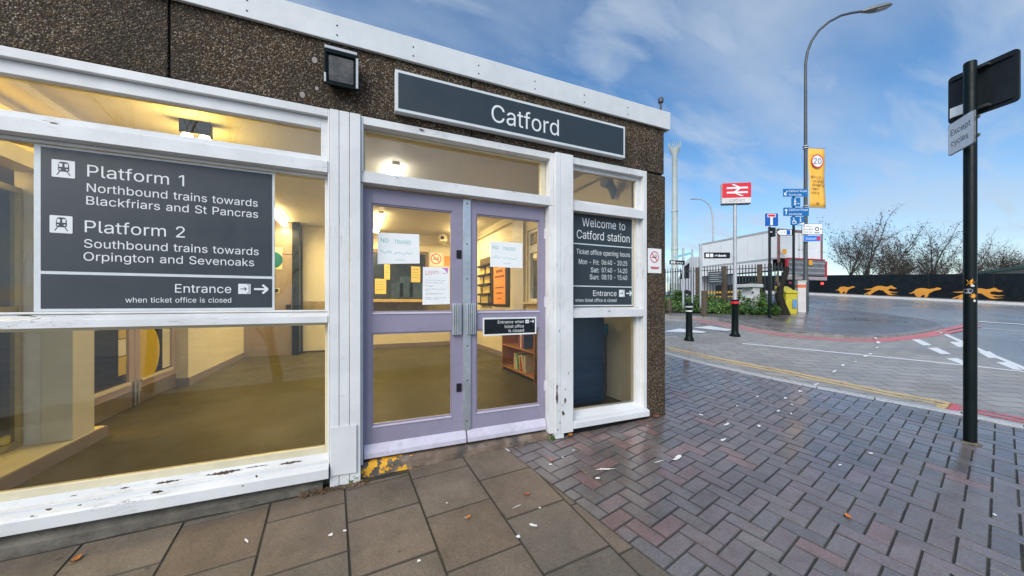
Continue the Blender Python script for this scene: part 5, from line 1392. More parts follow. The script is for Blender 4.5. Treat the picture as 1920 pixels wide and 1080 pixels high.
# ================================================================ SIGNS ON THE FRONT
def line(t, y, txt, p0, p1, h, c, mat='letter'):
    """a line of lettering between two surveyed baseline ends on the plane y"""
    mb = MB()
    a, b = F(*p0, y), F(*p1, y)
    mb.text(FA(y), txt, a.x, (a.z + b.z) / 2, h, c, u1=b.x)
    mb.build('text_line', M[mat], t)
def arrow(mb, fr, u0, u1, v, w, c, hd=None):
    hd = hd or w * 2.0
    mb.bar(fr, (u0, v), (u1 - w * 0.5, v), w, c)
    for s in (-1, 1):
        mb.bar(fr, (u1, v), (u1 - hd, v + s * hd), w * 1.05, c + 0.0002 * s)
def entrance_icon(t, fr, u0, u1, v0, v1, c, m1='letter', m2='sign_grey'):
    mw, md = MB(), MB()
    W2, H2 = u1 - u0, v1 - v0
    mw.slab(fr, u0, u1, v0, v1, c, c + 0.0008)
    md.bar(fr, (u1 - W2 * .12, v0 + H2 * .06), (u1 - W2 * .12, v1 - H2 * .06), W2 * .05, c + 0.0014)
    md.bar(fr, (u1 - W2 * .3, v1 - H2 * .08), (u1 - W2 * .1, v1 - H2 * .08), W2 * .05, c + 0.0015)
    md.bar(fr, (u1 - W2 * .3, v0 + H2 * .08), (u1 - W2 * .1, v0 + H2 * .08), W2 * .05, c + 0.0015)
    arrow(md, fr, u0 + W2 * .18, u0 + W2 * .66, v0 + H2 * .5, W2 * .07, c + 0.0014, W2 * .16)
    md.build('detail', M[m2], mw.build('pictogram', M[m1], t))
def train_icon(t, fr, u0, u1, v0, v1, c, m1='letter', m2='sign_grey'):
    mw, md = MB(), MB()
    W2, H2 = u1 - u0, v1 - v0
    U = lambda a: u0 + W2 * a
    V = lambda b: v0 + H2 * b
    mw.rrect(fr, u0, u1, v0, v1, W2 * .05, c, c + 0.0008)
    md.prism(fr, [(U(.27), V(.42)), (U(.32), V(.34)), (U(.68), V(.34)), (U(.75), V(.42)), (U(.74), V(.72)), (U(.69), V(.87)), (U(.6), V(.90)), (U(.42), V(.90)), (U(.33), V(.87)), (U(.28), V(.72))], c + 0.0009, c + 0.0016)
    for a, b in ((.32, .46), (.56, .70)):
        mw.rrect(fr, U(a), U(b), V(.60), V(.80), W2 * .02, c + 0.0017, c + 0.0024)
    for a in (.36, .66):
        mw.disc(fr, U(a), V(.46), W2 * .045, c + 0.0017, c + 0.0024, 10)
    md.bar(fr, (U(.34), V(.33)), (U(.22), V(.13)), W2 * .05, c + 0.0012); md.bar(fr, (U(.67), V(.33)), (U(.79), V(.13)), W2 * .05, c + 0.0012)
    md.build('detail', M[m2], mw.build('pictogram', M[m1], t))

# --- platform sign in the big window
YS = 0.040
pa, pb = F(58, 580, YS), F(516, 325, YS)
PX0, PX1, PZ0, PZ1 = F(63, 430, YS).x, F(515, 430, YS).x, 1.242, F(517, 325, YS).z
t = thing("platform_sign", "large slate grey sign naming Platform 1 and Platform 2, behind the big left window frame", "sign", (PX0, YS, PZ0))
fr = FA(YS)
MB().slab(fr, PX0, PX1, PZ0, PZ1, -0.012, 0).build("border", M['sign_edge'], t, bevel=0.002)
dz_ = (F(62, 511, YS).z + F(514, 520, YS).z) / 2
bwid = 0.022
MB().slab(fr, PX0 + bwid * 1.3, PX1 - bwid * .7, dz_ + 0.009, PZ1 - 0.012, 0.0003, 0.0016).build("upper_panel", M['sign_grey'], t)
MB().slab(fr, PX0 + bwid * 1.3, PX1 - bwid * .7, PZ0 + 0.018, dz_ - 0.009, 0.0003, 0.0016).build("lower_panel", M['sign_grey'], t)
c = 0.0022
HP = 0.0705
line(t, YS, "Platform 1", (164, 331.5), (345.5, 348.8), HP, c)
line(t, YS, "Northbound trains towards", (163.2, 361), (483.5, 386.5), HP * .72, c)
line(t, YS, "Blackfriars and St Pancras", (162.2, 384.6), (484, 407.6), HP * .72, c)
line(t, YS, "Platform 2", (159.4, 435.7), (347, 445.4), HP, c)
line(t, YS, "Southbound trains towards", (158, 466), (485.2, 477), HP * .72, c)
line(t, YS, "Orpington and Sevenoaks", (157, 489.8), (476.5, 498), HP * .72, c)
line(t, YS, "Entrance", (328.5, 549), (433.7, 549), HP * .78, c)
line(t, YS, "when ticket office is closed", (235.4, 567.6), (433.7, 567.0), HP * .47, c)
for (p0, p1) in (((97.4, 331), (141.4, 302)), ((93.7, 436), (136.7, 407))):
    a, b = F(*p0, YS), F(*p1, YS)
    train_icon(t, fr, a.x, b.x, a.z, a.z + 0.102, c)
a, b = F(447, 551, YS), F(470, 532.5, YS); entrance_icon(t, fr, a.x, b.x, a.z, b.z, c)
a, b = F(476.5, 542, YS), F(502, 542, YS); m = MB(); arrow(m, fr, a.x, b.x, a.z, 0.013, c, 0.030); m.build('arrow', M['letter'], t)

# --- welcome sign in the right window
YS = 0.055
fr = FA(YS)
x0, x1 = QX0 + 0.006, F(1186, 480, YS).x
z1, z0 = F(1076, 398, YS).z, zmid1 + 0.012
t = thing("welcome_sign", "slate grey sign with ticket office opening hours, in the narrow window right of the doors", "sign", (x0, YS, z0))
MB().slab(fr, x0, x1, z0, z1, -0.012, 0).build("border", M['sign_edge'], t)
d1_, d2_ = F(1076, 457, YS).z, F(1076, 536.5, YS).z
d1_ = (d1_ + F(1186, 464, YS).z) / 2; d2_ = (d2_ + F(1186, 538, YS).z) / 2
mb = MB()
for a, b in ((d1_ + .006, z1 - .004), (d2_ + .006, d1_ - .006), (z0 + .014, d2_ - .006)):
    mb.slab(fr, x0 + .003, x1 - .012, a, b, 0.0003, 0.0016)
mb.build_each("panel", M['sign_dark'], t)
c = 0.0022
u = F(1100, 430, YS)
HW = 0.085
line(t, YS, "Welcome to", (1091.3, 425), (1172, 431), HW, c)
line(t, YS, "Catford station", (1081.3, 447.4), (1180.2, 454.4), HW, c)
line(t, YS, "Ticket office opening hours", (1080.7, 476), (1180.7, 482), HW * .58, c)
for dname, times, xx, by in (("Mon - Fri:", "06:40 - 20:25", 1085, (495.2, 496.3, 498.3)), ("Sat:", "07:40 - 14:20", 1107.6, (510.4, 511, 512.3)), ("Sun:", "08:10 - 15:40", 1105.7, (523.7, 524, 525))):
    line(t, YS, dname, (xx, by[0]), (1122.8, by[1]), HW * .58, c)
    line(t, YS, times, (1128, by[1]), (1175.7, by[2]), HW * .58, c)
line(t, YS, "Entrance", (1111.9, 555), (1155.7, 555), HW * .66, c)
line(t, YS, "when ticket office is closed", (1078.5, 566), (1155.7, 566), HW * .40, c)
a, b = F(1160.4, 556.5, YS), F(1171, 543.5, YS); entrance_icon(t, fr, a.x, b.x, a.z, b.z, c)
a, b = F(1174, 550, YS), F(1184, 550, YS); m = MB(); arrow(m, fr, a.x, b.x, a.z, 0.012, c, 0.028); m.build('arrow', M['letter'], t)

# --- station name sign on the panels
YS = -0.085
fr = FA(YS)
x0, x1 = F(741, 170, YS).x, F(1172, 270, YS).x
z1, z0 = F(741, 129, YS).z, F(741, 207, YS).z
t = thing("station_name_sign", "long slate grey Catford name board fixed to the pebble panels above the doors", "sign", (x0, YS, z0))
MB().slab(fr, x0, x1, z0, z1, -0.06, 0).build("border", M['sign_edge'], t, bevel=0.003)
mb = MB(); mb.slab(fr, x0 + .022, x1 - .022, z0 + .024, z1 - .022, 0.0003, 0.002); mb.build("panel", M['sign_dark'], t)
mb = MB()
for px in (808, 1105):
    x = F(px, 200, YS).x
    mb.slab(fr, x, x + .003, z0 + .03, z1 - .03, 0.0021, 0.0024)
mb.build_each("panel_joint", M['sign_grey'], t)
a, b = F(921.4, 228.4, YS), F(1047.6, 252.6, YS)
mb = MB(); mb.text(fr, "Catford", a.x, a.z + 0.004, 0.148, 0.0028, u1=b.x); mb.build("lettering", M['letter'], t)

# --- little black sign on the right leaf
YS = YD - 0.008
fr = FA(YS)
a, b = F(905.5, 630, YS), F(1005.5, 594, YS)
t = thing("entrance_sign", "small black sign with white border on the rail of the right lilac door", "sign", (a.x, YS, a.z))
MB().slab(fr, a.x, b.x, a.z, b.z, -0.006, 0).build("border", M['white_sign'], t)
MB().slab(fr, a.x + .012, b.x - .014, a.z + .014, b.z - .014, 0.0003, 0.0012).build("panel", M['black_sign'], t)
c = 0.0018
HS = 0.027
line(t, YS, "Entrance when", (933.3, 606.8), (982.2, 605.4), HS, c, 'white_sign'); line(t, YS, "ticket office", (945.8, 614.8), (982.2, 614), HS, c, 'white_sign'); line(t, YS, "is closed", (953.5, 622.8), (982.2, 621.8), HS, c, 'white_sign')
a, b = F(985, 606, YS), F(992, 599.3, YS); entrance_icon(t, fr, a.x, b.x, a.z, b.z, c)
a, b = F(994, 602.5, YS), F(1001, 602.5, YS); m = MB(); arrow(m, fr, a.x, b.x, a.z, 0.007, c, 0.014); m.build('arrow', M['letter'], t)

# --- no smoking plate on the pier
YS = -0.034
fr = FA(YS)
a, b = F(1215.4, 511.5, YS), F(1240, 467, YS)
t = thing("no_smoking_plate", "white no smoking plate with red circle on the pebble faced corner pier", "sign", (a.x, YS, a.z))
MB().rrect(fr, a.x, b.x, a.z, b.z, 0.006, -0.007, 0).build("plate", M['white_sign'], t)
def nosmoke(t, fr, cx, cz, r, c):
    m1, m2 = MB(), MB()
    m1.ring(fr, cx, cz, r * .84, r, c); m1.bar(fr, (cx - r * .62, cz + r * .62), (cx + r * .62, cz - r * .62), r * .16, c + .0006)
    m2.slab(fr, cx - r * .55, cx + r * .38, cz - r * .14, cz + r * .05, c - .0006, c); m2.slab(fr, cx + r * .42, cx + r * .5, cz - r * .14, cz + r * .05, c - .0006, c)
    m2.bar(fr, (cx + r * .3, cz + r * .12), (cx + r * .2, cz + r * .45), r * .07, c); m2.bar(fr, (cx + r * .46, cz + r * .12), (cx + r * .4, cz + r * .4), r * .07, c)
    m1.build("prohibition_ring", M['red'], t); m2.build("cigarette", M['ink_dark'], t)
nosmoke(t, fr, (a.x + b.x) / 2 - .005, F(1227, 482, YS).z, 0.062, 0.0012)
mb = MB()
for i, (w_, z) in enumerate(((.13, .545), (.12, .58), (.10, .615))):
    zz_ = a.z + (b.z - a.z) * (1 - z) + .02 - .03
    mb.slab(fr, (a.x + b.x) / 2 - w_ / 2, (a.x + b.x) / 2 + w_ / 2, zz_ - .05, zz_ - .043, 0.0005, 0.001)
mb.build("small_print", M['ink_red'], t)

# --- floodlight above the left door post
YS = -0.02
a, b = F(608, 176, -.10), F(671, 108, -.10)
x0, x1 = a.x, b.x
t = thing("floodlight", "square dark floodlight with a chipped white rim on the pebble wall", "lamp", ((x0 + x1) / 2, -0.02, 2.95))
z0, z1 = 2.845, 3.075
fr2 = Fr(((x0 + x1) / 2, -0.115, (z0 + z1) / 2), (1, 0, 0), (0, -0.16, 0.987))
hw, hh = (x1 - x0) / 2, (z1 - z0) / 2
mb = MB(); mb.hexa([fr2.P(-hw * .75, -hh * .8, -.09), fr2.P(hw * .75, -hh * .8, -.09), fr2.P(hw * .75, hh * .8, -.09), fr2.P(-hw * .75, hh * .8, -.09), fr2.P(-hw, -hh, 0), fr2.P(hw, -hh, 0), fr2.P(hw, hh, 0), fr2.P(-hw, hh, 0)])
mb.build("housing", M['black_paint'], t, bevel=0.008)
mb = MB()
for u0, u1, v0, v1 in ((-hw, -hw + .016, -hh, hh), (hw - .016, hw, -hh, hh), (-hw + .016, hw - .016, -hh, -hh + .018), (-hw + .016, hw - .016, hh - .024, hh)):
    mb.slab(fr2, u0, u1, v0, v1, 0.0005, 0.014)
M['rim'] = aged_white("chipped_lamp_rim", (0.55, 0.58, 0.62), 1.5)
mb.build("rim", M['black_paint'], t, bevel=0.003)
MB().slab(fr2, hw - .013, hw + .002, -hh + .01, hh - .02, .0145, .018).build("bare_edge", M['rim'], t)
MB().slab(fr2, -hw - .001, -hw + .012, -hh + .012, -hh + .07, .0145, .018).build("bare_edge", M['rim'], t)
mb = MB(); mb.slab(fr2, -hw + .005, hw - .005, hh + .001, hh + .02, -.05, .018); mb.build("visor", M['rim'], t, bevel=0.003)
mb = MB(); mb.rrect(fr2, -hw + .03, hw - .03, -hh + .03, hh - .036, 0.012, 0.0008, 0.005); mb.build("lens", paint("dusty_lens", (0.085, 0.075, 0.068), 0.12, 0.6, 9), t)
mb = MB(); mb.box((x0 + x1) / 2 - .03, (x0 + x1) / 2 + .03, -.03, -.021, 2.90, 3.0); mb.slab(fr2, -.02, .02, -.03, .03, -.12, -.089); mb.build("bracket", M['black_paint'], t)
# pale repaired patches left by an old fitting
mb = MB()
for px, py, r in ((590, 113, .018), (567, 178, .017), (594, 166, .012)):
    p = F(px, py, -.02); mb.disc(FA(-.02), p.x, p.z, r, 0.0, 0.003, 14, r * 1.25)
mb.build_each("mortar_patch", paint("pale_mortar", (0.30, 0.26, 0.25), 0.8), ST)

# --- small dark fitting on the roof corner
p = F(1233, 212, 0.0)
t = thing("roof_sensor", "little dark sensor on a stalk on the roof corner", "sensor", (3.11, 0.0, 3.388))
MB().tube((3.11, .0, 3.372), (3.11, .0, 3.50), .012, n=10).build("stalk", M['dark_pole'], t)
MB().lathe((3.11, .0, 3.495), [(.012, 0), (.028, .012), (.03, .05), (.02, .065)], 14).build("head", M['dark_pole'], t, smooth=True)

# ---------------------------------------------------------------- papers on the doors
def sheet_thing(name, label, cat, corners, y, mat, c0=0.001):
    xs = [F(*p, y).x for p in corners]; zs = [F(*p, y).z for p in corners]
    t = thing(name, label, cat, (sum(xs) / 4, y, sum(zs) / 4))
    mb = MB(); fr = FA(y)
    k = mb.add([fr.P(x, z, c) for c in (0, c0) for x, z in zip(xs, zs)])
    for q in ((0, 3, 2, 1), (4, 5, 6, 7), (0, 1, 5, 4), (1, 2, 6, 5), (2, 3, 7, 6), (3, 0, 4, 7)):
        mb.face([k + i for i in q])
    mb.build("sheet", M[mat] if isinstance(mat, str) else mat, t)
    return t, fr, xs, zs
YP = YD + 0.0125
rs = random.Random(8)
def greek(mb, fr, u0, u1, v, h, c, dens=1.0):
    """a row of print too small to read"""
    u = u0
    while u < u1:
        w_ = h * rs.uniform(.25, .6)
        if rs.random() < .14:
            u += h * .5; continue
        k = rs.choice((.66, .66, .7, 1.0))
        mb.slab(fr, u, min(u + w_ * .36, u1), v, v + h * k, c - .0005, c)
        if rs.random() < .6:
            mb.slab(fr, u + w_ * .36, min(u + w_, u1 + .001), v + h * rs.choice((0, .5)), v + h * rs.choice((.62, .66)), c - .0005, c)
        u += w_ + h * .16
def scribble(mb, fr, x0, x1, z, h, c):
    x = x0
    last = (x, z)
    while x < x1:
        x += rs.uniform(.006, .014)
        nx = (x, z + rs.uniform(-.5, .5) * h)
        mb.bar(fr, last, nx, 0.0032, c)
        last = nx
for nm, cor, lab, T1 in (("left", ((708, 495), (787, 494), (786, 439.5), (708, 436)), "white handwritten notice taped inside the glass of the left lilac door", (711, 766)),
                     ("right", ((919, 500), (979.5, 503), (979.5, 456), (919, 452)), "white handwritten notice behind the glass of the right lilac door", (924, 974))):
    t, fr, xs, zs = sheet_thing("paper_notice", lab, "notice", cor, YP, 'paper')
    mb = MB()
    W2 = xs[1] - xs[0]; H2 = zs[3] - zs[0]
    mb.text(fr, "NO", xs[0] + W2 * .07, zs[3] - H2 * .30, H2 * .13, 0.0016, u1=xs[0] + W2 * .25)
    mb.text(fr, "TRAINS", xs[0] + W2 * .38, zs[3] - H2 * .32, H2 * .13, 0.0016, u1=xs[0] + W2 * .78)
    scribble(mb, fr, xs[0] + W2 * .06, xs[0] + W2 * .30, zs[3] - H2 * .60, .030, 0.0016); scribble(mb, fr, xs[0] + W2 * .38, xs[0] + W2 * .82, zs[3] - H2 * .63, .028, 0.0016); scribble(mb, fr, xs[0] + W2 * .40, xs[0] + W2 * .62, zs[3] - H2 * .84, .014, 0.0016)
    mb.build("handwriting", M['ink_teal'], t)
t, fr, xs, zs = sheet_thing("printed_notice", "printed white notice with a pink corner taped inside the left lilac door", "notice", ((792, 571.5), (843.5, 570), (842, 501.5), (793, 500.5)), YP, 'paper')
W2, H2 = xs[1] - xs[0], zs[3] - zs[0]
mb = MB()
for i, (f0, w_) in enumerate(((.90, .46), (.855, .78), (.81, .25))):
    greek(mb, fr, xs[0] + W2 * .10, xs[0] + W2 * (.10 + w_), zs[0] + H2 * (f0 - .02), .0105, 0.0016)
mb.build("heading", M['ink_red'], t)
mb = MB()
for f0, w_ in ((.66, .72), (.59, .64), (.52, .28), (.49, .26), (.42, .78), (.38, .2), (.31, .66), (.28, .4), (.19, .74), (.15, .5)):
    greek(mb, fr, xs[0] + W2 * .10, xs[0] + W2 * (.10 + w_), zs[0] + H2 * f0 - .003, .006, 0.0016)
mb.build("print", M['ink'], t)
mb = MB(); mb.flat(fr, [(xs[2] - W2 * .03, zs[2] - .004), (xs[2] - W2 * .28, zs[2] - .006), (xs[2] - W2 * .16, zs[2] - H2 * .07), (xs[2] - W2 * .06, zs[2] - H2 * .17)], 0.0014); mb.build("corner_ribbon", M['magenta'], t)

# ================================================================ INSIDE THE HALL
WARM = (1.0, 0.77, 0.36)
M['tube'] = emit("warm_tube_light", WARM, 16)
M['tube2'] = emit("yellow_tube_light", (1.0, 0.74, 0.22), 14)
M['cool'] = emit("white_lamp_glow", (1.0, 0.93, 0.8), 14)
def batten(x, y0, y1, lab, power, z=CE, col=WARM, m='tube', cat="light", along='y'):
    t = thing("ceiling_light", lab, cat, (x, (y0 + y1) / 2, z - 0.001), "strip lights on the hall ceiling")
    if along == 'y':
        MB().box(x - .045, x + .045, y0, y1, z - .04, z - .001).build("batten", M['cream'], t, bevel=.004)
        MB().box(x - .06, x + .06, y0 + .02, y1 - .02, z - .115, z - .041).build("diffuser", M[m], t, bevel=.015)
    ld = bpy.data.lights.new("strip_glow", 'AREA'); ld.shape = 'RECTANGLE'; ld.size = 0.11; ld.size_y = y1 - y0; ld.energy = power; ld.color = col
    lo = bpy.data.objects.new("strip_glow", ld); COL.objects.link(lo); lo.location = (0, 0, -.14); lo.parent = t
    return t
batten(0.50, 4.6, 6.4, "long glowing strip light at the back of the hall, seen through the left door", 44)
batten(0.50, 1.85, 3.25, "strip light near the front of the hall, seen through the transom over the doors", 26, m='cool', col=(1, .80, .5))
batten(-1.40, 4.9, 6.4, "glowing strip light beside the platform sign's right edge", 34, col=(1.0, .72, .30))
batten(2.35, 4.6, 6.0, "strip light at the far right of the hall, seen through the right door", 32)
t2 = batten(-3.4, 0.6, 2.6, "yellow strip light over the lobby behind the left screen", 110, col=(1.0, .58, .06), m='tube2')
ld = bpy.data.lights.new("lobby_fill", 'POINT'); ld.energy = 40; ld.color = (1.0, .60, .06); ld.shadow_soft_size = .3  # added fill light to yellow the lobby ceiling, no fitting of its own
lo = bpy.data.objects.new("lobby_fill", ld); COL.objects.link(lo); lo.location = (0, 0, -.45); lo.parent = t2
p = HZ(368, 252, 2.98)
t = thing("bulkhead_light", "twin warm bulkhead lamp glowing behind the upper left window", "light", (p.x, p.y, CE - .001))
MB().box(p.x - .12, p.x + .12, p.y - .05, p.y + .05, CE - .13, CE - .001).build("base", M['dark'], t, bevel=.005)
for s in (-1, 1):
    MB().lathe((p.x + s * .07, p.y, CE - .21), [(.02, 0), (.045, .02), (.05, .05), (.035, .089)], 14).build("bulb", M['tube'], t, smooth=True)
ld = bpy.data.lights.new("lamp_glow", 'POINT'); ld.energy = 24; ld.color = (1.0, .68, .16); ld.shadow_soft_size = .08
lo = bpy.data.objects.new("lamp_glow", ld); COL.objects.link(lo); lo.location = (0, 0, -.25); lo.parent = t

def on_wall(name, lab, cat, px0, py0, px1, py1, mat, group=None, y=YB - 0.002, th=.006):
    a, b = F(px0, py1, y), F(px1, py0, y)
    o = MB().slab(FA(y), a.x, b.x, a.z, b.z, 0, th).build(name, mat, None)
    return tag(o, lab, cat, group), a, b
M['note'] = paint("yellow_note", (0.62, 0.48, 0.16), 0.7, 0.05, 6)
M['orange'] = paint("orange_poster", (0.80, 0.30, 0.05), 0.6, 0.05, 3)
gn = "yellow notices stuck on the ticket window"
for q, lab in (((720.5, 496, 731, 524), "small yellow notice with a black line, top left on the ticket window"), ((703, 523, 724, 551), "square yellow notice low on the left of the ticket window"), ((771, 500, 788, 529), "tall yellow notice at the right edge of the ticket window")):
    o, a, b = on_wall("notice", lab, "notice", *q, M['note'], gn, YB - .034)
    mb = MB()
    for i in range(4):
        z = b.z - (b.z - a.z) * (.2 + .17 * i); mb.slab(FA(YB - .0405), a.x + .03, b.x - .03 - .02 * (i % 2), z - .006, z + .006, 0, .001)
    mb.build("print", M['ink'], None).parent = o
y = YB - .002
c_ = F(817.5, 485.5, y)
t = thing("no_smoking_sign", "round red no smoking sign on the cream back wall beside the ticket window", "sign", (c_.x, y, c_.z))
MB().slab(FA(y), c_.x - .17, c_.x + .17, c_.z - .19, c_.z + .17, 0, .006).build("plate", M['paper'], t)
nosmoke(t, FA(y), c_.x, c_.z, .145, .0085)
o, a, b = on_wall("orange_notice", "orange notice on the back wall right of the no smoking sign", "notice", 833, 481, 850, 499, M['orange'])
# ticket hall camera
c_ = F(830, 447, 6.4)
t = thing("security_camera", "pale boxy security camera hung under the ceiling at the back", "camera", (c_.x, 6.4, CE))
MB().tube((c_.x, 6.4, CE), (c_.x, 6.4, c_.z + .08), .02, n=10).build("stem", M['cream'], t)
MB().box(c_.x - .11, c_.x + .10, 6.3, 6.5, c_.z - .09, c_.z + .08).build("housing", M['cream'], t, bevel=.012)
MB().disc(Fr((c_.x - .03, 6.298, c_.z), (1, 0, 0), (0, 0, 1)), 0, 0, .045, 0, .02, 16).build("lens", M['dark'], t)
# teal badge on the staff door
y = Y1L - .002
c_ = F(513, 487, y)
t = thing("mandatory_sign", "round teal badge on a cream plate on the taupe staff door", "sign", (c_.x, y, c_.z))
MB().slab(FA(y), c_.x - .24, F(529, 480, y).x, F(521, 505, y).z, F(521, 464, y).z, 0, .005).build("plate", paint("cream_plate", (0.68, 0.6, 0.38), 0.5), t)
MB().disc(FA(y), c_.x - .01, c_.z, .185, .0055, .008).build("badge", paint("teal_badge", (0.0, 0.13, 0.17), 0.4), t)
# poster frame, leaflet rack on the right wall
FXW = Fr((0, 0, 0), (0, -1, 0), (0, 0, 1))       # faces into the hall (-X)
def side(px, py, X=XIR - .003):
    return XP(px, py, X)
a, b = side(925, 574), side(956, 497)
t = thing("framed_poster", "orange poster in a black frame on the right hand wall of the hall", "poster", (XIR, a.y, a.z))
fw = Fr((XIR - .003, 0, 0), (0, -1, 0), (0, 0, 1))
MB().slab(fw, -a.y, -b.y, a.z, b.z + .45, 0, .03).build("frame", M['dark'], t)
p0, p1 = side(928, 570), side(950, 500)
MB().slab(fw, -p0.y, -p1.y, p0.z, b.z + .40, .031, .033).build("poster", M['orange'], t)
mb = MB()
H2 = b.z + .40 - p0.z
for i, (f0, h_, n_) in enumerate(((.86, .07, .5), (.70, .06, .8), (.60, .06, .55), (.50, .045, .8), (.30, .03, .7), (.2, .03, .5), (.1, .02, .4))):
    m_ = (-p0.y - p1.y) / 2; w_ = (p0.y - p1.y) * n_ / 2
    mb.slab(fw, m_ - w_, m_ + w_, p0.z + H2 * f0 - h_ / 2, p0.z + H2 * f0 + h_ / 2, .0335, .0345)
mb.build("print", paint("brown_print", (0.25, 0.06, 0.02), 0.6), t)
a, b = side(902, 572), side(923, 480)
t = thing("leaflet_rack", "dark leaflet rack with yellow leaflets on the right hand wall of the hall", "rack", (XIR, a.y, a.z))
MB().slab(fw, -a.y, -b.y, a.z, b.z, 0, .03).build("back_board", paint("rack_brown", (0.10, 0.07, 0.03), 0.5), t)
mb = MB()
for i in range(5):
    z = a.z + (b.z - a.z) * i / 5
    mb.slab(fw, -a.y + .01, -b.y - .01, z + .01, z + .06, .031, .10)
mb.build_each("pocket", M['dark'], t)
mb = MB()
for i in range(4):
    z = a.z + (b.z - a.z) * (i + .18) / 5
    n_ = 6
    for j in range(n_):
        u_ = -a.y + .04 + (a.y - b.y - .08) * j / n_
        if (i * 7 + j * 3) % 5 == 0: continue
        mb.slab(fw, u_, u_ + (a.y - b.y) / n_ * .8, z, z + .20, .04, .05)
mb.build_each("leaflet", M['note'], t)
# bookcase with books
M['wood'] = paint("orange_beech", (0.40, 0.17, 0.04), 0.4, 0.18, 3)
BX0, BX1, BY0, BY1, BH = 2.43, 2.78, 1.72, 2.98, 0.86
t = thing("bookcase", "low orange wood bookcase standing against the right wall of the hall", "bookcase", (BX0, BY0, FL))
mb = MB(); mb.box(BX0, BX1, BY0, BY0 + .022, FL, FL + BH); mb.build("side_panel", M['wood'], t, bevel=.002)
mb = MB(); mb.box(BX0, BX1, BY1 - .022, BY1, FL, FL + BH); mb.build("side_panel", M['wood'], t, bevel=.002)
for z in (FL + .055, FL + .43, FL + BH - .022):
    mb = MB(); mb.box(BX0, BX1 - .012, BY0 + .023, BY1 - .023, z, z + .022); mb.build("shelf" if z < FL + .8 else "top", M['wood'], t, bevel=.002)
MB().box(BX1 - .011, BX1, BY0 + .023, BY1 - .023, FL + .055, FL + BH).build("back_panel", M['wood'], t)
MB().box(BX0 + .03, BX1 - .03, BY0 + .03, BY1 - .03, FL + .001, FL + .054).build("plinth", M['dark'], t)
rb = random.Random(4)
cols = [("white", (.65, .62, .55)), ("green", (.05, .28, .08)), ("red", (.5, .05, .03)), ("orange", (.6, .2, .03)), ("blue", (.05, .12, .35)), ("cream", (.6, .5, .3)), ("purple", (.2, .04, .18))]
yy = 2.52
lab_n = ["furthest", "second", "third", "fourth", "fifth", "sixth", "seventh", "eighth", "ninth", "nearest"]
for i in range(10):
    cn, cc = cols[[0, 5, 0, 1, 0, 3, 2, 0, 5, 0][i]]
    th, hh_, dd_ = rb.uniform(.028, .05), rb.uniform(.19, .27), rb.uniform(.15, .2)
    ln = rb.uniform(.0, .05) + .03 * (i > 5)
    mb = MB(); x_ = BX0 + .03 + rb.uniform(0, .02); z_ = FL + .0785
    mb.hexa([(x_, yy - th, z_), (x_ + dd_, yy - th, z_), (x_ + dd_, yy, z_), (x_, yy, z_), (x_, yy - th + ln, z_ + hh_), (x_ + dd_, yy - th + ln, z_ + hh_), (x_ + dd_, yy + ln, z_ + hh_), (x_, yy + ln, z_ + hh_)])
    o = mb.build("book", paint("book_cover_" + cn, cc, .5, .15, 12), None, bevel=.002)
    tag(o, f"{cn} book, {lab_n[i]} in the row on the bottom shelf of the bookcase", "book", "books on the bookcase")
    yy -= th + .006
for i in range(4):
    cn, cc = cols[[6, 0, 2, 4][i]]
    y_ = 2.35 - i * .052
    mb = MB(); mb.box(BX0 + .04, BX0 + .21, y_ - .04, y_, FL + .453, FL + .453 + rb.uniform(.2, .26)); o = mb.build("book", paint("book_cover_" + cn, cc, .5, .15, 12), None, bevel=.002)
    tag(o, f"{cn} book on the middle shelf of the bookcase, just below the door rail", "book", "books on the bookcase")
# navy cabinet behind the right window, small shelf of goods beside it
M['navy'] = paint("navy_cabinet", (0.002, 0.030, 0.085), 0.45, 0.2, 3)
x0, x1 = 2.21, fx(1133, .45)
t = thing("navy_cabinet", "tall navy blue cabinet close behind the narrow right window", "cabinet", (x0, .45, FL))
MB().box(x0, x1, .45, 1.0, FL + .04, 1.62).build("carcass", M['navy'], t, bevel=.01)
MB().box(x0 + .02, x1 - .02, .47, .98, FL, FL + .039).build("foot", M['dark'], t)
MB().box(x0 + .03, x1 - .03, .440, .449, FL + .10, 1.56).build("back_panel", M['navy'], t, bevel=.004)
t = thing("display_shelf", "small brown stand with a blue tray between the navy cabinet and the corner", "shelf", (2.86, 1.0, FL))
MB().box(2.74, 2.95, .72, 1.30, FL + .02, FL + .78).build("stand", paint("dark_brown_stand", (0.06, 0.04, 0.03), .45, .4, 9), t, bevel=.004)
MB().box(2.735, 2.955, .70, 1.31, FL + .78, FL + .92).build("tray", paint("blue_tray", (0.02, 0.16, 0.3), .4), t, bevel=.006)
mb = MB()
for i in range(5):
    mb.lathe((2.78 + .035 * (i % 2) * 3, .78 + .11 * i, FL + .921), [(.03, 0), (.032, .09), (.012, .13), (.012, .15)], 10)
mb.build_each("bottle", paint("pale_bottles", (0.5, 0.62, 0.66), .2), t, smooth=True)
mb = MB(); mb.box(2.72, 2.739, .71, 1.31, FL + .12, FL + .16); mb.box(2.72, 2.739, .71, 1.31, FL + .03, FL + .09); mb.build_each("white_strip", M['white_sign'], t)
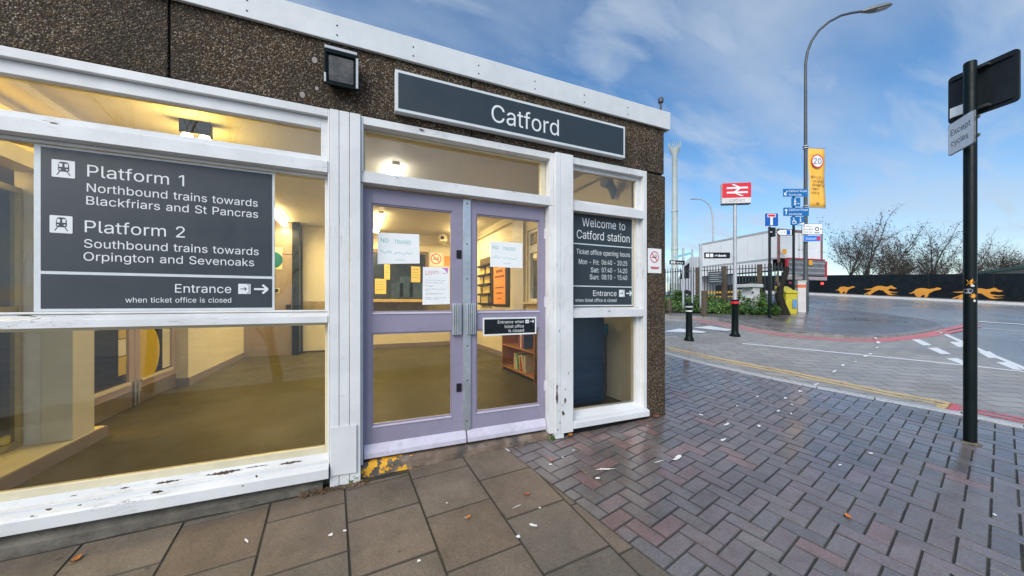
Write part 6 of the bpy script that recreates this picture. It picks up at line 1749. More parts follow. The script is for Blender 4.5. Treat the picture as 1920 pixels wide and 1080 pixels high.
# speaker hanging high behind the right transom
c_ = F(1140, 352, .55)
t = thing("hall_speaker", "grey speaker hanging high behind the small transom window on the right", "speaker", (c_.x, .55, CE))
MB().tube((c_.x + .05, .55, CE), (c_.x + .05, .55, c_.z + .05), .02, n=10).build("stem", M['grey_pole'], t)
mb = MB(); mb.path([(c_.x - .10, .50, c_.z + .04), (c_.x, .52, c_.z + .03), (c_.x + .08, .56, c_.z - .02), (c_.x + .10, .58, c_.z - .12)], [.06, .055, .05, .02], 14); mb.build("body", paint("grey_blue_plastic", (0.2, 0.23, 0.28), .4), t, smooth=True)

# ================================================================ STREET FURNITURE
ZCAM = Vector((SN, CS, 0)); XCAM = Vector((CS, -SN, 0))
def depth(p):
    return (p - CAM).dot(ZCAM)
def base(px, py, dz=0.0):
    g = G(px, py, dz); return g
def hgt(p, py):                                   # world height of image row py above ground point p
    return ZC + (HY - py) / FPX * depth(p)
def wid(p, npx):
    return npx / FPX * depth(p)
def facing(o, px0, py0, px1, py1, z0, z1):
    """vertical frame through two surveyed columns at depths z0, z1; returns frame with u to the right"""
    a, b = C(px0, py0, z0), C(px1, py1, z1)
    u = Vector((b.x - a.x, b.y - a.y, 0))
    return Fr((a.x, a.y, 0), u, (0, 0, 1)), u.length
# --- the near pole with its two plates
g = base(1819, 831)
t = thing("sign_pole", "tall black round pole standing in the brick paving at the right", "pole", tuple(g))
zt = hgt(g, 115)
MB().lathe((g.x, g.y, g.z - .02), [(.043, 0), (.043, zt - g.z), (.039, zt - g.z + .012), (.02, zt - g.z + .018)], 28).build("post", M['black_paint'], t, smooth=True)
MB().lathe((g.x, g.y, g.z + .003), [(.075, 0), (.062, .004), (.045, .014)], 22).build("collar", paint("rusty_collar", (0.16, 0.13, 0.09), .8, .4, 20), t, smooth=True)
f_, W2 = facing(None, 1770, 190, 1903, 143, 3.60, 3.15)
z0, z1 = 3.085, 3.555
sg = thing("blank_plate", "dark back of a square road sign with a pale sticker, high on the near pole", "sign", tuple(f_.P(W2 / 2, z0)))
sh = -.052
MB().rrect(f_, 0, W2, z0, z1, .035, sh - .022, sh).build("plate", M['black_satin'], sg, bevel=.003)
mb = MB()
for z in (z0 + .035, z1 - .055):
    mb.slab(f_, .03, W2 - .03, z, z + .022, sh + .0005, sh + .016)
mb.build_each("rail", M['black_satin'], sg, bevel=.002)
MB().slab(f_, .015, .125, z0 + .055, z0 + .155, sh + .001, sh + .003).build("sticker", M['paper'], sg)
mb = MB()
mb.slab(f_, W2 / 2 - .07, W2 / 2 + .07, z0 + .036, z0 + .056, sh + .017, .01); mb.slab(f_, W2 / 2 - .07, W2 / 2 + .07, z1 - .054, z1 - .034, sh + .017, .01)
mb.build_each("clip", M['dark_pole'], sg)
f_, W2 = facing(None, 1781, 264, 1830, 236, 3.50, 3.20)
z0, z1 = 2.725, 3.03
sg = thing("except_cycles_plate", "small white plate reading Except cycles, clipped to the near pole", "sign", tuple(f_.P(W2 / 2, z0)))
MB().rrect(f_, 0, W2, z0, z1, .02, .0, .012).build("plate", paint("plate_edge", (0.10, 0.11, 0.12), .4), sg)
MB().rrect(f_, .006, W2 - .006, z0 + .006, z1 - .006, .018, .0122, .0135).build("face", paint("plate_face", (0.72, 0.74, 0.76), .38), sg)
mb = MB(); mb.text(f_, "Except", W2 * .12, z0 + .180, .056, .0145, u1=W2 * .88); mb.text(f_, "cycles", W2 * .14, z0 + .078, .054, .0145, u1=W2 * .80)
mb.build("lettering", M['ink_dark'], sg)
mb = MB(); mb.slab(f_, W2 * .5, W2 + .03, z0 + .05, z0 + .075, -.012, -.0005); mb.slab(f_, W2 * .5, W2 + .03, z1 - .09, z1 - .065, -.012, -.0005); mb.build_each("clip", M['dark_pole'], sg)
# torn stickers round the pole
rs = random.Random(21)
def patch(px, py, w_, h_, mat, name, star=False):
    z = hgt(g, py); a0 = math.atan2(CAM.y - g.y, CAM.x - g.x) - (px - 1819) / 14 * .8 * -1
    R_ = .0442
    mb = MB(); pts = []
    n = 14
    for i in range(n):
        th = 2 * math.pi * i / n
        k = (1.0 if i % 2 else .42) if star else rs.uniform(.75, 1.0)
        pts.append((math.cos(th) * w_ / 2 * k, math.sin(th) * h_ / 2 * k))
    cc = mb.add([(g.x + R_ * math.cos(a0), g.y + R_ * math.sin(a0), z)])
    k = mb.add([(g.x + R_ * math.cos(a0 + u / R_), g.y + R_ * math.sin(a0 + u / R_), z + v) for u, v in pts])
    for i in range(n):
        mb.face((cc, k + i, k + (i + 1) % n))
    return mb.build(name, mat, t)
M['stk_o'] = paint("amber_sticker", S(225, 150, 20), .5); M['stk_g'] = paint("torn_grey_sticker", (0.22, 0.24, 0.27), .6, .2, 20); M['stk_w'] = paint("white_sticker", (0.6, 0.62, 0.64), .6)
patch(1821, 530, .095, .075, M['stk_o'], "sticker", True); patch(1827, 555, .055, .06, M['stk_o'], "sticker", True)
patch(1814, 546, .075, .06, M['stk_g'], "sticker"); patch(1825, 536, .03, .022, M['stk_w'], "sticker"); patch(1830, 564, .022, .026, M['stk_w'], "sticker")

# --- bollard
g = base(1292, 638)
H = hgt(g, 568) - g.z
t = thing("bollard", "black bollard with white and silver bands at the lane's edge", "bollard", tuple(g))
k = H / .86
MB().lathe(tuple(g), [(.105 * k, -.02), (.105 * k, .03), (.09 * k, .05), (.075 * k, .10), (.066 * k, .60), (.068 * k, .74), (.085 * k, .745), (.085 * k, .80), (.075 * k, .845), (.03 * k, .86)], 24).build("shaft", M['black_paint'], t, smooth=True)
MB().lathe((g.x, g.y, g.z), [(.070 * k, .66 * k), (.0705 * k, .69 * k)], 24).build("band", M['white_sign'], t, smooth=True)
MB().lathe((g.x, g.y, g.z), [(.0865 * k, .755 * k), (.0865 * k, .79 * k)], 24).build("band", paint("silver_band", (0.42, 0.46, 0.48), .3), t, smooth=True)

# --- rail totem
g = base(1378, 630)
d_ = depth(g)
t = thing("station_totem", "red and white double arrow station totem on a grey pole with black foot", "sign", tuple(g))
zb = hgt(g, 562)
MB().lathe(tuple(g), [(.115, -.02), (.115, .03), (.085, .06), (.075, .14), (.072, zb - g.z - .12), (.085, zb - g.z - .10), (.09, zb - g.z)], 24).build("foot", M['black_paint'], t, smooth=True)
MB().lathe((g.x, g.y, zb - .095), [(.0915, 0), (.0915, .055)], 24).build("band", M['red'], t, smooth=True)
MB().lathe((g.x, g.y, zb), [(.045, .001), (.040, 2.0), (.038, hgt(g, 383) - zb)], 18).build("pole", M['grey_pole'], t, smooth=True)
u = (XCAM * .97 + ZCAM * -.12).normalized()
f_ = Fr((g.x, g.y, 0), u, (0, 0, 1))
a, b = -wid(g, 24.5), wid(g, 26.5)
zt, zm, zl = hgt(g, 344), hgt(g, 371.5), hgt(g, 382)
MB().slab(f_, a, b, zl, zt, -.05, .05).build("box", paint("totem_case", (0.62, 0.60, 0.60), .4), t, bevel=.006)
MB().slab(f_, a + .004, b - .004, zm, zt - .004, .0502, .053).build("red_panel", M['red'], t)
MB().slab(f_, a + .01, b - .01, zl - .025, zl + .002, -.055, .056).build("base_rail", M['dark_pole'], t, bevel=.004)
mb = MB()
cx, cy = (a + b) / 2 + .015, (zm + zt) / 2
w_, h_ = (b - a) * .36, (zt - zm)
bt = h_ * .095
for s in (1, -1):
    mb.slab(f_, cx - w_, cx + w_, cy + s * h_ * .155 - bt / 2 - .004, cy + s * h_ * .155 + bt / 2 + .004, .0532, .0545)
def slant(x0, y0, x1, y1):
    mb.flat(f_, [(cx + x0 * w_ - bt * .95, cy + y0 * h_), (cx + x0 * w_ + bt * .95, cy + y0 * h_), (cx + x1 * w_ + bt * .95, cy + y1 * h_), (cx + x1 * w_ - bt * .95, cy + y1 * h_)], .0548)
slant(-.42, .40, .30, .155); slant(.30, .155, -.30, -.155); slant(-.30, -.155, .50, -.42)
mb.build("double_arrow", M['white_sign'], t)
mb = MB(); mb.text(f_, "Catford", cx, zl + (zm - zl) * .26, (zm - zl) * .55, .0508, align='c'); mb.build("lettering", paint("dim_print", (0.2, 0.18, 0.2), .5), t)
# finger sign fixed to the totem pole
f_ = Fr((g.x, g.y, 0), XCAM, (0, 0, 1))
z0, z1 = hgt(g, 484.5), hgt(g, 473.5)
a = -wid(g, 57); b = -wid(g, 10)
t2 = thing("finger_sign", "black finger sign with white writing on brackets from the totem pole", "sign", tuple(f_.P((a + b) / 2, z0)))
MB().slab(f_, a, b, z0, z1, -.02, .02).build("board", M['black_sign'], t2)
mb = MB()
for z in (z0 + .035, z1 - .05):
    mb.slab(f_, b, -.036, z, z + .015, -.008, .008)
mb.build_each("bracket", M['grey_pole'], t2)
mb = MB(); mb.slab(f_, a + .02, a + .10, z0 + .03, z1 - .03, .0205, .0215); mb.slab(f_, a + .12, a + .20, z0 + .03, z1 - .03, .0205, .0215); greek(mb, f_, a + .24, b - .08, z0 + .04, .06, .0215); mb.build("lettering", M['white_sign'], t2)

# --- no through road sign
g = base(1443, 598, .03)
t = thing("dead_end_sign", "square blue no through road sign with red bar on a thin black post", "sign", tuple(g))
zt = hgt(g, 400)
MB().lathe(tuple(g), [(.038, -.05), (.038, zt - g.z - .03), (.03, zt - g.z - .02)], 18).build("post", M['black_paint'], t, smooth=True)
f_ = Fr((g.x, g.y, 0), XCAM, (0, 0, 1))
a, b, z0, z1 = -wid(g, 12.2), wid(g, 14.2), hgt(g, 425.5), hgt(g, 400)
MB().rrect(f_, a, b, z0, z1, .03, .05, .062).build("plate", M['white_sign'], t)
MB().rrect(f_, a + .012, b - .012, z0 + .012, z1 - .012, .025, .0622, .064).build("face", M['blue'], t)
cx = (a + b) / 2; h_ = z1 - z0
MB().slab(f_, cx - h_ * .09, cx + h_ * .09, z0 + h_ * .1, z0 + h_ * .68, .0645, .066).build("stem", M['white_sign'], t)
mb = MB(); mb.slab(f_, cx - h_ * .30, cx + h_ * .30, z0 + h_ * .68, z0 + h_ * .92, .0645, .0655); mb.build("bar_border", M['white_sign'], t)
mb = MB(); mb.slab(f_, cx - h_ * .26, cx + h_ * .26, z0 + h_ * .72, z0 + h_ * .88, .0658, .067); mb.build("bar", M['red'], t)
t2 = thing("signal_head", "small dark sign case clamped beside the no through road post", "sign", (g.x, g.y, hgt(g, 444)))
MB().slab(f_, .047, wid(g, 9), hgt(g, 444), hgt(g, 427), -.04, .06).build("case", M['black_satin'], t2, bevel=.01)
MB().slab(f_, -.02, .046, hgt(g, 437), hgt(g, 434), .046, .055).build("clamp", M['grey_pole'], t2)

# --- cycle route signpost
g = base(1488, 589, .02)
t = thing("cycle_signpost", "black post carrying blue Catford Road route plates and a black edged arrow", "signpost", tuple(g))
zt = hgt(g, 356)
MB().lathe(tuple(g), [(.04, -.05), (.04, zt - g.z - .02), (.03, zt - g.z)], 18).build("post", M['black_paint'], t, smooth=True)
f_ = Fr((g.x, g.y, 0), XCAM, (0, 0, 1))
def cyc(mb, cx, cy, s, c):                        # a bicycle pictogram
    mb.ring(f_, cx - s * .3, cy, s * .16, s * .22, c, 16); mb.ring(f_, cx + s * .3, cy, s * .16, s * .22, c, 16)
    for p, q in (((-.3, 0), (-.08, .32)), ((-.08, .32), (.24, .32)), ((.24, .32), (.3, 0)), ((-.3, 0), (0, 0)), ((0, 0), (.24, .32)), ((0, 0), (-.12, .42)), ((.3, 0), (.2, .46)), ((.2, .46), (.1, .46))):
        mb.bar(f_, (cx + p[0] * s, cy + p[1] * s), (cx + q[0] * s, cy + q[1] * s), s * .07, c)
def person_icon(mb, cx, cy, s, c):
    mb.disc(f_, cx, cy + s * .42, s * .09, c, c + .001, 10)
    for p, q in (((0, .3), (0, -.05)), ((0, -.05), (-.12, -.42)), ((0, -.05), (.12, -.42)), ((0, .22), (.16, .02)), ((0, .22), (-.14, .04))):
        mb.bar(f_, (cx + p[0] * s, cy + p[1] * s), (cx + q[0] * s, cy + q[1] * s), s * .1, c)
def bplate(px0, px1, py0, py1, lab):
    a, b, z0, z1 = wid(g, px0 - 1488), wid(g, px1 - 1488), hgt(g, py1), hgt(g, py0)
    o = MB().rrect(f_, a, b, z0, z1, .015, .052, .062).build("plate", M['blue2'], t); o["label"] = lab
    return o, a, b, z0, z1
o, a, b, z0, z1 = bplate(1466, 1512, 355, 369.5, "blue Catford Road plate with a slanting arrow")
mb = MB(); c = .063
mb.text(f_, "Catford Road", a + .20, z1 - .115, .075, c, u1=b - .05); mb.text(f_, "Southside", a + .20, z0 + .035, .065, c, u1=a + .20 + (b - a) * .52)
mb.bar(f_, (a + .05, z0 + .06), (a + .15, z1 - .07), .03, c); mb.bar(f_, (a + .05, z0 + .06), (a + .05, z0 + .14), .03, c + .0002); mb.bar(f_, (a + .05, z0 + .06), (a + .13, z0 + .06), .03, c + .0004)
mb.build("lettering", M['white_sign'], o)
o, a, b, z0, z1 = bplate(1481.5, 1498, 371.5, 388, "small square blue walking plate")
mb = MB(); person_icon(mb, (a + b) / 2 - .03, (z0 + z1) / 2, (z1 - z0) * .82, c); mb.bar(f_, ((a + b) / 2 + .04, z0 + .12), ((a + b) / 2 + .13, z0 + .10), .02, c); mb.build("pictogram", M['white_sign'], o)
o, a, b, z0, z1 = bplate(1466.5, 1514, 390, 405.5, "blue Catford Road plate with an upward arrow")
mb = MB(); mb.text(f_, "Catford Road", a + .20, z1 - .115, .075, c, u1=b - .05); mb.text(f_, "Southside", a + .20, z0 + .035, .065, c, u1=a + .20 + (b - a) * .50)
mb.bar(f_, (a + .10, z0 + .05), (a + .10, z1 - .06), .03, c); mb.flat(f_, [(a + .04, z1 - .11), (a + .16, z1 - .11), (a + .10, z1 - .04)], c + .0003)
mb.build("lettering", M['white_sign'], o)
o, a, b, z0, z1 = bplate(1480, 1506, 407, 423, "blue plate with a wheelchair and a figure on a ramp")
mb = MB(); s = z1 - z0
mb.ring(f_, a + s * .40, z0 + s * .36, s * .16, s * .22, c, 18); mb.disc(f_, a + s * .34, z1 - s * .16, s * .06, c, c + .001, 10)
mb.bar(f_, (a + s * .36, z1 - s * .25), (a + s * .40, z0 + s * .42), s * .08, c); mb.bar(f_, (a + s * .40, z0 + s * .46), (a + s * .62, z0 + s * .44), s * .07, c); mb.bar(f_, (a + s * .60, z0 + s * .44), (a + s * .68, z0 + s * .2), s * .07, c)
person_icon(mb, b - s * .48, z0 + s * .62, s * .60, c); mb.flat(f_, [(a + s * .72, z0 + s * .08), (b - s * .06, z0 + s * .08), (b - s * .06, z0 + s * .34)], c)
mb.build("pictogram", M['white_sign'], o)
z0, z1 = hgt(g, 441.5), hgt(g, 430)
a, b = -wid(g, 33), -.051
mb = MB(); mb.prism(f_, [(a, (z0 + z1) / 2), (a + .12, z0), (b, z0), (b, z1), (a + .12, z1)], -.012, .0); o = mb.build("arrow_board", M['black_sign'], t)
mb = MB(); mb.prism(f_, [(a + .03, (z0 + z1) / 2), (a + .13, z0 + .02), (b - .02, z0 + .02), (b - .02, z1 - .02), (a + .13, z1 - .02)], .0005, .002); mb.build("face", M['white_sign'], o)
mb = MB(); mb.slab(f_, a + .38, a + .52, z0 + .03, z1 - .03, .0022, .003); mb.build("patch", M['blue'], o)
mb = MB(); greek(mb, f_, a + .18, a + .34, z0 + .07, .10, .0027); mb.build("lettering", M['ink'], o)

# --- street lamp with banner and lower signs
g = base(1510.5, 584, .01)
t = thing("street_lamp", "tall dark street lamp with a curved arm reaching over the road", "street lamp", tuple(g))
ax = (XCAM * .985 + ZCAM * -.17).normalized()
zt = hgt(g, 150)
MB().lathe(tuple(g), [(.100, -.05), (.100, 1.25), (.082, 1.35), (.072, 1.4), (.064, 4.5), (.048, zt - g.z)], 20).build("column", M['dark_pole'], t, smooth=True)
pts = []
for px, py in ((1508, 150), (1508, 120), (1511, 98), (1518, 78), (1530, 60), (1547, 46), (1566, 37), (1583, 34.5), (1600, 34)):
    pts.append(Vector((g.x, g.y, 0)) + ax * wid(g, (px - 1508) * 1.0) + Vector((0, 0, hgt(g, py))))
MB().path(pts, [.048, .047, .046, .045, .044, .043, .042, .041, .040], 14).build("arm", M['dark_pole'], t, smooth=True)
e = pts[-1]
fl = Fr(e, ax, ZCAM * -1 if False else Vector((0, 0, 1)))
L_ = wid(g, 46)
tilt = .10
fh = Fr(e, (ax + Vector((0, 0, tilt))).normalized(), (Vector((0, 0, 1)) - ax * tilt).normalized())
mb = MB()
prof = [(-.02, .05, .045), (.12, .085, .07), (.35, .15, .10), (.65, .17, .095), (.90, .14, .06), (.99, .07, .03), (1.0, .02, .01)]
rings = []
for s_, hwid, th in prof:
    rings.append(mb.add([fh.P(L_ * s_, q[0] * th, q[1] * hwid) for q in ((-.55, -1), (.35, -1), (.8, -.55), (1.0, 0), (.8, .55), (.35, 1), (-.55, 1), (-.8, .4), (-.8, -.4))]))
for a_, b_ in zip(rings, rings[1:]):
    for j in range(9):
        mb.face((a_ + j, a_ + (j + 1) % 9, b_ + (j + 1) % 9, b_ + j))
mb.face([rings[0] + j for j in range(9)][::-1]); mb.face([rings[-1] + j for j in range(9)])
mb.build("lantern", paint("lantern_grey", (0.14, 0.15, 0.15), .4), t, smooth=True)
mb = MB(); mb.hexa([fh.P(L_ * .45, -.095, -.11), fh.P(L_ * .88, -.07, -.08), fh.P(L_ * .88, -.07, .08), fh.P(L_ * .45, -.095, .11), fh.P(L_ * .45, -.07, -.11), fh.P(L_ * .88, -.045, -.08), fh.P(L_ * .88, -.045, .08), fh.P(L_ * .45, -.07, .11)]); mb.build("lens", paint("lamp_lens", (0.32, 0.34, 0.33), .2), t)
# banner
f_ = Fr((g.x, g.y, 0), (XCAM * .985 + ZCAM * .12).normalized(), (0, 0, 1))
zb0, zb1 = hgt(g, 388), hgt(g, 278)
t2 = thing("speed_banner", "yellow cloth banner with a round 20 limit sign hung from the street lamp", "banner", tuple(f_.P(.3, zb0)))
a, b = wid(g, 5.5), wid(g, 40)
mb = MB(); n = 10; m_ = 5
grid = {}
for i in range(n + 1):
    for j in range(m_ + 1):
        v = i / n; u_ = j / m_
        sk = .10 * (1 - v) * u_ * .6
        grid[i, j] = mb.add([f_.P(a + (b - a) * u_ + .06 * (1 - v) * .9, zb0 + (zb1 - zb0) * v - .035 * (1 - v) * u_, .03 * math.sin(v * 5 + u_ * 2.5) * (1 - abs(2 * v - 1)))])
for i in range(n):
    for j in range(m_):
        mb.face((grid[i, j], grid[i, j + 1], grid[i + 1, j + 1], grid[i + 1, j]))
o = mb.build("cloth", M['yellow'], t2, smooth=True)
md_ = o.modifiers.new("thick", 'SOLIDIFY'); md_.thickness = .006; md_.offset = -1
H2 = zb1 - zb0; cx = (a + b) / 2 + .01; cy = zb1 - H2 * .215
mb = MB(); mb.disc(f_, cx, cy, .245, .035, .036, 36); mb.build("disc", M['white_sign'], t2)
mb = MB(); mb.ring(f_, cx, cy, .222, .264, .0372, 40); mb.build("red_ring", M['red'], t2)
mb = MB(); mb.text(f_, "20", cx - .17, cy - .11, .225, .0375, u1=cx + .17); mb.build("number", M['ink_dark'], t2)
mb = MB()
for i, w_ in enumerate((.80, .80, .84, .55, .48)):
    greek(mb, f_, a + .08 + .01 * i, a + .08 + .01 * i + (b - a) * w_, zb1 - H2 * (.50 + .068 * i), .10, .034)
mb.disc(f_, cx + .03, zb0 + H2 * .065, .05, .033, .034, 12)
mb.build("lettering", paint("brown_banner_print", (0.30, 0.17, 0.05), .6), t2)
mb = MB()
for z in (zb1 + .03, zb0 - .01):
    mb.tube(f_.P(.03, z), f_.P(b + .03, z), .014, n=8); mb.lathe((g.x, g.y, z - .05), [(.098, 0), (.098, .03)], 16); mb.lathe((g.x, g.y, z + .03), [(.098, 0), (.098, .03)], 16)
mb.build_each("bracket", M['grey_pole'], t2)
# two direction boards low on the lamp column
f_ = Fr((g.x, g.y, 0), XCAM, (0, 0, 1))
z0, z1 = hgt(g, 441), hgt(g, 421); a, b = -wid(g, 12.5), wid(g, 26)
t2 = thing("direction_board", "white direction board with a black pictogram on the lamp column, above the blue one", "sign", tuple(f_.P((a + b) / 2, z0)))
MB().rrect(f_, a, b, z0, z1, .02, .13, .142).build("plate", M['ink_dark'], t2); MB().rrect(f_, a + .012, b - .012, z0 + .012, z1 - .012, .015, .1425, .144).build("face", M['white_sign'], t2)
mb = MB()
for i in range(3):
    greek(mb, f_, a + .06, a + .06 + (b - a) * (.38, .48, .40)[i], z1 - .13 - .11 * i, .06, .1455)
mb.ring(f_, b - .22, (z0 + z1) / 2, .05, .08, .1455, 18); mb.slab(f_, b - .31, b - .13, z0 + .05, z0 + .08, .1445, .1455); mb.bar(f_, (b - .09, (z0 + z1) / 2), (b - .05, (z0 + z1) / 2), .06, .1455)
mb.build("lettering", M['ink_dark'], t2)
z0, z1 = hgt(g, 454), hgt(g, 442.5); a, b = -wid(g, 9.5), wid(g, 23)
t2 = thing("direction_board", "small blue direction board on the lamp column, below the white one", "sign", tuple(f_.P((a + b) / 2, z0)))
MB().rrect(f_, a, b, z0, z1, .05, .13, .142).build("plate", M['white_sign'], t2); MB().rrect(f_, a + .008, b - .008, z0 + .008, z1 - .008, .045, .1425, .144).build("face", paint("bright_blue", S(30, 120, 215), .35), t2)
mb = MB(); mb.text(f_, "Station", a + .08, z0 + .07, .09, .1455, u1=b - .20); mb.build("lettering", M['white_sign'], t2)
mb = MB(); mb.rrect(f_, b - .16, b - .04, z0 + .05, z1 - .05, .01, .1445, .146); mb.build("emblem", M['red'], t2)

# --- CCTV mast, far lamp, small poles behind the fence
g = on(*C(1265, 565, 17.6)[:2])
t = thing("mast", "pale green steel mast with a spiked crown, beside the station corner", "mast", tuple(g))
zt = hgt(g, 280)
MB().lathe(tuple(g), [(.24, -.1), (.24, .9), (.155, 1.0), (.15, 2.55), (.165, 2.56), (.165, 2.62), (.145, 2.63), (.135, 4.4), (.155, 4.42), (.155, 4.5), (.13, 4.52), (.125, zt - g.z - .3), (.21, zt - g.z - .15), (.23, zt - g.z)], 20).build("shaft", M['mast'], t, smooth=True)
mb = MB()
for i in range(18):
    th = 2 * math.pi * i / 18
    p = Vector((g.x + .21 * math.cos(th), g.y + .21 * math.sin(th), zt - .02)); q = p + Vector((.09 * math.cos(th), .09 * math.sin(th), .26 + .05 * (i % 3)))
    mb.tube(p, q, .026, .010, 5)
mb.build("spikes", M['mast'], t)
g = on(*C(1337, 500, 34)[:2])
t = thing("street_lamp", "distant thin grey street lamp arching left behind the lorry", "street lamp", tuple(g))
pts = [Vector((g.x, g.y, 0)) + XCAM * ((px - 1338) / FPX * 34) + Vector((0, 0, ZC + (HY - py) / FPX * 34)) for px, py in ((1338, 560), (1338, 420), (1337, 402), (1333, 388), (1326, 379), (1316, 374), (1306, 373))]
MB().path(pts, [.10, .08, .07, .06, .055, .05, .05], 10).build("column", M['grey_pole'], t, smooth=True)
e = pts[-1]
fh = Fr(e, XCAM * -1, (0, 0, 1)); MB().rrect(fh, 0, .5, -.03, .05, .03, -.12, .12).build("lantern", M['grey_pole'], t, bevel=.02)
# pavement poles with fingerposts
def thin_pole(px, pyb, pyt, zc, r, name, lab, mat):
    q = C(px, pyb, zc); q.z = gz(q.x, q.y)
    t = thing(name, lab, "post", tuple(q)); zt = ZC + (HY - pyt) / FPX * zc
    MB().lathe(tuple(q), [(r, -.05), (r, zt - q.z)], 12).build("post", mat, t, smooth=True)
    return t, q, zt
t, q, zt = thin_pole(1281, 580, 465, 12.8, .035, "fingerpost", "slim grey post with a black finger sign pointing to the station corner", M['grey_pole'])
f_ = Fr((q.x, q.y, 0), (XCAM * .96 + ZCAM * .2).normalized(), (0, 0, 1))
z0, z1 = hgt(q, 496.5), hgt(q, 489)
mb = MB(); mb.slab(f_, -.58, .02, z0, z1, .036, .06); mb.build("arm", M['black_sign'], t)
mb = MB(); mb.slab(f_, -.54, -.47, z0 + .03, z1 - .03, .0605, .062); mb.slab(f_, -.44, -.37, z0 + .03, z1 - .03, .0605, .062); greek(mb, f_, -.34, -.06, z0 + .04, .06, .062); mb.build("lettering", M['white_sign'], t)
t, q, zt = thin_pole(1298, 575, 467, 13.2, .03, "sign_post", "slim grey post carrying a light blue bar, left of the white lorry", M['grey_pole'])
f_ = Fr((q.x, q.y, 0), (XCAM * .97 - ZCAM * .2).normalized(), (0, 0, 1))
mb = MB(); a = f_.P(-.62, hgt(q, 484.5), .04); b = f_.P(-.02, hgt(q, 477), .04); mb.hexa([a, a + f_.n * .02, b + f_.n * .02, b, a + Vector((0, 0, .10)), a + f_.n * .02 + Vector((0, 0, .10)), b + f_.n * .02 + Vector((0, 0, .10)), b + Vector((0, 0, .10))]); mb.build("bar", paint("pale_blue_bar", (0.22, 0.45, 0.55), .5), t)
thin_pole(1314, 578, 457, 12.9, .045, "pavement_post", "plain pale grey post standing before the lorry's left end", M['grey_pole'])
# wooden stub posts
M['timber'] = paint("weathered_timber", (0.10, 0.075, 0.05), .8, .35, 12, bump=.6, bscale=50)
for px, pyb, pyt, w_, lab in ((1320.5, 593, 545, 4, "thick weathered timber post on the kerb, right of the bollard"), (1255.5, 586, 563, 3.4, "short weathered timber stub by the station corner")):
    q = base(px, pyb, .08); h_ = hgt(q, pyt); r = wid(q, w_)
    t = thing("timber_post", lab, "post", tuple(q), "timber posts on the far kerb")
    MB().box(q.x - r, q.x + r, q.y - r, q.y + r, q.z - .1, h_).build("post", M['timber'], t, bevel=.02)

# --- railings behind the planting
PA, PB = C(1225, 505, 16.8), C(1466, 493, 13.9)
t = thing("railing_fence", "dark vertical bar railings with timber posts in front of the lorry", "fence", tuple(on(PA.x, PA.y)))
A2, B2 = Vector((PA.x, PA.y)), Vector((PB.x, PB.y))
L_ = (B2 - A2).length; n = int(L_ / .105)
M['rail'] = paint("dark_railing", (0.03, 0.032, 0.035), .5, .2, 6)
mb = MB()
def ftop(f):
    return PA.z + (PB.z - PA.z) * f
for i in range(n + 1):
    f = i / n; p = A2.lerp(B2, f)
    mb.tube((p.x, p.y, gz(p.x, p.y) - .05), (p.x, p.y, ftop(f)), .017, n=6)
mb.build("bars", M['rail'], t)
mb = MB()
for dz in (-.16, -1.25):
    mb.path([(p.x, p.y, ftop(f) + dz) for f, p in ((k / 8, A2.lerp(B2, k / 8)) for k in range(9))], [.02] * 9, 6)
mb.build_each("rail", M['rail'], t)
u = (B2 - A2).normalized()
for px in (1243.5, 1308.5, 1358, 1424):
    # where the survey ray meets the fence line
    d, _ = ray(px, 540)
    best = min(range(401), key=lambda k: abs(((A2.lerp(B2, k / 400).x - CAM.x) * d.y - (A2.lerp(B2, k / 400).y - CAM.y) * d.x)))
    p = A2.lerp(B2, best / 400)
    MB().box(p.x - .07, p.x + .07, p.y - .07, p.y + .07, gz(p.x, p.y) - .1, ftop(best / 400) - .02).build("post", M['timber'], t, bevel=.01)
# dark notice board on the railings
p = C(1342, 520, 14.9)
f_ = Fr((p.x, p.y, 0), (u.x, u.y, 0), (0, 0, 1))
a, z0, z1 = 12 / FPX * 14.9, ZC + (HY - 531) / FPX * 14.9, ZC + (HY - 509) / FPX * 14.9
t = thing("notice_board", "dark slate notice board with lines of text fixed to the railings", "notice", tuple(f_.P(0, z0)))
MB().slab(f_, -a, a, z0, z1, .05, .07).build("board", M['sign_dark'], t)
mb = MB()
for i in range(5):
    z = z1 - .08 - .085 * i; mb.slab(f_, -a + .05, a - .06 - .08 * (i % 2), z - .012, z + .012, .0705, .0715)
mb.build("lettering", paint("grey_board_print", (0.3, 0.32, 0.34), .5), t)

# --- white stone drinking trough, grit bin, cabinet, stump
M['stone'] = paint("white_washed_stone", (0.52, 0.53, 0.53), .7, .2, 5, bump=.5, bscale=30, dirt=.5)
q = base(1405, 585, .05); d_ = depth(q)
f_ = Fr((q.x, q.y, 0), (XCAM * .93 + ZCAM * .35).normalized(), (0, 0, 1))
t = thing("stone_fountain", "old white stone drinking fountain with an overhanging top among the ivy", "fountain", tuple(q))
zb, zt = q.z - .05, hgt(q, 533)
h_ = zt - zb
MB().prism(Fr(f_.o - f_.n * .0, f_.u, f_.v), [(-.26, zb), (.26, zb), (.25, zb + h_ * .82), (.30, zb + h_ * .88), (-.10, zb + h_ * .88), (-.13, zb + h_ * .6), (-.24, zb + h_ * .42)], -.22, .22).build("body", M['stone'], t, bevel=.02)
MB().slab(f_, -.34, .36, zb + h_ * .885, zb + h_, -.28, .28).build("top_slab", M['stone'], t, bevel=.02)
MB().slab(f_, -.27, -.02, zb + .02, zb + h_ * .42, .221, .28).build("basin_front", M['stone'], t, bevel=.02)
MB().disc(f_, -.15, zb + h_ * .72, .03, .21, .26, 12).build("spout", M['dark_pole'], t)
q = base(1474.5, 588, .03)
f_ = Fr((q.x, q.y, 0), (XCAM * .9 + ZCAM * -.4).normalized(), (0, 0, 1))
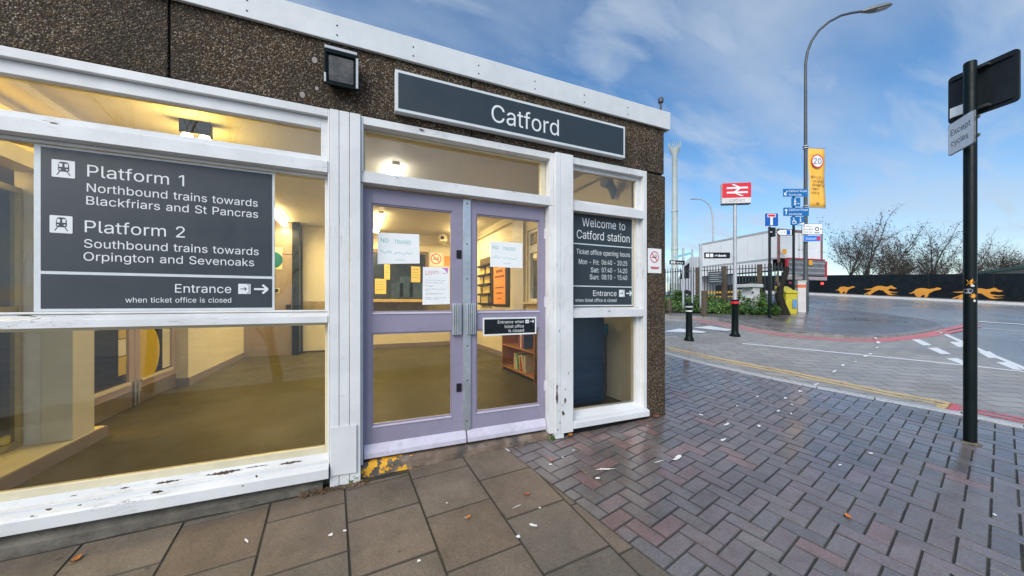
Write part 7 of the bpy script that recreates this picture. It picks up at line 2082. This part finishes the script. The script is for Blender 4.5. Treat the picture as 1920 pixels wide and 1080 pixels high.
t = thing("grit_bin", "tall yellow roadside bin with a sloping lid and a blue sticker", "bin", tuple(q))
M['binyel'] = paint("bin_yellow", (0.50, 0.43, 0.03), .45, .12, 4, dirt=.3)
zb, zt = q.z - .02, hgt(q, 536); h_ = zt - zb
MB().prism(Fr((q.x, q.y, 0), ZCAM, (0, 0, 1)), [(-.22, zb), (.24, zb), (.27, zb + h_ * .86), (-.26, zb + h_ * .72)], -.20, .22).build("body", M['binyel'], t, bevel=.03)
MB().prism(Fr((q.x, q.y, 0), ZCAM, (0, 0, 1)), [(-.29, zb + h_ * .73), (-.29, zb + h_ * .77), (.28, zb + h_), (.30, zb + h_ * .88)], -.23, .25).build("lid", M['binyel'], t, bevel=.015)
MB().slab(Fr((q.x, q.y, 0), XCAM, (0, 0, 1)), .02, .17, zb + h_ * .22, zb + h_ * .52, .262, .268).build("sticker", paint("blue_sticker", (0.1, 0.25, 0.45), .5), t)
q = base(1500, 585, .03)
f_ = Fr((q.x, q.y, 0), (XCAM * .95 + ZCAM * -.2).normalized(), (0, 0, 1))
zt = hgt(q, 529)
t = thing("utility_cabinet", "narrow white cabinet with an orange band between the bin and the lamp column", "cabinet", tuple(q))
MB().slab(f_, -.14, .13, q.z - .02, zt, -.18, .14).build("body", paint("cabinet_white", (0.55, 0.52, 0.53), .5, .1, 4, dirt=.3), t, bevel=.012)
MB().slab(f_, -.142, .132, zt - .22, zt - .10, -.182, .142).build("band", paint("orange_red_band", (0.55, 0.13, 0.04), .5), t)
MB().slab(f_, -.16, .15, zt + .001, zt + .05, -.20, .16).build("roof", paint("pale_lid", (0.5, 0.5, 0.42), .5), t, bevel=.012)
q = base(1468, 590, .05)
t = thing("tree_stump", "leaning dark ivy hung tree stump between the railings and the yellow bin", "tree", tuple(q))
dq = depth(q)
pts = [Vector((q.x, q.y, 0)) + XCAM * ((px - 1468) / FPX * dq) + Vector((0, 0, ZC + (HY - py) / FPX * dq)) for px, py in ((1472, 592), (1465, 570), (1461, 556), (1463, 540), (1469, 522), (1475, 505), (1476, 500))]
MB().path(pts, [.17, .13, .12, .10, .10, .08, .05], 10).build("trunk", paint("dark_bark", (0.022, 0.020, 0.016), .85, .4, 14, bump=.8, bscale=40), t, smooth=True)
pts2 = [pts[3], pts[3] + XCAM * -.12 + Vector((0, 0, .28)), pts[3] + XCAM * -.08 + Vector((0, 0, .62))]
MB().path(pts2, [.07, .045, .02], 8).build("limb", M['timber'], t, smooth=True)

# ================================================================ LORRY
q = C(1460, 560, 16.0); q.z = gz(q.x, q.y)
rdir = (XCAM * .966 + ZCAM * .26).normalized()    # along the back, left to right
rdir = (XCAM * .955 + ZCAM * .295).normalized()
LR = Fr((q.x, q.y, 0), rdir, (0, 0, 1))           # n points back toward the street
zg = q.z - .02
ztop = ZC + (HY - 429) / FPX * 16.0
LW, LL = 2.82, 4.5
t = thing("box_lorry", "white box lorry with red framed grey tail lift parked behind the railings", "lorry", (q.x, q.y, zg))
M['box_white'] = paint("lorry_white_panel", (0.74, 0.75, 0.76), .4, .06, 1.2, dirt=.18)
M['lred'] = paint("lorry_red", (0.42, 0.025, 0.04), .4, .15, 5)
M['lgrey'] = paint("lift_grey", (0.17, 0.175, 0.19), .45, .25, 5, metal=.3)
M['tyre'] = paint("tyre_rubber", (0.018, 0.018, 0.018), .8, .2, 10)
zfloor = ZC + (HY - 484) / FPX * 16.0
MB().slab(LR, 0, LW, zfloor, ztop, -LL, -.06).build("body", M['box_white'], t, bevel=.03)
mb = MB()
for k in range(1, 6):
    mb.slab(LR, -.006, -.0005, zfloor, ztop - .06, -LL * k / 6 - .012, -LL * k / 6 + .012)
mb.build_each("side_seam", paint("seam_white", (0.60, 0.61, 0.62), .4), t)
mb = MB(); mb.slab(LR, -.025, -.001, ztop - .07, ztop + .012, -LL, -.06); mb.slab(LR, -.025, -.001, zfloor - .03, zfloor + .05, -LL, -.06); mb.build_each("edge_rail", paint("dull_alloy_rail", (0.40, 0.41, 0.42), .45, .1, 4), t)
mb = MB()
for a, b, z0, z1 in ((-.02, .10, zfloor - .2, ztop + .02), (LW - .10, LW + .02, zfloor - .2, ztop + .02), (.101, LW - .101, ztop - .09, ztop + .02)):
    mb.slab(LR, a, b, z0, z1, -.058, .0)
mb.build("rear_frame", paint("rusty_red_frame", (0.22, 0.10, 0.085), .5, .3, 6), t, bevel=.01)
for k, (a, b) in enumerate(((.11, LW / 2 - .005), (LW / 2 + .005, LW - .11))):
    d = MB().slab(LR, a, b, zfloor + .02, ztop - .10, -.057, -.02).build("rear_door", M['box_white'], t, bevel=.006)
    mb = MB()
    x = b - .12 if k == 0 else a + .12
    mb.tube(LR.P(x, zfloor + .05, -.01), LR.P(x, ztop - .13, -.01), .016, n=8); mb.slab(LR, x - .06, x + .06, zfloor + .42, zfloor + .47, -.018, .004)
    mb.build("door_bar", M['grey_pole'], d)
zl0, zl1 = ZC + (HY - 515) / FPX * 16.0, zfloor - .01
MB().slab(LR, .42, LW + .0, zl0, zl1 - .02, .03, .10).build("tail_lift", M['lgrey'], t, bevel=.01)
mb = MB()
for i in range(3):
    z = zl0 + (zl1 - zl0) * (i + .3) / 3.2; mb.slab(LR, .44, LW - .02, z, z + .08, .1005, .12)
mb.build_each("lift_slat", paint("pale_lift_slats", (0.30, 0.30, 0.31), .4, .2, 6, metal=.3), t)
mb = MB(); mb.slab(LR, .33, .415, zl0 - .05, zl1, .03, .14); mb.slab(LR, LW + .005, LW + .09, zl0 - .05, zl1 - .05, .03, .14); mb.slab(LR, .42, LW, zl1 - .015, zl1 + .04, .04, .12); mb.build_each("lift_arm", M['lred'], t, bevel=.008)
MB().slab(LR, .40, LW + .05, zl0 - .22, zl0 - .06, .02, .16).build("bumper", paint("pink_grey_bumper", (0.33, 0.28, 0.29), .45), t, bevel=.02)
for px, py, n_ in ((1475, 471, "warning_flag"), (1548, 490, "warning_flag")):
    p = C(px, py, 15.8); v = p - LR.o; a = v.dot(LR.u)
    MB().slab(LR, a - .12, a + .12, p.z - .11, p.z + .11, .15, .16).build(n_, paint("amber_flag", (0.75, 0.36, 0.02), .5), t)
mb = MB()
for a in (.55, LW - .22):
    mb.slab(LR, a, a + .22, zl0 - .42, zl0 - .30, .0, .05)
mb.build_each("light_housing", M['dark'], t)
MB().slab(LR, LW - .20, LW - .04, zl0 - .40, zl0 - .31, .051, .058).build("tail_light", emit("lit_tail_light", (1.0, .03, .02), 4.5), t)
MB().slab(LR, .56, .70, zl0 - .40, zl0 - .31, .051, .058).build("tail_light", M['lred'], t)
MB().slab(LR, .0, .05, zfloor - .52, zfloor - .005, -LL + .1, -.3).build("side_skirt", M['box_white'], t, bevel=.01)
MB().slab(LR, .15, LW - .15, zfloor - .36, zfloor - .01, -LL - 1.6, -.07).build("chassis", M['dark'], t)
for cdep in (-1.2, -LL - .95):
    for a in (.0, LW - .30):
        p0, p1 = LR.P(a, zg + .46, cdep), LR.P(a + .28, zg + .46, cdep)
        wh = MB().path([p0, p0 + (p1 - p0) * .1, p0 + (p1 - p0) * .9, p1], [.40, .46, .46, .40], 24).build("wheel", M['tyre'], t, smooth=True)
        MB().path([p0 - LR.u * .012, p0 + LR.u * .02], [.20, .26], 18).build("rim", M['grey_pole'], wh, smooth=True)
mb = MB()
for z in (zg + .45, zg + .66):
    mb.slab(LR, -.01, .03, z, z + .11, -LL + .4, -1.0)
mb.build_each("side_guard", paint("amber_side_guard", (0.62, 0.36, 0.03), .45), t)
mb = MB(); mb.slab(LR, .02, .30, zg + .55, zg + 1.1, -LL + 1.1, -LL + 2.2); mb.build("fuel_tank", M['dark'], t, bevel=.05)
# cab
ch = ztop - .62 - zg
side_prof = [(-LL - .12, zg + .45), (-LL - .12, zg + ch * .98), (-LL - .7, zg + ch), (-LL - 1.25, zg + ch * .86), (-LL - 1.75, zg + ch * .52), (-LL - 1.85, zg + .45)]
CF = Fr(LR.o, LR.n, (0, 0, 1))                    # u along the length, n to the lorry's left
MB().prism(CF, side_prof, -LW + .08, -.06).build("cab", paint("cab_white", (0.55, 0.56, 0.58), .35, .1, 2), t, bevel=.06)
MB().prism(CF, [(-LL - .75, zg + ch * .56), (-LL - .75, zg + ch * .88), (-LL - 1.2, zg + ch * .80), (-LL - 1.55, zg + ch * .56)], -.059, -.05).build("side_window", M['black_sign'], t)
mb = MB(); mb.slab(CF, -LL - 1.62, -LL - 1.5, zg + ch * .5, zg + ch * .78, .10, .26); mb.tube(CF.P(-LL - 1.5, zg + ch * .75, -.06), CF.P(-LL - 1.56, zg + ch * .75, .12), .018, n=8); mb.build("mirror", M['dark'], t)

# ================================================================ MURAL WALL
WA, WB = G(1540, 551), G(1920, 569)
wd = Vector((WB.x - WA.x, WB.y - WA.y, 0)); wl_ = wd.length; wd.normalize()
ZA, ZB = ZC + (HY - 516) / FPX * depth(WA), ZC + (HY - 512.5) / FPX * depth(WB)
def wtop(s):
    return ZA + (ZB - ZA) * s / wl_
MW = Fr((WA.x, WA.y, 0), wd, (0, 0, 1))
t = thing("mural_wall", "long dark navy wall painted with running amber greyhounds along the far road", "wall", tuple(WA))
M['wallnavy'] = paint("navy_wall_paint", (0.004, 0.008, 0.012), .8, .3, .7, bump=.3, bscale=25)
s0, s1 = -9.0, 14.0
mb = MB(); n = 23
for i in range(n):
    a, b = s0 + (s1 - s0) * i / n, s0 + (s1 - s0) * (i + 1) / n
    pa, pb = MW.P(a, 0), MW.P(b, 0)
    mb.hexa([MW.P(a, gz(pa.x, pa.y) - .2, 0), MW.P(b, gz(pb.x, pb.y) - .2, 0), MW.P(b, gz(pb.x, pb.y) - .2, -.25), MW.P(a, gz(pa.x, pa.y) - .2, -.25),
             MW.P(a, wtop(a), 0), MW.P(b, wtop(b), 0), MW.P(b, wtop(b), -.25), MW.P(a, wtop(a), -.25)])
mb.build("wall", M['wallnavy'], t)
def on_mural(px, py):
    d, _ = ray(px, py)
    k = (MW.o - CAM).dot(MW.n) / d.dot(MW.n)
    p = CAM + d * k
    return (p - MW.o).dot(MW.u), p.z
RUN_A = [(1.0, .17), (.93, .12), (.86, .10), (.80, .17), (.72, .20), (.62, .22), (.50, .16), (.36, .15), (.24, .22), (.17, .38), (.10, .50), (.0, .55), (.10, .58), (.18, .52), (.20, .66), (.26, .80), (.32, .90), (.34, .99), (.50, 1.0), (.40, .90), (.37, .78), (.46, .66), (.52, .76), (.44, .88), (.48, .93), (.60, .76), (.62, .58), (.70, .46), (.80, .34), (.90, .29), (.98, .25)]
RUN_B = [(1.0, .33), (.90, .22), (.84, .08), (.80, .10), (.75, .16), (.68, .20), (.56, .12), (.42, .12), (.33, .20), (.24, .34), (.12, .38), (.0, .40), (.13, .46), (.26, .44), (.20, .56), (.10, .72), (.0, .86), (.02, .90), (.16, .76), (.08, .96), (.14, 1.0), (.26, .78), (.36, .58), (.46, .46), (.58, .52), (.66, .72), (.74, .88), (.82, .92), (1.02, .84), (.84, .84), (.78, .70), (.92, .72), (1.04, .66), (.88, .64), (.76, .56), (.74, .42), (.82, .34), (.92, .40)]
M['amber'] = paint("amber_mural_paint", (0.52, 0.215, 0.012), .6, .15, 3)
for k, (x0, x1, y0, y1, prof) in enumerate(((1566, 1603, 534.5, 552.5, RUN_A), (1619, 1682, 533.5, 555, RUN_B), (1703, 1765, 536.5, 561, RUN_A), (1785, 1881, 537.5, 562.5, RUN_B))):
    pts = [on_mural(x0 + (x1 - x0) * u_, y0 + (y1 - y0) * v_) for u_, v_ in prof]
    mb = MB(); mb.flat(MW, pts, .006); mb.build("greyhound", M['amber'], t)
mb = MB()
for k in range(5):
    a = 2.5 + k * 2.3; mb.slab(MW, a, a + .02, gz(MW.P(a, 0).x, MW.P(a, 0).y) + .05, wtop(a) - .01, .0005, .004)
mb.build_each("wall_joint", M['dark'], t)
mb = MB()
pa = [MW.P(s0 + (s1 - s0) * i / 12, 0, .001) for i in range(13)]
band(mb, [(p.x, p.y) for p in pa], 1.25, .10, .0, -1)
struct(mb.build("far_footpath", M['pave_far']))
mb = MB(); pb = [MW.P(s0 + (s1 - s0) * i / 26, 0, 1.26) for i in range(27)]
band(mb, [(p.x, p.y) for p in pb], .14, .105, .2, -1)
struct(mb.build("far_footpath_kerb", M['kerb']))
# green roofed shed beyond the wall
q0 = C(1836, 540, 27.0); q1 = C(1990, 540, 19.5)
d_ = Vector((q1.x - q0.x, q1.y - q0.y, 0)); sl_ = d_.length
SF = Fr((q0.x, q0.y, 0), d_, (0, 0, 1))
zr = ZC + (HY - 499) / FPX * 22
t = thing("shed", "low shed with a green sheet roof beyond the mural wall at the right edge", "shed", (q0.x, q0.y, gz(q0.x, q0.y)))
MB().slab(SF, 0, sl_, gz(q0.x, q0.y) - .5, zr - .1, -3, 0).build("wall", paint("pale_shed_wall", (0.30, 0.29, 0.24), .7), t)
mb = MB(); mb.hexa([SF.P(-.2, zr - .12, .3), SF.P(sl_ + .2, zr - .12, .3), SF.P(sl_ + .2, zr + .05, -3.2), SF.P(-.2, zr + .05, -3.2), SF.P(-.2, zr + .05, .3), SF.P(sl_ + .2, zr + .05, .3), SF.P(sl_ + .2, zr + .30, -3.2), SF.P(-.2, zr + .30, -3.2)]); mb.build("roof", paint("green_sheet_roof", (0.015, 0.10, 0.085), .4, .2, 2), t)

# ================================================================ TREES
M['bark'] = paint("grey_brown_bark", (0.055, 0.048, 0.042), .85, .35, 8)
M['leaf_dead'] = paint("last_brown_leaves", (0.045, 0.035, 0.022), .7, .4, 3)
def bare_tree(name, label, b, height, spread, seed, leaves, group, r0=.16, stems=1, fine=1.0):
    rt = random.Random(seed)
    t = thing(name, label, "tree", tuple(b), group)
    tr, cr, lf = MB(), MB(), MB()
    tips = []
    def grow(p, d, L, r, lvl):
        n = 3 if lvl < 2 else 2
        pts, rs_ = [p.copy()], [r]
        for i in range(n):
            d = (d + Vector((rt.uniform(-1, 1), rt.uniform(-1, 1), rt.uniform(-.35, .65))) * (.15 + .05 * lvl)).normalized()
            p = p + d * (L / n)
            pts.append(p.copy()); rs_.append(r * (1 - .42 * (i + 1) / n))
        (tr if lvl == 0 else cr).path(pts, rs_, 7 if lvl == 0 else (5 if lvl == 1 else 3), cap=False)
        if lvl >= 3:
            tips.extend(pts[1:])
        if lvl >= 5:
            return
        k = (4, 4, 3, 3, 2)[lvl] if fine >= 1 else (3, 3, 3, 3, 2)[lvl]
        for j in range(k):
            f = rt.uniform(.38, 1.0)
            q = pts[0].lerp(pts[-1], f) if n == 1 else pts[min(n, int(f * n))].copy()
            th = rt.uniform(0, 2 * math.pi)
            out = Vector((math.cos(th), math.sin(th), 0))
            nd = (d * rt.uniform(.5, .9) + out * spread * rt.uniform(.45, 1.05) + Vector((0, 0, .16))).normalized()
            grow(q, nd, L * rt.uniform(.50, .82), max(.005, rs_[-1] * rt.uniform(.45, .7)), lvl + 1)
        grow(pts[-1], d, L * rt.uniform(.6, .8), rs_[-1], lvl + 1)
    for s_ in range(stems):
        o_ = Vector((rt.uniform(-.5, .5), rt.uniform(-.5, .5), 0)) * (stems > 1)
        grow(Vector(b) + o_ + Vector((0, 0, -.2)), Vector((rt.uniform(-.2, .2), rt.uniform(-.2, .2), 1)).normalized(), height * .46, r0, 0)
    zmax = max(v.z for v in cr.v)
    k = height / (zmax - b[2])
    for m_ in (tr, cr):
        m_.v = [Vector((b[0] + (v.x - b[0]) * k, b[1] + (v.y - b[1]) * k, b[2] + (v.z - b[2]) * k)) for v in m_.v]
    for i in range(int(leaves * 1.1)):
        p = rt.choice(tips)
        p = Vector((b[0] + (p.x - b[0]) * k, b[1] + (p.y - b[1]) * k, b[2] + (p.z - b[2]) * k)) + Vector((rt.gauss(0, .08), rt.gauss(0, .08), rt.gauss(0, .08)))
        a = Vector((rt.uniform(-1, 1), rt.uniform(-1, 1), rt.uniform(-1, 1))).normalized()
        u_ = a.orthogonal().normalized(); w_ = a.cross(u_)
        s_ = rt.uniform(.035, .085)
        lf.quad(p - u_ * s_, p - w_ * s_ * .6, p + u_ * s_, p + w_ * s_ * .6)
    tr.build("trunk", M['bark'], t); c_ = cr.build("crown", M['bark'], t)
    if leaves:
        lf.build("leaves", M['leaf_dead'], c_)
    return t
TG = "bare trees beyond the mural wall"
def tree_at(px, pyt, zc, lab, spread, seed, leaves, stems=1, r0=.16):
    q = C(px, 545, zc); q.z = gz(q.x, q.y)
    h_ = ZC + (HY - pyt) / FPX * zc - q.z
    bare_tree("bare_tree", lab, (q.x, q.y, q.z), h_ * 1.07, spread, seed, leaves, TG, r0, stems)
tree_at(1588, 404, 33, "tall bare tree nearest the lorry, left end of the row beyond the mural wall", .62, 3, 900)
tree_at(1624, 396, 32, "broad bare tree second from the lorry, widest crown of the row", .80, 12, 1500, 2)
tree_at(1650, 425, 34, "bare tree with a brown lower crown, third from the lorry", .75, 7, 2200, 1)
tree_at(1676, 455, 36, "low bare bushy tree at the right edge of the left hand clump", .8, 22, 1500, 2, .10)
tree_at(1738, 413, 33, "bare tree standing alone midway between the left clump and the near pole", .62, 31, 1600, 2)
tree_at(1776, 450, 34, "small bare tree between the lone tree and the near pole", .4, 41, 500, 1, .09)
tree_at(1797, 440, 35, "bare tree just left of the near pole", .5, 44, 800, 1, .12)
tree_at(1862, 455, 38, "dark twiggy bare tree behind the green roofed shed", .85, 52, 2600, 3, .12)
tree_at(1905, 462, 38, "dark bushy bare tree at the right edge of the picture", .85, 57, 2600, 3, .12)
# low scrub behind the wall
M['leaf_g'] = None
def leaf_mat(name, c1_, c2_):
    t = NT(name)
    a = t.attr("tint")
    c = t.mix(t.rng(t.noise(1.3, 4), .35, .65), c1_, c2_)
    c = t.mix(1.0, c, a, 'MULTIPLY')
    return t.done(c, .5)
M['leaf_g'] = leaf_mat("ivy_leaves", (0.04, 0.10, 0.018), (0.10, 0.19, 0.03))
rv = random.Random(17)
def leaf(mb, p, s, up=.5):
    a = Vector((rv.uniform(-1, 1), rv.uniform(-1, 1), rv.uniform(-.2, 1) + up)).normalized()
    u_ = a.orthogonal().normalized(); w_ = a.cross(u_)
    th = rv.uniform(0, 6.28)
    e1 = u_ * math.cos(th) + w_ * math.sin(th); e2 = a.cross(e1)
    k = rv.uniform(.55, 1.35)
    b = mb.add([p - e1 * s, p - e2 * s * .55 + e1 * s * .1, p + e1 * s * 1.1 + a * s * .2, p + e2 * s * .55 + e1 * s * .1])
    mb.face((b, b + 1, b + 2, b + 3), (k, k * rv.uniform(.9, 1.1), k * rv.uniform(.7, 1.1), 1))
mb = MB()
c0, c1_ = C(1225, 560, 16.4), C(1466, 560, 13.4)
for i in range(9000):
    f = rv.random(); w_ = rv.random()
    px = 1236 + f * 228
    near = G(px, 586 + 5 * f, .08); farp = Vector((c0.x + (c1_.x - c0.x) * f, c0.y + (c1_.y - c0.y) * f, 0))
    x, y = near.x + (farp.x - near.x) * w_ * 1.05, near.y + (farp.y - near.y) * w_ * 1.05
    hmax = .10 + .38 * max(0, noise.noise((x * 1.3, y * 1.3, .3)) + .38) + .32 * w_ * max(0, noise.noise((x * .8, y * .8, 4.0)) + .30)
    clump = 1.0 if (1395 < px < 1440 and w_ > .2) else 0
    hmax += .30 * clump
    leaf(mb, Vector((x, y, gz(x, y) + .03 + rv.random() ** .7 * hmax)), rv.uniform(.030, .065))
o = mb.build("ground_cover", M['leaf_g'], None)
struct(o, "stuff")
mb = MB(); q_ = [G(1100, 583, .05), G(1243, 588, .05), G(1462, 591, .05), G(1475, 574, .05), G(1243, 562, .05), G(1100, 560, .05)]
mb.ngon([(p.x, p.y, gz(p.x, p.y) + .125) for p in q_])
struct(mb.build("planting_soil", paint("dark_soil", (0.035, 0.028, 0.018), .9, .3, 10)))
# climbing shrub against the railings
for px, zc, w_, h_, nl, lab, sd in ((1415, 13.9, .32, 1.05, 900, "dark green leafy shrub against the railings beside the stone fountain", 3), (1390, 14.2, .45, .35, 500, "low green shrub left of the stone fountain", 5), (1272, 15.2, .35, .65, 600, "green shrub at the foot of the pale mast", 6)):
    q = C(px, 575, zc); q.z = gz(q.x, q.y)
    t = thing("shrub", lab, "shrub", tuple(q))
    rv.seed(sd); mb = MB(); st = MB()
    for i in range(nl):
        th = rv.uniform(0, 6.28); rr = w_ * math.sqrt(rv.random()); z = rv.random()
        rr *= (1.1 - .6 * z) * (.75 + .4 * math.sin(th * 3 + z * 6))
        leaf(mb, q + Vector((rr * math.cos(th), rr * math.sin(th), .05 + z * h_)), rv.uniform(.03, .06))
    for i in range(5):
        th = rv.uniform(0, 6.28); st.path([q, q + Vector((.4 * w_ * math.cos(th), .4 * w_ * math.sin(th), h_ * .5)), q + Vector((.7 * w_ * math.cos(th), .7 * w_ * math.sin(th), h_ * .9))], [.015, .01, .004], 5)
    mb.build("foliage", M['leaf_g'], t); st.build("stems", M['bark'], t)

# ================================================================ SMALL THINGS AT THE FOOT OF THE BUILDING
M['leaf_a'] = paint("autumn_leaf", (0.48, 0.16, 0.03), .6, .4, 30)
M['leaf_r'] = paint("rusty_leaf", (0.30, 0.085, 0.035), .6, .3, 30)
def dead_leaf(px, py, s, a, mat, lab, lift=.012):
    p = G(px, py); mb = MB(); n = 4
    r_ = rad(a); cr_, sr_ = math.cos(r_), math.sin(r_)
    g_ = {}
    out = (.0, .62, .95, .6, .0)
    for i in range(n + 1):
        for j in (-1, 0, 1):
            x, y = (i / n - .5) * s, j * out[i] * s * .38 * (1 + .25 * math.sin(i * 2.1 + j))
            z = lift + .25 * s * (abs(j) * .35 + (i / n - .5) ** 2 * 1.3)
            X_, Y_ = p.x + x * cr_ - y * sr_, p.y + x * sr_ + y * cr_
            g_[i, j] = mb.add([(X_, Y_, gz(X_, Y_) + z)])
    for i in range(n):
        for j in (-1, 0):
            mb.face((g_[i, j], g_[i + 1, j], g_[i + 1, j + 1], g_[i, j + 1]))
    o = mb.build("fallen_leaf", mat, None, smooth=True)
    tag(o, lab, "leaf", "autumn leaves on the paving")
dead_leaf(1069, 820, .07, 20, M['leaf_a'], "curled orange leaf at the foot of the post right of the doors", .02)
dead_leaf(1230, 785, .08, -15, M['leaf_r'], "rusty leaf at the foot of the pebble faced corner pier", .02)
dead_leaf(1590, 972, .055, 40, M['leaf_a'], "small amber leaf alone on the brick paving in the foreground right")
dead_leaf(988, 930, .05, 0, M['leaf_r'], "reddish leaf flat on the last grey slab before the bricks")
dead_leaf(143, 1052, .055, 60, M['leaf_a'], "orange leaf in the slab joint at the lower left")
dead_leaf(878, 973, .04, 10, M['leaf_a'], "tiny orange leaf with a white fleck on the middle slab")
dead_leaf(1034, 866, .035, 70, M['leaf_a'], "small amber leaf on the bricks below the door's right post")
def weed(px, py, s, n_, lab, sd):
    rv.seed(sd); p = G(px, py)
    mb = MB(); st = MB()
    t = thing("weed", lab, "plant", tuple(p))
    for i in range(n_):
        th = rv.uniform(0, 6.28); rr = s * rv.random()
        q = p + Vector((rr * math.cos(th), rr * .45 * math.sin(th), .01 + rv.random() * s * .5)); q.z += gz(q.x, q.y) - gz(p.x, p.y)
        leaf(mb, q, rv.uniform(.010, .022)); 
        if i % 3 == 0: st.tube(p, q, .0015, .001, 4)
    mb.build("leaves", M['leaf_g'], t); st.build("stems", M['leaf_g'], t)
weed(655, 905, .075, 46, "small green weed growing at the foot of the left door post", 2)
weed(45, 1034, .06, 70, "tuft of green moss at the foot of the concrete upstand, lower left", 4)
weed(1036, 826, .04, 22, "tiny weed at the left foot of the post right of the doors", 9)
# old brown litter in the corner left of the door post
rv.seed(33); mb = MB()
for i in range(260):
    px, py = rv.uniform(560, 690), 0
    x = F(px, 566, -.07).x; y = rv.uniform(-.115, -.065)
    if -.18 < x < .02 and y > -.07: continue
    s_ = rv.uniform(.004, .011); th = rv.uniform(0, 6.28)
    p = Vector((x, y, gz(x, y) + .012 + rv.random() * .012)); e1 = Vector((math.cos(th), math.sin(th), rv.uniform(-.5, .5))) * s_; e2 = Vector((-math.sin(th), math.cos(th), rv.uniform(-.4, .4))) * s_ * .4
    k = rv.uniform(.4, 1.5); mb.quad(p - e1 - e2, p + e1 - e2, p + e1 + e2, p - e1 + e2, (k, k, k, 1))
o = mb.build("leaf_litter", leaf_mat("brown_leaf_litter", (0.10, 0.045, 0.02), (0.20, 0.12, 0.06)), None); struct(o, "stuff")

# ================================================================ ACROSS THE STREET, SEEN ONLY IN THE GLASS
def tree_xy(x, y, h_, lab, seed):
    bare_tree("bare_tree", lab, (x, y, gz(x, y)), h_, .7, seed, 0, "bare trees mirrored in the upper left glass", .17, 1)
tree_xy(-5.0, -9.5, 10.5, "bare tree mirrored in the upper left window, nearer the left edge", 61)
tree_xy(-2.2, -10.5, 9.5, "bare tree mirrored in the upper left window, nearer the lamp glow", 66)
